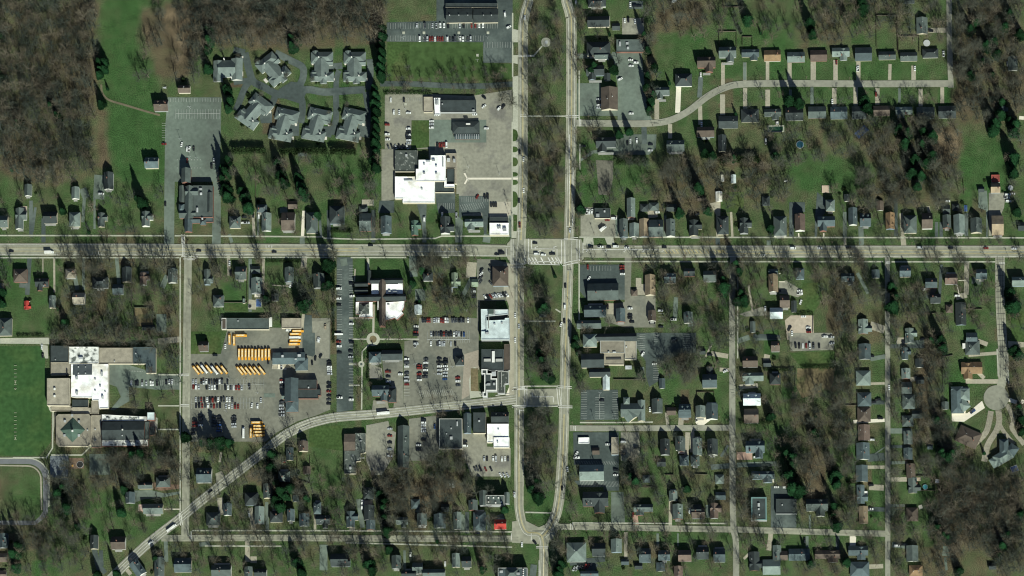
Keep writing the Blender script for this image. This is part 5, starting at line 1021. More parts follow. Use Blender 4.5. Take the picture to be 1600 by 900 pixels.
ROWS = [('T', 145,343,384,343, 'ws.kwwkgkkwk.k', 90, 'west', 'in the depot lot\'s top row'), ('T', 145,380,484,388, 'rww..kwwwk..kwkwrrw', 90, 'west', 'in the depot lot\'s second row'),
 ('T', 162,470,420,470, 'wkrkwkrkwkkwwk', 90, 'west', 'in the depot lot\'s third row'), ('T', 165,512,460,517, 'kkrkwkrkk.wwwrr', 90, 'west', 'in the depot lot\'s fourth row'),
 ('T', 155,608,155,655, 'krr', 0, 'north', 'in the depot lot\'s red stack'), ('T', 195,583,195,652, 'kkkw', 0, 'north', 'of four beside the red stack'), ('T', 290,590,290,652, 'kkkg', 0, 'north', 'in the dark stack above shaded trees'), ('T', 326,590,326,690, 'kkgbbb', 0, 'north', 'in the blue-tailed stack of the depot lot'), ('T', 430,590,430,660, 'kkkww', 0, 'north', 'in the stack west of white bus'),
 ('T', 768,332,768,382, 'rwkk', 0, 'north', 'by the dark church nave'), ('T', 765,490,765,580, 'kwwsw', 0, 'north', 'by the dark church hip'), ('T', 1100,205,1104,290, 'kkwwsw', 0, 'north', 'along the depot\'s east edge, upper stack'), ('T', 1098,355,1098,500, 'kkrkgk', 0, 'north', 'along the depot\'s east edge, lower stack'),
 ('O', 745,690,1120,690, 'kkrr.wswrrww.gkgkgk.w', 90, 'west', 'in the central lot\'s north row'), ('O', 815,803,1085,806, 'wkgkkrkkkwwskb', 90, 'west', 'in the central lot\'s second row'), ('O', 812,885,1015,885, 'w..gsww..w.k', 90, 'west', 'in the central lot\'s third row'),
 ('O', 688,742,688,812, 'wkrk', 0, 'north', 'by the white garage lane'), ('O', 1230,272,1222,372, 'kwgk', 50, 'north', 'west of the dark brown hip roof'), ('O', 1305,245,1305,382, 'kg.k', 130, 'north', 'against the dark brown hip roof'), ('O', 1262,498,1440,478, 'wkrswwskw', 125, 'west', 'in the slanted row above the blue-white roof'), ('O', 1162,432,1165,500, 'kwkg', 0, 'north', 'below the pale green garage'),
 ('U', 475,185,475,362, 'wkw.kwwr', 0, 'north', 'in the central lot\'s west column'), ('U', 566,230,563,332, 'rr.rgw', 0, 'north', 'in the red column of the central lot'), ('U', 610,185,606,312, 'kwkwkk', 0, 'north', 'beside the red column'), ('U', 705,182,705,290, 'kkwww', 0, 'north', 'in the central lot\'s fourth column'), ('U', 748,188,744,327, 'kkwwswb', 0, 'north', 'in the central lot\'s blue-ended column'), ('U', 835,315,836,368, 'rwk', 0, 'north', 'in the central lot\'s east column'), ('U', 345,275,345,342, 'rkw', 0, 'north', 'behind the round-roofed house'),
 ('U', 357,675,355,868, 'wrkww', 0, 'north', 'on the dusty tan yard'), ('U', 594,612,592,692, 'kwwww', 0, 'north', 'in the lot west of big dark roof'), ('U', 1020,885,1187,887, 'wk.ww.wwk', 90, 'west', 'below the white avenue roof'),
 ('c', 955,148,1068,148, 'gkk.r.k', 115, 'west', 'in the slanted row above the apartments'), ('c', 1135,190,1185,190, 'www', 120, 'west', 'of three white beside the apartments'),
 ('C', 383,243,702,243, 'w.kwrrwrrr.wkkk.ww.kw', 90, 'west', 'along the oblong lawn'), ('C', 367,160,780,160, 'w.k.wwwwk..wk.rrww', 90, 'west', 'below the long office roof'),
 ('C', 313,805,315,877, 'wkkww', 0, 'north', 'beside the lot\'s grass island'), ('C', 458,757,458,797, 'www', 0, 'north', 'of three white at the grass island'), ('I', 868,77,937,77, 'krrrw', 90, 'west', 'in the red row behind the restaurant'), ('I', 505,92,645,92, 'gkwkkw', 110, 'west', 'above the dark plaza wing'), ('I', 655,5,655,65, 'wkws', 0, 'north', 'west of the lot\'s grass island'),
 ('D', 303,622,305,674, 'wkws', 0, 'north', 'beside the brown-roofed long hall'), ('P', 963,242,966,306, 'rrkw', 0, 'north', 'in the red stack on the striped lot'), ('S', 925,355,1105,355, 'w.kk.w.w.ww.k', 90, 'west', 'in the school loop'), ('S', 1170,345,1212,345, 'kww', 90, 'west', 'by the school lot entrance'),
 ('W', 825,92,950,92, 'kkwrwk', 90, 'west', 'above the brown fenced paddock'), ('d', 480,850,600,825, 'wwgkrrk', 60, 'west', 'behind the bottom hip-roofed house'), ('Q', 1003,448,1005,470, 'ww', 0, 'north', 'of two by the dark narrow shed'), ('Q', 1075,752,1078,788, 'wkr', 0, 'north', 'on the tan gravel yard')]
for r_ in ROWS: row(*r_)
V_ = '''T 540,380,g,90 620,475,s,90 557,512,w,80 597,518,w,90 150,690,k,20 145,712,k,10 980,212,k,95 1003,180,k,80 1040,165,k,60 1022,50,w,80 765,240,s,90 672,205,k,90 298,158,k,0 370,95,w,90
O 50,430,w,5 50,512,w,5 50,565,k,0 50,868,r,0 155,388,k,0 160,490,w,5 155,720,w,0 155,872,k,0 688,885,s,0 985,440,w,90 640,455,k,70 1395,133,k,0
U 0,95,w,0 2,140,k,0 85,66,w,0 82,130,k,0 82,170,s,0 85,470,w,0 3,457,w,0 432,292,w,0 540,85,s,60 595,752,k,0 560,790,w,0 560,825,k,0 885,765,k,0 885,796,w,0 672,660,b,90
c 780,250,w,100 800,258,w,100 163,385,w,90 163,415,w,90 1232,325,s,90 745,815,w,90 502,750,w,90 975,600,k,0
C 916,90,w,95 1040,112,w,85 203,625,w,90 285,625,k,90 222,702,w,90 256,702,w,90 313,706,w,0 180,780,r,0 180,840,w,0 184,872,w,0 785,610,k,140 785,665,w,40 880,678,w,50 905,668,k,50 800,803,w,0 490,720,w,0 728,716,w,0 940,170,w,30
I 1220,460,k,90 1243,460,k,90 1165,462,r,60 773,628,v,90 1478,130,k,90 1507,185,w,90 1507,415,w,90 1473,490,k,90 1478,670,r,90 375,822,k,0 1310,889,k,0 1345,881,k,0 905,595,w,90 1010,600,s,90
D 502,375,w,0 535,392,w,0 505,412,w,0 437,495,w,30 505,710,w,0 940,468,w,90 945,778,w,90 465,130,w,90 488,125,k,90 530,135,w,90 575,130,k,90 500,28,w,90 530,38,k,0 555,38,k,0 160,12,s,90 500,882,w,90 540,880,w,90 770,10,w,20
J 950,65,k,90 1120,75,k,0 1118,120,w,0 525,712,s,90 265,805,k,0 277,886,v,0 327,892,w,0 393,885,k,0 678,834,k,0 750,833,w,0 812,836,k,0 862,830,v,0 945,839,w,0 1222,836,k,0 20,882,k,0 650,572,w,80 668,575,w,80 687,572,w,80 848,622,v,0 1170,577,w,0 800,635,r,0 625,88,k,0 1465,592,k,20
E 748,390,r,90 877,432,w,90 722,635,w,90 945,700,k,0
F 458,195,k,0 537,337,w,90 358,428,w,90 115,590,r,90 938,400,w,90 4,430,w,90
G 85,866,k,0 750,442,v,0 1345,75,w,80 1385,110,w,90 1402,110,w,80 1385,195,r,90 1215,72,r,0 1225,515,k,90
H 447,198,s,90 430,235,k,90 297,105,k,90 672,612,k,0 665,655,w,0 780,605,w,90 738,600,k,90 335,862,k,0 893,871,k,0 690,655,s,0
K 715,846,w,0 905,846,w,0 1108,841,k,0 505,893,w,0 350,715,w,0 525,95,w,90 525,65,k,90
L 437,841,v,0 653,844,k,0 903,846,r,0 1100,849,w,0 1060,515,v,0 1055,470,w,0 1090,463,w,0 632,515,w,0 1050,490,s,0
N 470,220,w,90 480,300,k,90 975,402,w,60 955,775,w,0 1262,745,t,90 1210,855,w,80 730,320,k,90
P 495,405,k,90 490,577,w,90 487,697,k,90 80,650,w,90 110,740,s,90 80,855,w,90 460,725,w,70 820,600,w,90 845,580,k,90 1030,593,w,0 1030,650,k,10 1045,705,k,0 1030,672,k,0 1213,715,k,0 1280,612,w,0 1285,745,k,0 1390,685,w,0 1395,855,w,20 680,250,r,90 690,345,w,60
Q 700,156,w,0 718,595,w,90 828,447,k,0 1012,540,w,70 1035,660,w,0 940,800,w,90 1210,825,w,10 1265,830,s,0 920,760,k,60
W 990,92,k,90 1030,28,w,0 1080,75,s,10 330,270,w,30 128,603,w,90 218,155,k,0
R 660,434,w,0 928,489,w,0 490,872,k,0
X 312,385,w,90 190,165,k,0 420,68,k,0 200,488,k,10 235,470,k,10 250,602,k,0 193,752,w,0 900,555,b,35 545,45,k,20
V 677,475,k,0 1048,220,w,0 1015,540,w,90 498,850,w,60 500,878,w,0 720,785,w,0 828,768,w,0 825,805,k,0 825,853,k,0 920,808,k,0 1188,55,k,20 965,150,w,60 870,890,k,0
d 435,150,w,90 397,283,k,90 205,665,k,130 775,155,k,0 775,190,w,0 895,470,r,80 115,680,w,90 1297,445,w,90 500,40,w,60 495,70,w,0 65,330,w,90
e 690,275,w,0 752,277,w,0 545,65,w,0 888,650,k,90 80,440,w,80
f 180,430,w,0 365,688,w,0 405,680,k,0 185,262,k,10
S 295,100,w,90 302,160,k,90
a 1062,668,v,40
b 265,305,k,40 537,467,v,105 1330,390,w,90 1330,415,w,90 168,92,k,0'''
for ln in V_.splitlines():
    t, rest = ln.split(' ', 1)
    for tok in rest.split():
        x, y, c, a = tok.split(','); px, py = TL[t].p(float(x), float(y)); rr = random.Random(int(px * 31 + py))
        vehicle('van' if c == 'v' else kind_of(rr, c), c, px, py, float(a), None, 'cars standing or driving singly')
# school buses
def bus_proto():
    L, w, h = 10.6, 2.45, 3.0
    S_ = [(-L/2, ring(w*.94, .7, h*.96, .05, .3)), (-L/2 + .3, ring(w, .5, h, .1, .32)), (L/2 - 1.9, ring(w, .5, h, .1, .32)), (L/2 - 1.6, ring(w*.96, .5, h*.94, .1, .3)), (L/2 - 1.55, ring(w*.84, .5, 1.75, .05, .2)), (L/2 - .2, ring(w*.78, .5, 1.55, .05, .2)), (L/2, ring(w*.7, .6, 1.3, .05, .1))]
    V, F, I = profile_mesh('bus', S_, None, lambda i, j: 0); wheels(V, F, I, L, w, .5, (-L*.24, L*.33), 1)
    v, f = [], []
    for i in range(10):
        for s in (-1, 1): box(v, f, -L/2 + 1 + i * .78, s * (w/2 - .06), 1.75, .6, .1, .55)
    box(v, f, L/2 - 1.62, 0, 1.85, .1, w*.8, .75)
    hv, hf = [], []
    for x in (-2.6, 1.2): box(hv, hf, x, 0, h - .02, .7, .7, .12)
    rv, rf = [], []
    for i in range(6): box(rv, rf, -L/2 + .8 + i * 1.45, 0, h - .02, .07, w*.62, .05)
    box(rv, rf, -.8, 0, h - .02, 7.6, 1.5, .03)
    return (mesh('body', V, F, [paint('y'), TYRE], I), mesh('windows', v, f, GLASS), mesh('roof_hatches', hv, hf, M_WHITE), mesh('roof_panel', rv, rf, mat('bus_roof_cream', (.72, .52, .24), .5, .08)))
BM = bus_proto(); BW = BM[0].copy(); BW.materials[0] = paint('w'); RW = BM[3].copy(); RW.materials[0] = M_WHITE
def bus(px, py, ang, label, white=False, group='school buses parked in the depot yard', sc=1.0):
    P = at(px, py, 2.6); P.z = .2; o = obj('school_bus' if not white else 'bus', BW if white else BM[0]); o.location = P; o.rotation_euler = (0, 0, R(ang)); o.scale = (sc, sc, sc)
    obj('windows', BM[1], o); obj('roof_hatches', BM[2], o); obj('roof_panel', RW if white else BM[3], o); tag(o, label, 'bus', group)
for i, x in enumerate(np.linspace(465, 676, 10)):
    bus(*TL['T'].p(x, 151 + (3 if i in (5, 7) else 0)), -90, f'yellow school bus, {ORD[i] + " from the west" if i else "first at the west end"} in the upright row of ten')
for i, (x, y) in enumerate(((160, 258), (187, 252), (217, 250), (250, 250), (290, 258), (322, 255), (358, 255))):
    wb = i in (2, 4); bus(*TL['T'].p(x, y), 128, f'{"white" if wb else "yellow"} school bus, {ORD[i] + " from the west" if i else "first at the west end"} in the slanted row of seven', wb)
for i, x in enumerate((468, 493, 525, 556, 587, 622)):
    bus(*TL['T'].p(x, 262 - 3 * (i % 2)), 128, f'yellow school bus, {ORD[i] + " from the west" if i else "first at the west end"} in the slanted row of six')
for i, y in enumerate((630, 654, 675, 697, 719)):
    if i: bus(*TL['T'].p(605, y), 0, f'yellow school bus, {ORD[i]} from the north in the level stack by the lawn')
    else: bus(*TL['T'].p(590, y), 0, 'yellow school bus at the north end of the level stack by the lawn')
bus(*TL['T'].p(548, 697), 90, 'yellow school bus standing upright beside the level stack'); bus(*TL['T'].p(496, 700), 90, 'white bus standing upright alone west of the level stack', True)
for i, (x, y) in enumerate(((1035, 778), (1015, 803), (1010, 830), (1013, 858), (1005, 885))):
    bus(*TL['N'].p(x, y), 0, f'{"white" if i == 2 else "yellow"} bus, {ORD[i] + " from the north" if i else "northernmost"} in the stack at the yard\'s north-east', i == 2)
bus(*TL['N'].p(468, 842), 92, 'yellow school bus, western of the two upright by the depot wall'); bus(*TL['N'].p(505, 850), 92, 'yellow school bus, eastern of the two upright by the depot wall'); bus(*TL['N'].p(566, 815), 0, 'yellow school bus lying level beside the upright pair')
bus(*TL['U'].p(310, 562), 5, 'white bus driving on the diagonal road', True, 'large vehicles on the roads', 1.1); bus(*TL['a'].p(1205, 560), 38, 'long white bus on the diagonal road at lower left', True, 'large vehicles on the roads')
bus(*TL['O'].p(48, 802), 0, 'big white minibus parked in the long narrow car park', True, 'large vehicles on the roads', .75)
# box truck, tow truck
def truck(px, py, ang, label, Lb, name, cat):
    P = at(px, py, 2); P.z = .45; o = thing(name, P, R(ang))
    v, f = [], []; box(v, f, -1.0, 0, .9, Lb, 2.4, 2.6); obj('cargo_box', mesh('cargo_box', v, f, M_WHITE), o)
    V, F, I = profile_mesh('cab', [(Lb/2 - .9, ring(2.2, .5, 2.3)), (Lb/2 + .3, ring(2.2, .5, 2.2)), (Lb/2 + .8, ring(2.1, .5, 1.4)), (Lb/2 + 1.4, ring(1.9, .5, 1.2))], None, lambda i, j: 0)
    wheels(V, F, I, Lb, 2.3, .45, (-Lb*.35, Lb*.45), 1); obj('cab', mesh('cab', V, F, [paint('w'), TYRE], I), o)
    v, f = [], []; box(v, f, Lb/2 + .62, 0, 1.5, .25, 1.9, .6); obj('windscreen', mesh('windscreen', v, f, GLASS), o); tag(o, label, cat, 'large vehicles on the roads')
truck(*TL['G'].p(362, 872), 0, 'white box truck driving east on the main road', 6.4, 'box_truck', 'truck')
truck(*TL['J'].p(768, 698), 40, 'white truck parked aslant on the filling station forecourt', 5.0, 'delivery_truck', 'truck')
# ------------------------------------------------------------------ trees
def perp(d, rg_):
    a = rg_.normal(size=3); a -= d * (a @ d); return a / (np.linalg.norm(a) + 1e-9)
class Tris:
    def __init__(s): s.v, s.t, s.n = [], [], 0
    def tube(s, P, r0, r1, sides):
        P = np.array(P); n = len(P); rr = np.linspace(r0, r1, n); d = P[-1] - P[0]; d /= np.linalg.norm(d) + 1e-9
        a = np.cross(d, [0, 1, .01]); a /= np.linalg.norm(a) + 1e-9; b = np.cross(d, a); th = np.arange(sides) * 2 * np.pi / sides
        ring_ = np.cos(th)[:, None] * a + np.sin(th)[:, None] * b; k = s.n
        for i in range(n): s.v.append(P[i] + ring_ * rr[i])
        s.n += n * sides
        for i in range(n - 1):
            for j in range(sides):
                q = (k + i*sides + j, k + i*sides + (j+1) % sides, k + (i+1)*sides + (j+1) % sides, k + (i+1)*sides + j); s.t += [(q[0], q[1], q[2]), (q[0], q[2], q[3])]
    def blade(s, p, d, L, w, rg_):
        n = perp(d, rg_) * w / 2; s.v.append(np.array([p - n, p + n, p + d * L])); s.t.append((s.n, s.n+1, s.n+2)); s.n += 3
    def arrays(s): return np.concatenate(s.v).astype(np.float32), np.array(s.t, np.int32)
def path(p, d, L, n, bend, rg_, up=0.0):
    P = [p]; d = d / np.linalg.norm(d)
    for i in range(n):
        d = d + rg_.normal(size=3) * bend + np.array([0, 0, up]); d /= np.linalg.norm(d); P.append(P[-1] + d * L / n)
    return np.array(P), d
def bare_tree(seed, H=17.0, dense=1.0, low=False):
    g = np.random.default_rng(seed); tr, cr = Tris(), Tris(); tw = .066 if not low else .095
    P, d = path(np.zeros(3), np.array([g.normal() * .05, g.normal() * .05, 1.]), H * .72, 5, .06, g)
    tr.tube(P, .42 if not low else .40, .14, 5)
    nl = int((7 if low else 9) * dense)
    for i in range(nl):
        u = .30 + .70 * (i + g.random() * .7) / nl; j = min(int(u * 5), 4); p = P[j] + (P[j+1] - P[j]) * (u * 5 - j)
        az = i * 2.4 + g.random() * .8; tilt = R(58 - 34 * u + g.normal() * 8)
        d1 = np.array([math.sin(tilt) * math.cos(az), math.sin(tilt) * math.sin(az), math.cos(tilt)]); L1 = H * (.42 - .17 * u) * (.8 + g.random() * .4)
        P1, _ = path(p, d1, L1, 3, .13, g, .05); tr.tube(P1, .24 * (1.2 - u * .5), .07, 3 if low else 4)
        for m in range(4 if low else 6):
            v = .3 + .7 * (m + g.random()) / (4 if low else 6); jj = min(int(v * 3), 2); p2 = P1[jj] + (P1[jj+1] - P1[jj]) * (v * 3 - jj)
            d2 = d1 + perp(d1, g) * (.75 + g.random() * .4) + [0, 0, .2]; d2 /= np.linalg.norm(d2); L2 = L1 * (.55 - .2 * v) * (.8 + g.random() * .5)
            P2, _ = path(p2, d2, L2, 2, .15, g, .04)
            cr.tube(P2, .075, .03, 3)
            for q in range(9 if low else 7):
                w_ = g.random(); p3 = P2[0] + (P2[-1] - P2[0]) * w_; d3 = d2 + perp(d2, g) * (.8 + g.random() * .5); d3 /= np.linalg.norm(d3)
                L3 = .7 + 1.3 * g.random(); cr.blade(p3, d3, L3 * (1.5 if low else 1), tw * 1.15, g)
                if not low:
                    for _ in range(4):
                        d4 = d3 + perp(d3, g) * 1.0; d4 /= np.linalg.norm(d4); cr.blade(p3 + d3 * L3 * g.random(), d4, .5 + .9 * g.random(), tw, g)
    N = 250 if low else 900; top = P[-1]; cz = H * .66; rx, rz = H * (.25 + .06 * g.random()), H * .33
    for _ in range(N):                                   # fine outer twigs, spread evenly through the crown
        q = g.normal(size=3); q /= np.linalg.norm(q); rad = g.random() ** .45; c = np.array([top[0] * .6 + q[0] * rx * rad, top[1] * .6 + q[1] * rx * rad, cz + q[2] * rz * rad])
        d3 = q * [1, 1, .6] + [0, 0, .45] + g.normal(size=3) * .35; d3 /= np.linalg.norm(d3); cr.blade(c, d3, 1.0 + 1.1 * g.random() + (.6 if low else 0), tw * .8, g)
    return tr.arrays(), cr.arrays()
def conifer(seed, H, Rm, n, p=.85, base=.6, tip=.25, size=.75):
    g = np.random.default_rng(seed); tr, cr = Tris(), Tris(); tr.tube(np.array([[0, 0, 0], [0, 0, H * .5], [0, 0, H * .95]]), .28, .04, 5)
    u = 1 - np.sqrt(g.random(n)); z = base + u * (H - base); lay = np.sin(z * 5.0) * .12 + 1
    az = g.random(n) * 2 * np.pi; lob = 1 + .16 * np.sin(az * 3 + seed) + .10 * np.sin(az * 7 + z)
    r = Rm * (1 - u) ** p * lay * lob * (1 - .55 * g.random(n) ** 2.2) + tip
    out = np.c_[np.cos(az), np.sin(az), -.25 + g.normal(size=n) * .3]; out /= np.linalg.norm(out, axis=1)[:, None]
    c = np.c_[r * np.cos(az), r * np.sin(az), z]; t = np.c_[-np.sin(az), np.cos(az), g.normal(size=n) * .5]; t /= np.linalg.norm(t, axis=1)[:, None]
    L = (size * (.7 + .8 * g.random(n)))[:, None]; w = L * .45
    V = np.stack([c - out * L * .6 - t * w, c - out * L * .6 + t * w, c + out * L * .7], 1).reshape(-1, 3); cr.v = [V]; cr.n = len(V); cr.t = np.arange(len(V)).reshape(-1, 3)
    return tr.arrays(), (V.astype(np.float32), np.arange(len(V), dtype=np.int32).reshape(-1, 3))
def shrub(seed, n=420):
    g = np.random.default_rng(seed); d = g.normal(size=(n, 3)); d[:, 2] = abs(d[:, 2]); d /= np.linalg.norm(d, axis=1)[:, None]
    lob = 1 + .22 * np.sin(d[:, 0] * 5 + seed) * np.cos(d[:, 1] * 4 + seed); c = d * (lob * (.6 + .4 * g.random(n)))[:, None]
    a = g.normal(size=(n, 3)) * .2; b = g.normal(size=(n, 3)) * .2
    V = np.stack([c, c + a, c + b], 1).reshape(-1, 3); return V.astype(np.float32), np.arange(3 * n, dtype=np.int32).reshape(-1, 3)
BT = [bare_tree(10 + i, 20 + 1.4 * (i % 4), 1.0 + .12 * (i % 2)) for i in range(10)]
BTM = [(tri_mesh('trunk', *a, BARK), tri_mesh('crown', *b, TWIG)) for a, b in BT]
LOW = [bare_tree(50 + i, 20 + 1.2 * (i % 3), 1.0, True) for i in range(7)]
CF = [conifer(i, 17 + 2.2 * (i % 4), 3.2 + .5 * (i % 3) + .25 * (i % 2), 2200, .55 + .16 * (i % 4), .6, .25, .7 + .2 * (i % 2)) for i in range(8)]
CFM = [(tri_mesh('trunk', *a, BARK), tri_mesh('crown', *b, NEED)) for a, b in CF]
CN = [conifer(20 + i, 11, 1.5, 620, .6, .3, .2, .5) for i in range(2)]; CNM = [(tri_mesh('trunk', *a, BARK), tri_mesh('crown', *b, NEED)) for a, b in CN]
SHM = [tri_mesh('shrub', *shrub(i), LEAF) for i in range(5)]
def tree(px, py, scale, meshes, name, look, cat, group, rr, sz=None):
    P = at(px, py, 0); o = thing(name, P, rr.uniform(0, 6.28)); o.scale = (scale * rr.uniform(.9, 1.1), scale * rr.uniform(.9, 1.1), sz or scale)
    for nm, me in zip(('trunk', 'crown'), meshes): obj(nm, me, o)
    later(o, look, cat, px, py, group); return o
# evergreens: tile, base x, y, size
EV = '''H 560,480,1.4 540,420,1.4 525,360,1.3 545,300,1.3 520,260,1.1 560,200,1.0 710,560,1.45 685,480,1.2 660,430,1.0 975,375,1.4 950,310,1.2 925,225,1.0 1115,460,1.5 1090,400,1.3 1075,330,1.2 1215,610,1.0 900,180,.8
G 470,575,.9 1060,520,1.5 1020,480,.9 660,730,.8 90,270,.8
B 1105,190,1.0 1108,240,1.1 1100,290,1.0 1110,340,1.1 1105,390,1.1 1100,440,1.2 1108,490,1.1 1060,560,1.1 1070,610,1.1 1062,660,1.2 1072,710,1.1 1065,760,1.2 1075,810,1.1 1065,860,1.2 1070,910,1.1 1075,960,1.1 1060,1010,1.2 1075,1060,1.1 150,575,1.2 165,640,1.1 150,690,1.0 555,310,1.3 545,255,1.1 590,270,1.0 35,270,1.2 20,320,1.0 60,210,1.0 25,440,1.0 20,200,1.0 140,560,.9
D 650,430,1.1 630,640,1.1 605,560,1.0 645,600,1.0 620,700,1.0 745,525,.8 430,850,1.2 495,830,.9 255,450,1.0 275,420,.9 400,445,1.0 590,240,1.1 610,330,1.1 370,220,.8 610,480,1.0
E 195,140,1.4 600,225,1.2 580,160,1.3 150,205,.7 275,210,.7 925,640,1.4 455,640,1.3 515,660,1.2 915,70,1.3 800,100,1.0 120,720,.8
F 700,200,1.2 740,150,1.1 800,300,1.2 780,400,1.1 920,180,1.3 700,480,1.1 60,690,1.4 850,270,1.1 945,100,1.2 1010,230,1.2 855,790,1.5 890,730,1.2 985,800,1.5 950,760,1.0 870,350,1.1 315,850,1.2 410,830,1.2 25,40,1.4 900,650,1.0 260,820,1.2 470,850,1.1 840,480,.9
J 605,565,1.25 1335,590,1.2 1475,420,1.4 1375,195,.5
K 60,450,1.3 120,590,.9 100,190,1.1 150,200,1.0 300,225,.9 590,205,1.0 690,225,.8 560,720,.9
L 330,130,1.4 400,230,1.4 520,80,1.3 445,350,1.4 520,210,1.3 950,30,1.2 1100,40,1.2 1090,230,1.3 1120,600,1.2 1095,330,1.2 350,50,1.2 450,130,1.2 480,260,1.2 380,330,1.2 420,420,1.2
M 20,560,1.2 25,470,1.1 480,600,.8 545,720,.9
N 1290,250,1.5 1300,400,1.1 1070,590,1.3 1110,560,1.1 780,530,.9 1260,420,1.0
O 660,400,1.1 740,285,.9 720,540,.8 760,430,.8
P 330,600,1.2 410,330,.8 300,620,1.0 580,850,1.0
Q 500,300,1.2 480,250,1.1 380,440,1.4 370,380,1.2 545,540,1.4 520,490,1.2 490,540,1.1
R 395,590,1.3 420,510,1.1 385,420,1.2 1395,600,1.5 1360,480,1.3 790,870,1.3 1080,400,.8
T 215,775,1.2 275,785,1.3 335,780,1.3 400,780,1.2 95,740,1.2
V 295,310,1.2 260,210,1.1 320,330,1.1 240,150,1.0 950,295,.9 505,150,.8 490,90,1.0
W 965,590,.8 800,890,1.4 760,860,1.3 640,600,1.0 950,710,1.0 660,590,.9 280,210,.8
X 750,860,1.4 690,880,1.2 690,120,1.2 1220,540,1.3 1240,620,1.2 1220,165,1.3 1190,130,1.1 1240,700,1.0 650,620,.9 600,60,1.0
a 860,460,1.4 880,300,1.1 110,760,1.4 140,700,1.2 825,890,1.2 690,900,1.1 940,60,1.2 1000,50,1.2 480,430,1.3 420,330,1.3 450,280,1.1 550,560,.9 120,850,1.1 1100,780,.9
b 770,320,1.6 800,350,1.3 730,260,1.3 760,430,1.4 700,60,1.2 910,880,1.3 880,810,1.1 940,360,1.0 700,150,1.3 830,290,1.1 735,380,1.3
c 345,595,1.3 325,500,1.2 315,430,1.2 290,330,1.0 320,390,1.1 215,830,1.3 235,870,1.1 1010,860,1.2 690,660,.8 1165,440,1.0 350,720,1.0
d 235,360,1.6 200,300,1.4 220,250,1.2 380,860,1.2 390,820,1.1 920,250,1.3 880,210,1.1 370,900,1.1
e 810,290,1.6 850,310,1.5 780,210,1.5 800,130,1.3 1120,270,1.3 1100,200,1.2 1115,560,1.2 1090,480,1.1 1090,420,1.1 60,290,1.0 1180,810,1.2 930,820,1.0
f 730,80,1.5 680,40,1.3 800,870,1.0 690,620,1.2 720,640,1.1 650,570,1.1 980,40,.8 1100,700,1.2 1080,760,1.1 1230,480,1.2 1140,620,1.2
A 625,395,1.0 655,400,1.0 628,440,.9 660,445,.9 625,480,.9 10,240,1.1 10,470,1.1 330,680,1.2 370,740,1.1 120,780,1.1 635,470,.9 640,420,.8 675,560,.7 640,660,1.0 30,500,1.0'''
for ln in EV.splitlines():
    t, rest = ln.split(' ', 1)
    for tok in rest.split():
        x, y, s = map(float, tok.split(',')); px, py = TL[t].p(x, y); rr = random.Random(int(px * 97 + py * 13))
        if s < .85: tree(px, py, s * 1.1, rr.choice(CNM), 'slim_conifer', 'slim dark evergreen', 'evergreen tree', 'slim evergreens in gardens', rr)
        else: tree(px, py, s * rr.uniform(.85, 1.05), rr.choice(CFM), 'conifer', ('tall ' if s > 1.15 else '') + 'dark green conifer', 'evergreen tree', 'dark conifers between the gardens', rr)
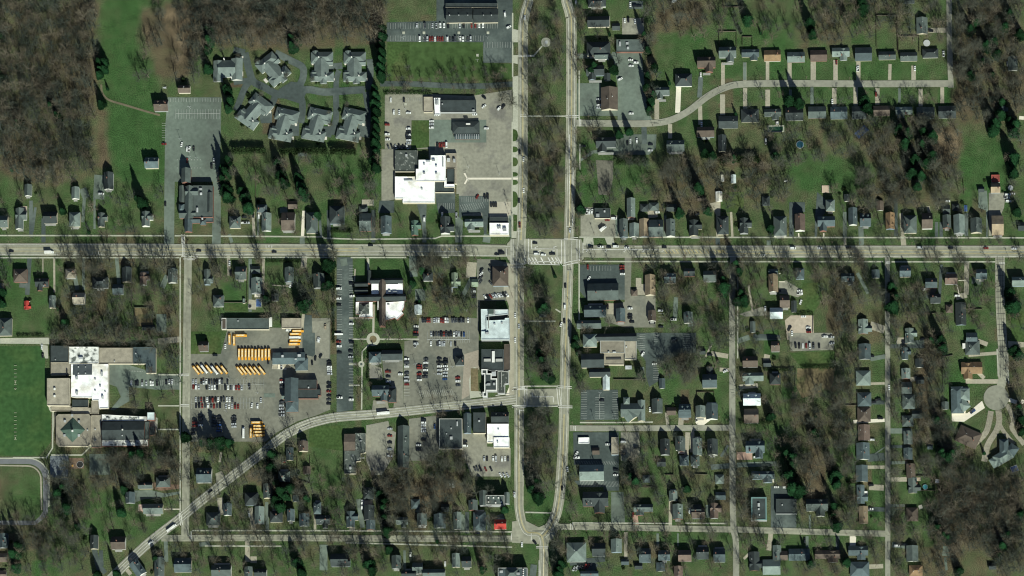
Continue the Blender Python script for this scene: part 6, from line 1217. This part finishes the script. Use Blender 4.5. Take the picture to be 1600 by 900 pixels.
# bare trees: zone rectangle in map units, how many, least and greatest scale
ZN = '''215,0,300,125,15,.8,1.1 105,300,262,372,16,.6,1.0 0,280,90,365,8,.5,.9 345,245,600,340,44,.7,1.1 350,340,640,380,14,.6,.9 0,405,80,470,6,.5,.8 88,403,283,470,34,.7,1.1 85,470,283,532,44,.6,1.0 300,402,345,510,10,.6,.9 410,425,525,505,30,.7,1.0 345,395,420,440,6,.5,.8
640,402,745,435,14,.7,1.1 640,450,748,500,24,.6,.9 555,495,650,560,14,.5,.8 560,560,600,640,6,.4,.6 605,108,800,128,18,.45,.65 600,135,800,148,12,.4,.6 760,135,808,235,8,.6,.9
829,20,880,150,14,.8,1.1 829,150,880,375,28,.8,1.15 827,420,871,600,30,.8,1.1 825,640,866,770,30,.8,1.15 800,420,822,520,5,.8,1.0 895,10,960,130,14,.6,1.0 900,200,1010,330,18,.7,1.0 1010,0,1110,60,22,.7,1.1 1060,20,1130,60,5,.6,.9 1000,60,1030,190,10,.7,1.0
1120,0,1255,50,16,.6,1.0 1255,0,1360,66,40,.6,1.0 1360,0,1478,64,34,.6,1.0 1000,250,1205,335,60,.7,1.1 1190,205,1340,260,30,.7,1.1 1200,260,1240,330,8,.7,1.0 1340,190,1500,330,72,.8,1.2 1150,40,1250,70,6,.5,.9 1490,0,1600,195,115,.7,1.15 1500,330,1600,365,4,.6,.8 1150,150,1480,205,30,.5,.9 1300,290,1420,370,22,.6,.9 1575,200,1600,330,8,.7,1.0
900,402,1140,412,6,.5,.7 955,372,1600,382,24,.4,.75 1000,412,1140,500,36,.6,1.0 1040,500,1140,600,26,.7,1.1 1150,405,1235,470,20,.7,1.0 1152,470,1230,520,8,.6,1.0 1270,405,1385,480,30,.7,1.1 1300,480,1345,640,30,.7,1.1 1160,530,1245,660,18,.5,.9 1240,600,1340,700,46,.7,1.1
1392,405,1480,520,34,.6,1.0 1395,520,1480,700,52,.6,1.0 1480,405,1555,520,20,.6,.95 1575,400,1600,560,8,.5,.8 1575,560,1600,700,12,.7,1.0 1470,650,1500,740,10,.6,1.0
900,675,1000,760,10,.5,.9 985,680,1140,820,48,.6,1.0 1150,670,1240,760,20,.6,1.0 1240,690,1345,830,52,.7,1.1 1345,690,1380,830,6,.5,.8 1155,762,1180,825,7,.7,1.0 1392,700,1480,830,30,.6,1.0 1392,830,1500,900,24,.7,1.0
860,822,1145,900,40,.6,.95 1155,835,1380,900,32,.6,.95 300,690,470,780,34,.7,1.1 300,780,480,835,26,.6,1.0 470,750,640,835,44,.7,1.05 600,705,745,800,42,.8,1.15 640,760,770,835,24,.6,1.0 300,848,560,900,36,.6,1.0 555,848,800,900,38,.6,1.0 300,828,800,850,22,.6,.9
80,715,285,765,50,.7,1.1 70,765,140,900,44,.7,1.05 0,805,75,900,26,.7,1.0 140,765,290,860,22,.5,.9 0,700,0,700,0,1,1 140,705,200,740,12,.7,1.0 200,540,285,640,14,.7,1.1 215,680,285,740,16,.7,1.0 240,860,300,900,5,.5,.8 455,385,530,400,3,.7,1.0 90,385,260,402,7,.6,.9 900,30,908,370,8,.6,.8 540,700,600,760,8,.6,.9 905,480,925,560,4,.5,.8 1440,690,1525,760,14,.7,1.1 1440,540,1480,690,14,.7,1.0 1030,520,1090,600,14,.8,1.1 980,690,1010,800,8,.7,1.0'''
cand = []; gz = random.Random(21)
for tok in ZN.split():
    a = [float(q) for q in tok.split(',')]; made = tries = 0
    while made < a[4] * 1.3 and tries < a[4] * 14:
        tries += 1; x, y = gz.uniform(a[0], a[2]), gz.uniform(a[1], a[3])
        if not (2 < x < 1598 and 2 < y < 904): continue
        if MASK[min(449, int(y / 2)), min(799, int(x / 2))]: continue
        s = gz.uniform(a[5], a[6]); r = 6.5 * s
        if any((x - q[0]) ** 2 + (y - q[1]) ** 2 < (r * .75) ** 2 for q in cand[-160:]): continue
        cand.append((x, y, s)); made += 1
for ln in '''M 578,185 905,190 988,188 1205,205 1290,240 690,215 850,215
N 700,185 725,190 1185,175 1350,175 395,300 405,350 150,160 520,420 560,430
O 20,165 435,165 770,190 810,205 860,200 1085,175 1105,190 740,260 1010,560 1090,580 560,850 480,840
P 1235,150 1480,170 165,420 1310,480 1350,470 1480,520 860,740
Q 620,205 660,200 700,190 1090,205 1130,190 1230,215 1260,190 1330,180 1420,190 1500,180 930,420 965,330 440,290 455,430 470,560 480,660 500,760 430,830
R 60,160 110,180 370,170 680,180 720,190 760,185 905,190 955,205 1450,190 390,820 410,740 360,900
W 445,330 435,120 430,440 430,780
e 420,200 440,280 430,330 460,390 470,440 450,500 410,150 520,240 230,640 250,600
X 345,60 355,420 345,600 345,830
f 345,60 350,180 350,390 340,480 370,440 350,560 360,610 400,570
b 280,640 300,620 420,650 430,680 590,620 640,700 690,680 880,640 950,690 1180,640 1290,690
c 470,650 580,640 820,650 1055,640 1075,620 560,560 620,470
d 450,230 480,300 470,420 500,480 350,600 370,660 870,480 880,440 860,380 690,570 910,590
J 250,250 320,320 380,500 440,130 230,680 300,740 430,700 700,270 1130,850 1260,260 560,260
C 1080,250 1100,430 1130,560 1230,500 1215,830 1170,760 250,510 325,515 395,515 450,515 540,515 600,510 680,515 730,510 860,500 900,640 960,650
V 190,60 250,620 330,700 200,800 340,840 480,310 520,400 960,340 560,410
D 320,830 300,790 620,300 640,260 430,400 80,500
U 120,150 130,240 140,330 180,400 140,460 590,470 660,470 720,465 780,460 690,590 730,575 850,550'''.splitlines():
    t, rest = ln.split(' ', 1)
    for tok in rest.split():
        x, y = map(float, tok.split(',')); px, py = TL[t].p(x, y)
        cand.append((px, py, gz.uniform(.55, .7) if t == 'C' and 505 <= y <= 515 or t == 'U' else gz.uniform(.85, 1.12)))
cand.sort(key=lambda q: -q[2] + (.35 if not (0 < q[0] < 1600 and 0 < q[1] < 900) else 0)); SOLO = cand[:296]; REST = cand[296:]
for x, y, s in SOLO:
    rr = random.Random(int(x * 57 + y * 7)); tree(x, y, s, rr.choice(BTM), 'bare_tree', ('tall ' if s > 1.05 else '') + 'leafless grey tree', 'bare tree', 'leafless trees between the houses', rr)
TONES = [(.108, .094, .070), (.078, .084, .067), (.056, .068, .056), (.134, .117, .088), (.042, .048, .040)]
def forest(name, label, pts, m, lib, sc=None):
    g = np.random.default_rng(5); VV, TT, n, CC = [], [], 0, []
    for x, y, s in pts:
        P = at(x, y, 0); a = g.random() * 6.28; c_, s_ = math.cos(a), math.sin(a); M_ = np.array([[c_, -s_, 0], [s_, c_, 0], [0, 0, 1]], np.float32) * s * np.array([[1, 1, 1]], np.float32)
        tone = TONES[g.choice(len(TONES), p=sc or [.22, .24, .22, .16, .16])]; jit = g.uniform(.8, 1.2)
        for v, t in lib[g.integers(len(lib))]: CC.append(np.tile(np.array(tone) * jit, (len(v), 1))); VV.append(v @ M_.T + np.array(P, np.float32)); TT.append(t + n); n += len(v)
    o = obj(name, tri_mesh(name, np.concatenate(VV), np.concatenate(TT), MIXED)); c = np.concatenate(CC); ca_ = o.data.color_attributes.new('tone', 'FLOAT_COLOR', 'POINT'); ca_.data.foreach_set('color', np.c_[c, np.ones(len(c))].astype(np.float32).ravel()); tag(o, label, 'woodland', None, 'stuff'); return o
forest('bare_trees', 'remaining smaller leafless trees scattered over gardens and medians', REST, TWIG, LOW)
def scatter(poly, n, smin, smax, seed):
    m = np.zeros((450, 800), bool); fill_mask(poly, True, m); ys, xs_ = np.nonzero(m & ~MASK); g = random.Random(seed); out = []; grid = {}
    for _ in range(n * 12):
        if len(out) >= n: break
        i = g.randrange(len(ys)); x, y = xs_[i] * 2 + g.random() * 2, ys[i] * 2 + g.random() * 2; kx, ky = int(x / 7), int(y / 7)
        if any((x - q[0]) ** 2 + (y - q[1]) ** 2 < 30 for a in (-1, 0, 1) for b in (-1, 0, 1) for q in grid.get((kx + a, ky + b), ())): continue
        q = (x, y, g.uniform(smin, smax)); out.append(q); grid.setdefault((kx, ky), []).append(q)
    return out
forest('woodland', 'dense leafless brown wood filling the upper left corner', scatter([(0, 0), (158, 0), (150, 35), (153, 140), (150, 225), (150, 268), (120, 285), (85, 290), (50, 285), (0, 258)], 400, .65, 1.25, 1), WOODM, LOW)
forest('woodland', 'leafless brown wood north of the condominiums', scatter([(302, 0), (605, 0), (605, 40), (585, 65), (520, 62), (470, 78), (395, 74), (340, 72), (322, 100), (300, 140)], 285, .65, 1.25, 2), WOODM, LOW)
forest('woodland', 'leafless brown wood at the lower right corner', scatter([(1480, 748), (1520, 735), (1560, 752), (1600, 735), (1600, 906), (1560, 906), (1548, 872), (1520, 860), (1490, 872), (1450, 850), (1462, 800)], 230, .65, 1.2, 3), WOODM, LOW)
forest('woodland', 'strip of leafless trees along the school\'s north side', scatter([(82, 523), (270, 523), (280, 536), (240, 540), (82, 541)], 55, .6, .9, 4), TWIG, LOW)
# shrubs and hedges
gz = random.Random(5); nsh = 0
for (px, py) in HOUSES:
    for _ in range(gz.choice([0, 1, 1, 2])):
        a = gz.random() * 6.28; d = gz.uniform(9, 15); x, y = px + math.cos(a) * d, py + math.sin(a) * d
        if nsh > 270 or not (3 < x < 1597 and 3 < y < 897) or MASK[int(y / 2), int(x / 2)]: continue
        o = obj('shrub', SHM[nsh % 5], None, at(x, y, 0)); s = gz.uniform(1.0, 2.2); o.scale = (s, s * gz.uniform(.8, 1.2), s * gz.uniform(.8, 1.2)); later(o, 'dark garden shrub', 'shrub', x, y, 'shrubs beside the houses'); nsh += 1
for cx_, cy_ in ((137, 425), (425, 430), (730, 415), (935, 415), (300, 690), (485, 775), (692, 775), (907, 775)):
    for _ in range(9):
        a = gz.random() * 6.28; d = gz.uniform(80, 110); px, py = TL['B'].p(cx_ + math.cos(a) * d * .9, cy_ + math.sin(a) * d * 1.1)
        if MASK[int(py / 2), int(px / 2)]: continue
        o = obj('shrub', SHM[_ % 5], None, at(px, py, 0)); s = gz.uniform(1.0, 2.0); o.scale = (s, s, s); later(o, 'dark round shrub', 'shrub', px, py, 'shrubs beside the houses')
    for _ in range(3):
        a = gz.random() * 6.28; px, py = TL['B'].p(cx_ + math.cos(a) * 100, cy_ + math.sin(a) * 115)
        if not MASK[int(py / 2), int(px / 2)]: tree(px, py, gz.uniform(.35, .5), gz.choice(BTM), 'young_tree', 'small young leafless tree', 'young tree', 'young trees round the condominiums', gz)
def hedge(t, x0, y0, x1, y1, w=2.2, h=2.6, lab='clipped dark hedge'):
    a, b = at(*TL[t].p(x0, y0)), at(*TL[t].p(x1, y1)); L = (b - a).length; g = np.random.default_rng(int(x0 + y0)); n = int(L * (34 if h < 4 else 75))
    c = np.c_[g.uniform(-L/2, L/2, n), g.uniform(-w/2, w/2, n), h * (1 - g.random(n) ** 2)]; A = g.normal(size=(n, 3)) * .4; B = g.normal(size=(n, 3)) * .4
    A *= max(1, h / 4); B *= max(1, h / 4)
    o = obj('hedge', tri_mesh('hedge', np.stack([c, c + A, c + B], 1).reshape(-1, 3), np.arange(3 * n).reshape(-1, 3), LEAF), None, (a + b) / 2); o.rotation_euler = (0, 0, math.atan2(b.y - a.y, b.x - a.x))
    x, y = TL[t].p((x0 + x1) / 2, (y0 + y1) / 2); later(o, lab, 'hedge', x, y, 'hedges along the plots')
for q in (('H', 1310, 720, 1480, 720), ('N', 770, 205, 1050, 205), ('W', 860, 246, 1100, 246), ('W', 600, 262, 820, 262), ('M', 140, 822, 370, 822), ('N', 1330, 250, 1330, 880), ('O', 880, 512, 1130, 512), ('U', 205, 130, 205, 340), ('U', 205, 128, 440, 118), ('Q', 950, 640, 1115, 640), ('I', 85, 722, 230, 722), ('e', 1180, 242, 1290, 242), ('e', 1140, 372, 1255, 372), ('W', 430, 632, 660, 632), ('C', 160, 585, 460, 585)): hedge(*q)
for q in (('H', 590, 132, 830, 128), ('H', 940, 133, 1290, 130), ('J', 868, 212, 1105, 208), ('H', 1310, 135, 1500, 140), ('K', 200, 232, 480, 226)): hedge(*q, 4.0, 7.5, 'tall dense evergreen hedge')
# ------------------------------------------------------------------ fences
def fence(t, pts, h=1.8, m=WOODF, lab='wooden garden fence'):
    P = [at(*p) for p in tp(t, pts)]; o = thing('fence', P[0]); v, f = [], []; pv, pf = [], []
    for a, b in zip(P, P[1:]):
        d = b - a; L = d.length; an = math.atan2(d.y, d.x); c = (a + b) / 2 - P[0]; box(v, f, c.x, c.y, .1, L - .15, .05, h - .1, an); n = max(1, int(L / 2.4))
        for i in range(n + 1): p = a + d * (i / n) - P[0]; box(pv, pf, p.x, p.y, 0, .12, .12, h + .1, an)
    obj('board_panel', mesh('board_panel', v, f, m), o); obj('posts', mesh('posts', pv, pf, m), o); x, y = TL[t].p(pts[0], pts[1]); later(o, lab, 'fence', x, y, 'fences round the gardens')
for q in (('E', [15,300, 15,198, 123,198, 123,300]), ('E', [160,290, 160,232, 222,232, 222,290]), ('E', [38,-10, 38,45, 157,45, 157,-10]), ('F', [118,300, 116,98, 245,98, 250,320]), ('F', [255,330, 255,228, 385,228, 385,330]), ('E', [298,760, 298,828, 408,828, 408,745]),
          ('N', [425,620, 425,545, 615,545, 615,250]), ('N', [735,300, 735,520]), ('W', [130,490, 130,418, 252,418, 252,500]), ('W', [820,380, 825,250]), ('W', [1100,240, 1105,130]), ('M', [1113,740, 1113,585, 1265,585, 1265,745]), ('M', [1090,365, 1090,590]), ('Q', [1113,650, 1113,800]), ('X', [688,420, 688,170, 760,160]), ('X', [90,510, 0,512]),
          ('R', [640,640, 760,632]), ('R', [1030,600, 1135,600]), ('f', [455,198, 610,198, 640,300, 530,300]), ('e', [120,185, 205,188]), ('e', [1255,245, 1180,245]), ('d', [1120,190, 1180,190, 1180,120]), ('d', [880,275, 1040,275]), ('L', [740,360, 750,470]), ('H', [755,250, 755,480]), ('b', [875,60, 875,225, 965,250, 965,60]), ('M', [690,560, 690,670]), ('V', [760,330, 985,330]), ('O', [730,370, 815,370])):
    fence(*q)
# ------------------------------------------------------------------ poles and lamps
def pole(t, x, y, h=10.5, arm=True):
    px, py = TL[t].p(x, y); P = at(px, py); o = thing('utility_pole' if arm else 'lamp_post', P, gz.uniform(-.2, .2)); v, f = [], []; k = 7
    V = [(.16 * math.cos(a), .16 * math.sin(a), 0) for a in np.linspace(0, 6.2832, k)[:-1]] + [(.10 * math.cos(a), .10 * math.sin(a), h) for a in np.linspace(0, 6.2832, k)[:-1]]; n = k - 1
    obj('pole', mesh('pole', V, [(i, (i+1) % n, n + (i+1) % n, n + i) for i in range(n)] + [tuple(range(n, 2*n))], POLEM if arm else METAL), o)
    if arm: box(v, f, 0, 0, h - .9, 2.4, .14, .14); box(v, f, .35, 0, h - 2.4, .45, .45, .9); obj('crossarm', mesh('crossarm', v, f, POLEM), o)
    else: box(v, f, .9, 0, h - .1, 1.9, .14, .12); box(v, f, -.9, 0, h - .1, 1.9, .14, .12); obj('lamp_head', mesh('lamp_head', v, f, METAL), o)
    later(o, 'wooden utility pole' if arm else 'grey lamp post', 'utility pole' if arm else 'lamp post', px, py, 'poles along the streets' if arm else 'lamp posts in the car parks')
for t, s in (('N', '735,195 1335,215 500,150 1600,185'), ('O', '610,175 920,285 1225,195 1480,480'), ('I', '1395,530 1400,600 1435,720'), ('J', '65,500 120,660 470,545 705,745 880,760 1185,760 1505,750'), ('K', '1010,770 240,765 640,790'), ('L', '380,820 740,815 60,770 170,690'), ('P', '60,300 60,505 570,360 745,150 620,200 1545,180 545,600'),
             ('Q', '105,190 900,215 1270,60 1320,220'), ('R', '130,60 845,60 1360,190'), ('T', '975,655 1155,640 725,800 870,690'), ('U', '250,610 490,590 605,570 780,540 1025,520'), ('V', '470,640 630,630 780,640 460,300'), ('W', '430,420 340,620 290,600 350,690'), ('X', '310,230 315,560 300,800'), ('a', '1110,670 930,790 1270,560'), ('b', '230,390 120,640 600,650 1010,650 20,410'),
             ('c', '640,460 850,680 1230,330'), ('d', '570,590 735,590 1000,600 1230,590 690,560 455,520 210,550'), ('e', '360,610 860,610 15,600 1180,610'), ('f', '310,300 315,600'), ('D', '1050,550 1190,590 640,790 240,740'), ('E', '275,500 560,495 830,500'), ('C', '1075,370 990,340'), ('G', '75,810 780,740 855,800'), ('H', '610,600 830,790 520,740')):
    for tok in s.split(): pole(t, *map(float, tok.split(',')))
for t, s in (('C', '283,245 410,245 628,245 810,245 295,690 745,385'), ('I', '1330,300 1100,250 1100,345'), ('A', '1190,680 1130,880'), ('H', '270,180 320,185'), ('T', '535,390 380,560 600,430 400,330'), ('U', '540,230 680,300 800,250 200,560'), ('O', '300,690 1110,620'), ('V', '1070,30 665,430')):
    for tok in s.split():
        x, y = map(float, tok.split(',')); pole(t, x, y, 8.5, False)
        if t == 'C': X, Y = TL[t].p(x, y - 40); box_ = at(X, Y); sheet('concrete_pad', [(X-2, Y-2), (X+2, Y-2), (X+2, Y+2), (X-2, Y+2)], CONC, 'walk', False)
# ------------------------------------------------------------------ pools, trampolines, monument, goalposts, bins, play things
def disc(name, t, x, y, r, h, m, lab, cat, rimm=METAL):
    px, py = TL[t].p(x, y); o = thing(name, at(px, py)); r = r / TL[t].k * MPP; A = np.linspace(0, 6.2832, 25)[:-1]; n = 24
    V = [(r*math.cos(a), r*math.sin(a), z) for z in (0, h) for a in A] + [(r*.93*math.cos(a), r*.93*math.sin(a), h) for a in A]
    obj('rim', mesh('rim', V, [(i, (i+1) % n, n+(i+1) % n, n+i) for i in range(n)] + [(n+i, n+(i+1) % n, 2*n+(i+1) % n, 2*n+i) for i in range(n)], rimm), o)
    obj('water' if 'pool' in name else 'mat', mesh('mat', [(r*.93*math.cos(a), r*.93*math.sin(a), h - .08) for a in A], [tuple(range(n))], m), o); tag(o, lab, cat)
disc('round_pool', 'K', 765, 118, 27, 1.2, POOL, 'round dark blue garden pool on the grass', 'pool'); disc('trampoline', 'F', 432, 270, 21, .9, METAL, 'round grey trampoline north of the dark corner house', 'trampoline'); disc('trampoline', 'a', 563, 117, 24, .5, TYRE, 'dark round play ring beside the school court', 'play equipment')
disc('round_pool', 'E', 517, 890, 22, 1.2, BLUE, 'small round blue pool south of the curved street', 'pool') if 0 else None
disc('trampoline', 'N', 638, 575, 16, .8, TYRE, 'small dark trampoline beside the blue pool', 'trampoline'); disc('pond', 'b', 0, 0, 1, .1, TYRE, 'x', 'pond') if 0 else None
disc('round_pool', 'f', 565, 275, 18, 1.2, mat('pool_teal', (.05, .20, .22), .1), 'teal garden pool beside the fenced patio', 'pool'); disc('round_pool', 'L', 1075, 422, 18, 1.1, METAL, 'grey round pool beside the parked trucks, upper right', 'pool')
disc('fountain', 'C', 1175, 265, 12, 1.0, METAL, 'small fountain in the pale circle of the north median', 'fountain', CONC)
def rect_pool(name, t, x, y, w, h, rot, m, lab, cat, deck=None):
    px, py = TL[t].p(x, y); k = TL[t].k; o = thing(name, at(px, py), R(rot)); W_, D_ = w / k * MPP, h / k * MPP; v, f = [], []
    if deck: box(v, f, 0, 0, 0, W_ + deck, D_ + deck, .32)
    else: box(v, f, 0, 0, 0, W_, D_, .5)
    obj('deck' if deck else 'base', mesh('deck', v, f, CONC if deck else METAL), o); obj('water' if deck else 'sheet', mesh('water', [(-W_/2, -D_/2, .52), (W_/2, -D_/2, .52), (W_/2, D_/2, .52), (-W_/2, D_/2, .52)] if not deck else [(-W_/2, -D_/2, .33), (W_/2, -D_/2, .33), (W_/2, D_/2, .33), (-W_/2, D_/2, .33)], [(0, 1, 2, 3)], m), o); tag(o, lab, cat)
rect_pool('swimming_pool', 'E', 370, 805, 88, 28, 0, mat('pool_green', (.02, .06, .035), .1), 'long dark green pool with pale deck behind a house', 'pool', 2.4); rect_pool('covered_boat', 'E', 905, 825, 84, 44, 40, BLUE, 'faded blue cover under trees south of the curved street', 'cover')
rect_pool('swimming_pool', 'N', 711, 547, 42, 64, 0, BLUE, 'rectangular bright blue pool by the depot roof', 'pool', 1.0); rect_pool('covered_trailer', 'L', 760, 565, 22, 44, 0, BLUE, 'small blue covered trailer behind a pale house', 'trailer'); rect_pool('swimming_pool', 'f', 1192, 147, 44, 38, 20, BLUE, 'small blue pool beside the big villa', 'pool', 1.0)
def monument():
    px, py = TL['P'].p(310, 640); o = thing('bandstand', at(px, py)); WV, WF, RV, RF = hip(7, 7, 3, 2.4); v, f = [], []
    for x in (-2.8, 2.8):
        for y in (-2.8, 2.8): box(v, f, x, y, 0, .25, .25, 3)
    obj('posts', mesh('posts', v, f, M_WHITE), o); V, F = slab(RV, RF); obj('roof', mesh('roof', V, F, roofm('g')), o); tag(o, 'small hip-roofed bandstand in the middle median', 'bandstand')
monument()
def skip_bin(t, x, y, m, lab, w=1.8, d=4.0):
    px, py = TL[t].p(x, y); o = thing('waste_bin', at(px, py)); v, f = [], []; box(v, f, 0, 0, .15, w, d, 1.5); obj('tub', mesh('tub', v, f, m), o); v, f = [], []; box(v, f, 0, 0, 1.66, w * 1.04, d * .48, .1); obj('lid', mesh('lid', v, f, TYRE), o); tag(o, lab, 'bin', 'large waste bins')
for i, x in enumerate((1268, 1287, 1304)): skip_bin('I', x, 524, TYRE, f'dark waste bin, {["first", "second", "third"][i]} from the west above the white corner roof')
def swing(t, x, y, m, lab):
    px, py = TL[t].p(x, y); o = thing('climbing_frame', at(px, py)); v, f = [], []
    for a in (-1.6, 1.6):
        for b in (-.8, .8): box(v, f, a, b, 0, .15, .15, 2.4)
    box(v, f, 0, 0, 2.4, 3.6, .2, .15); obj('frame', mesh('frame', v, f, METAL), o); v, f = [], []; box(v, f, .6, 0, 1.2, 1.6, 1.6, .15); box(v, f, -.9, 0, .6, 1.2, .8, .15); obj('platform', mesh('platform', v, f, m), o); tag(o, lab, 'play equipment')
swing('a', 508, 125, paint('y'), 'orange and grey climbing frame by the school court'); swing('A', 1030, 550, METAL, 'grey play frame on the grass west of the church car park'); swing('K', 665, 375, M_WHITE, 'white garden furniture at the edge of the lawn'); swing('b', 785, 100, paint('r'), 'orange-red play slide behind the diagonal road')
# deck boards and small terraces beside houses
def deck(t, x, y, w, h, m, lab, hh=.5):
    px, py = TL[t].p(x, y); k = TL[t].k; o = thing('terrace', at(px, py)); v, f = [], []; W_, D_ = w / k * MPP, h / k * MPP; box(v, f, 0, 0, 0, W_, D_, hh); obj('floor', mesh('floor', v, f, m), o); v, f = [], []
    for sx in (-1, 1): box(v, f, sx * W_ / 2, 0, hh + .003, .1, D_, .9)
    obj('railing', mesh('railing', v, f, M_WHITE), o); tag(o, lab, 'terrace')
DK = mat('deck_tan', (.42, .33, .25), .85, .1)
for q in (('G', 178, 560, 48, 56, DK, 'pinkish tan terrace behind the old house at far left'), ('D', 345, 138, 56, 58, BRIGHT, 'bright tan flat terrace roof beside the dark hip-roofed house', 4.6), ('a', 993, 420, 34, 44, mat('deck_pink', (.50, .36, .30), .9), 'pink terrace west of a pale gabled house'), ('M', 1410, 347, 38, 36, M_WHITE, 'white square awning by the western side street', 3), ('N', 600, 345, 18, 26, M_WHITE, 'small white shed roof south of a grey gabled house', 2.5), ('I', 355, 505, 86, 46, DRIVE, 'tan patio north of a grey hip-roofed house'), ('c', 203, 385, 62, 36, DK, 'tan patio between dark garage and dark house'), ('e', 638, 230, 70, 24, BRIGHT, 'cream patio south of a blue-grey cross-gabled house', 2.6), ('X', 838, 95, 22, 34, M_WHITE, 'white awning on the cul-de-sac house', 3), ('e', 1320, 330, 22, 48, M_WHITE, 'white trailer roof by the east street drive', 2.4), ('K', 945, 430, 50, 52, DK, 'cluttered tan terrace behind a blue-grey house'), ('N', 703, 478, 50, 44, BRIGHT, 'pale square patio north of the blue pool'), ('f', 515, 220, 36, 24, DK, 'pinkish patio behind the fenced grey house'), ('e', 990, 372, 46, 18, BRIGHT, 'cream patio behind a grey cross-gabled house'), ('T', 720, 243, 40, 24, DRIVE, 'tan slab west of the dark church'), ('T', 807, 236, 50, 28, DRIVE, 'tan slab below the hipped depot office')):
    deck(*q)
# fallen leaves thicken round the trunks; settle the colours of the ground now that every tree stands
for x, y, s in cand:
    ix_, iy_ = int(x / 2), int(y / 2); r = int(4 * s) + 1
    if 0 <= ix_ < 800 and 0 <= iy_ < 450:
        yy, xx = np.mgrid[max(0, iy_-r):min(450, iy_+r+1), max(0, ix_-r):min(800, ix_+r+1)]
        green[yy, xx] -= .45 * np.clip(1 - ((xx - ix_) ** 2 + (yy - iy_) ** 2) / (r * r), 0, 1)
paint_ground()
finish_labels()
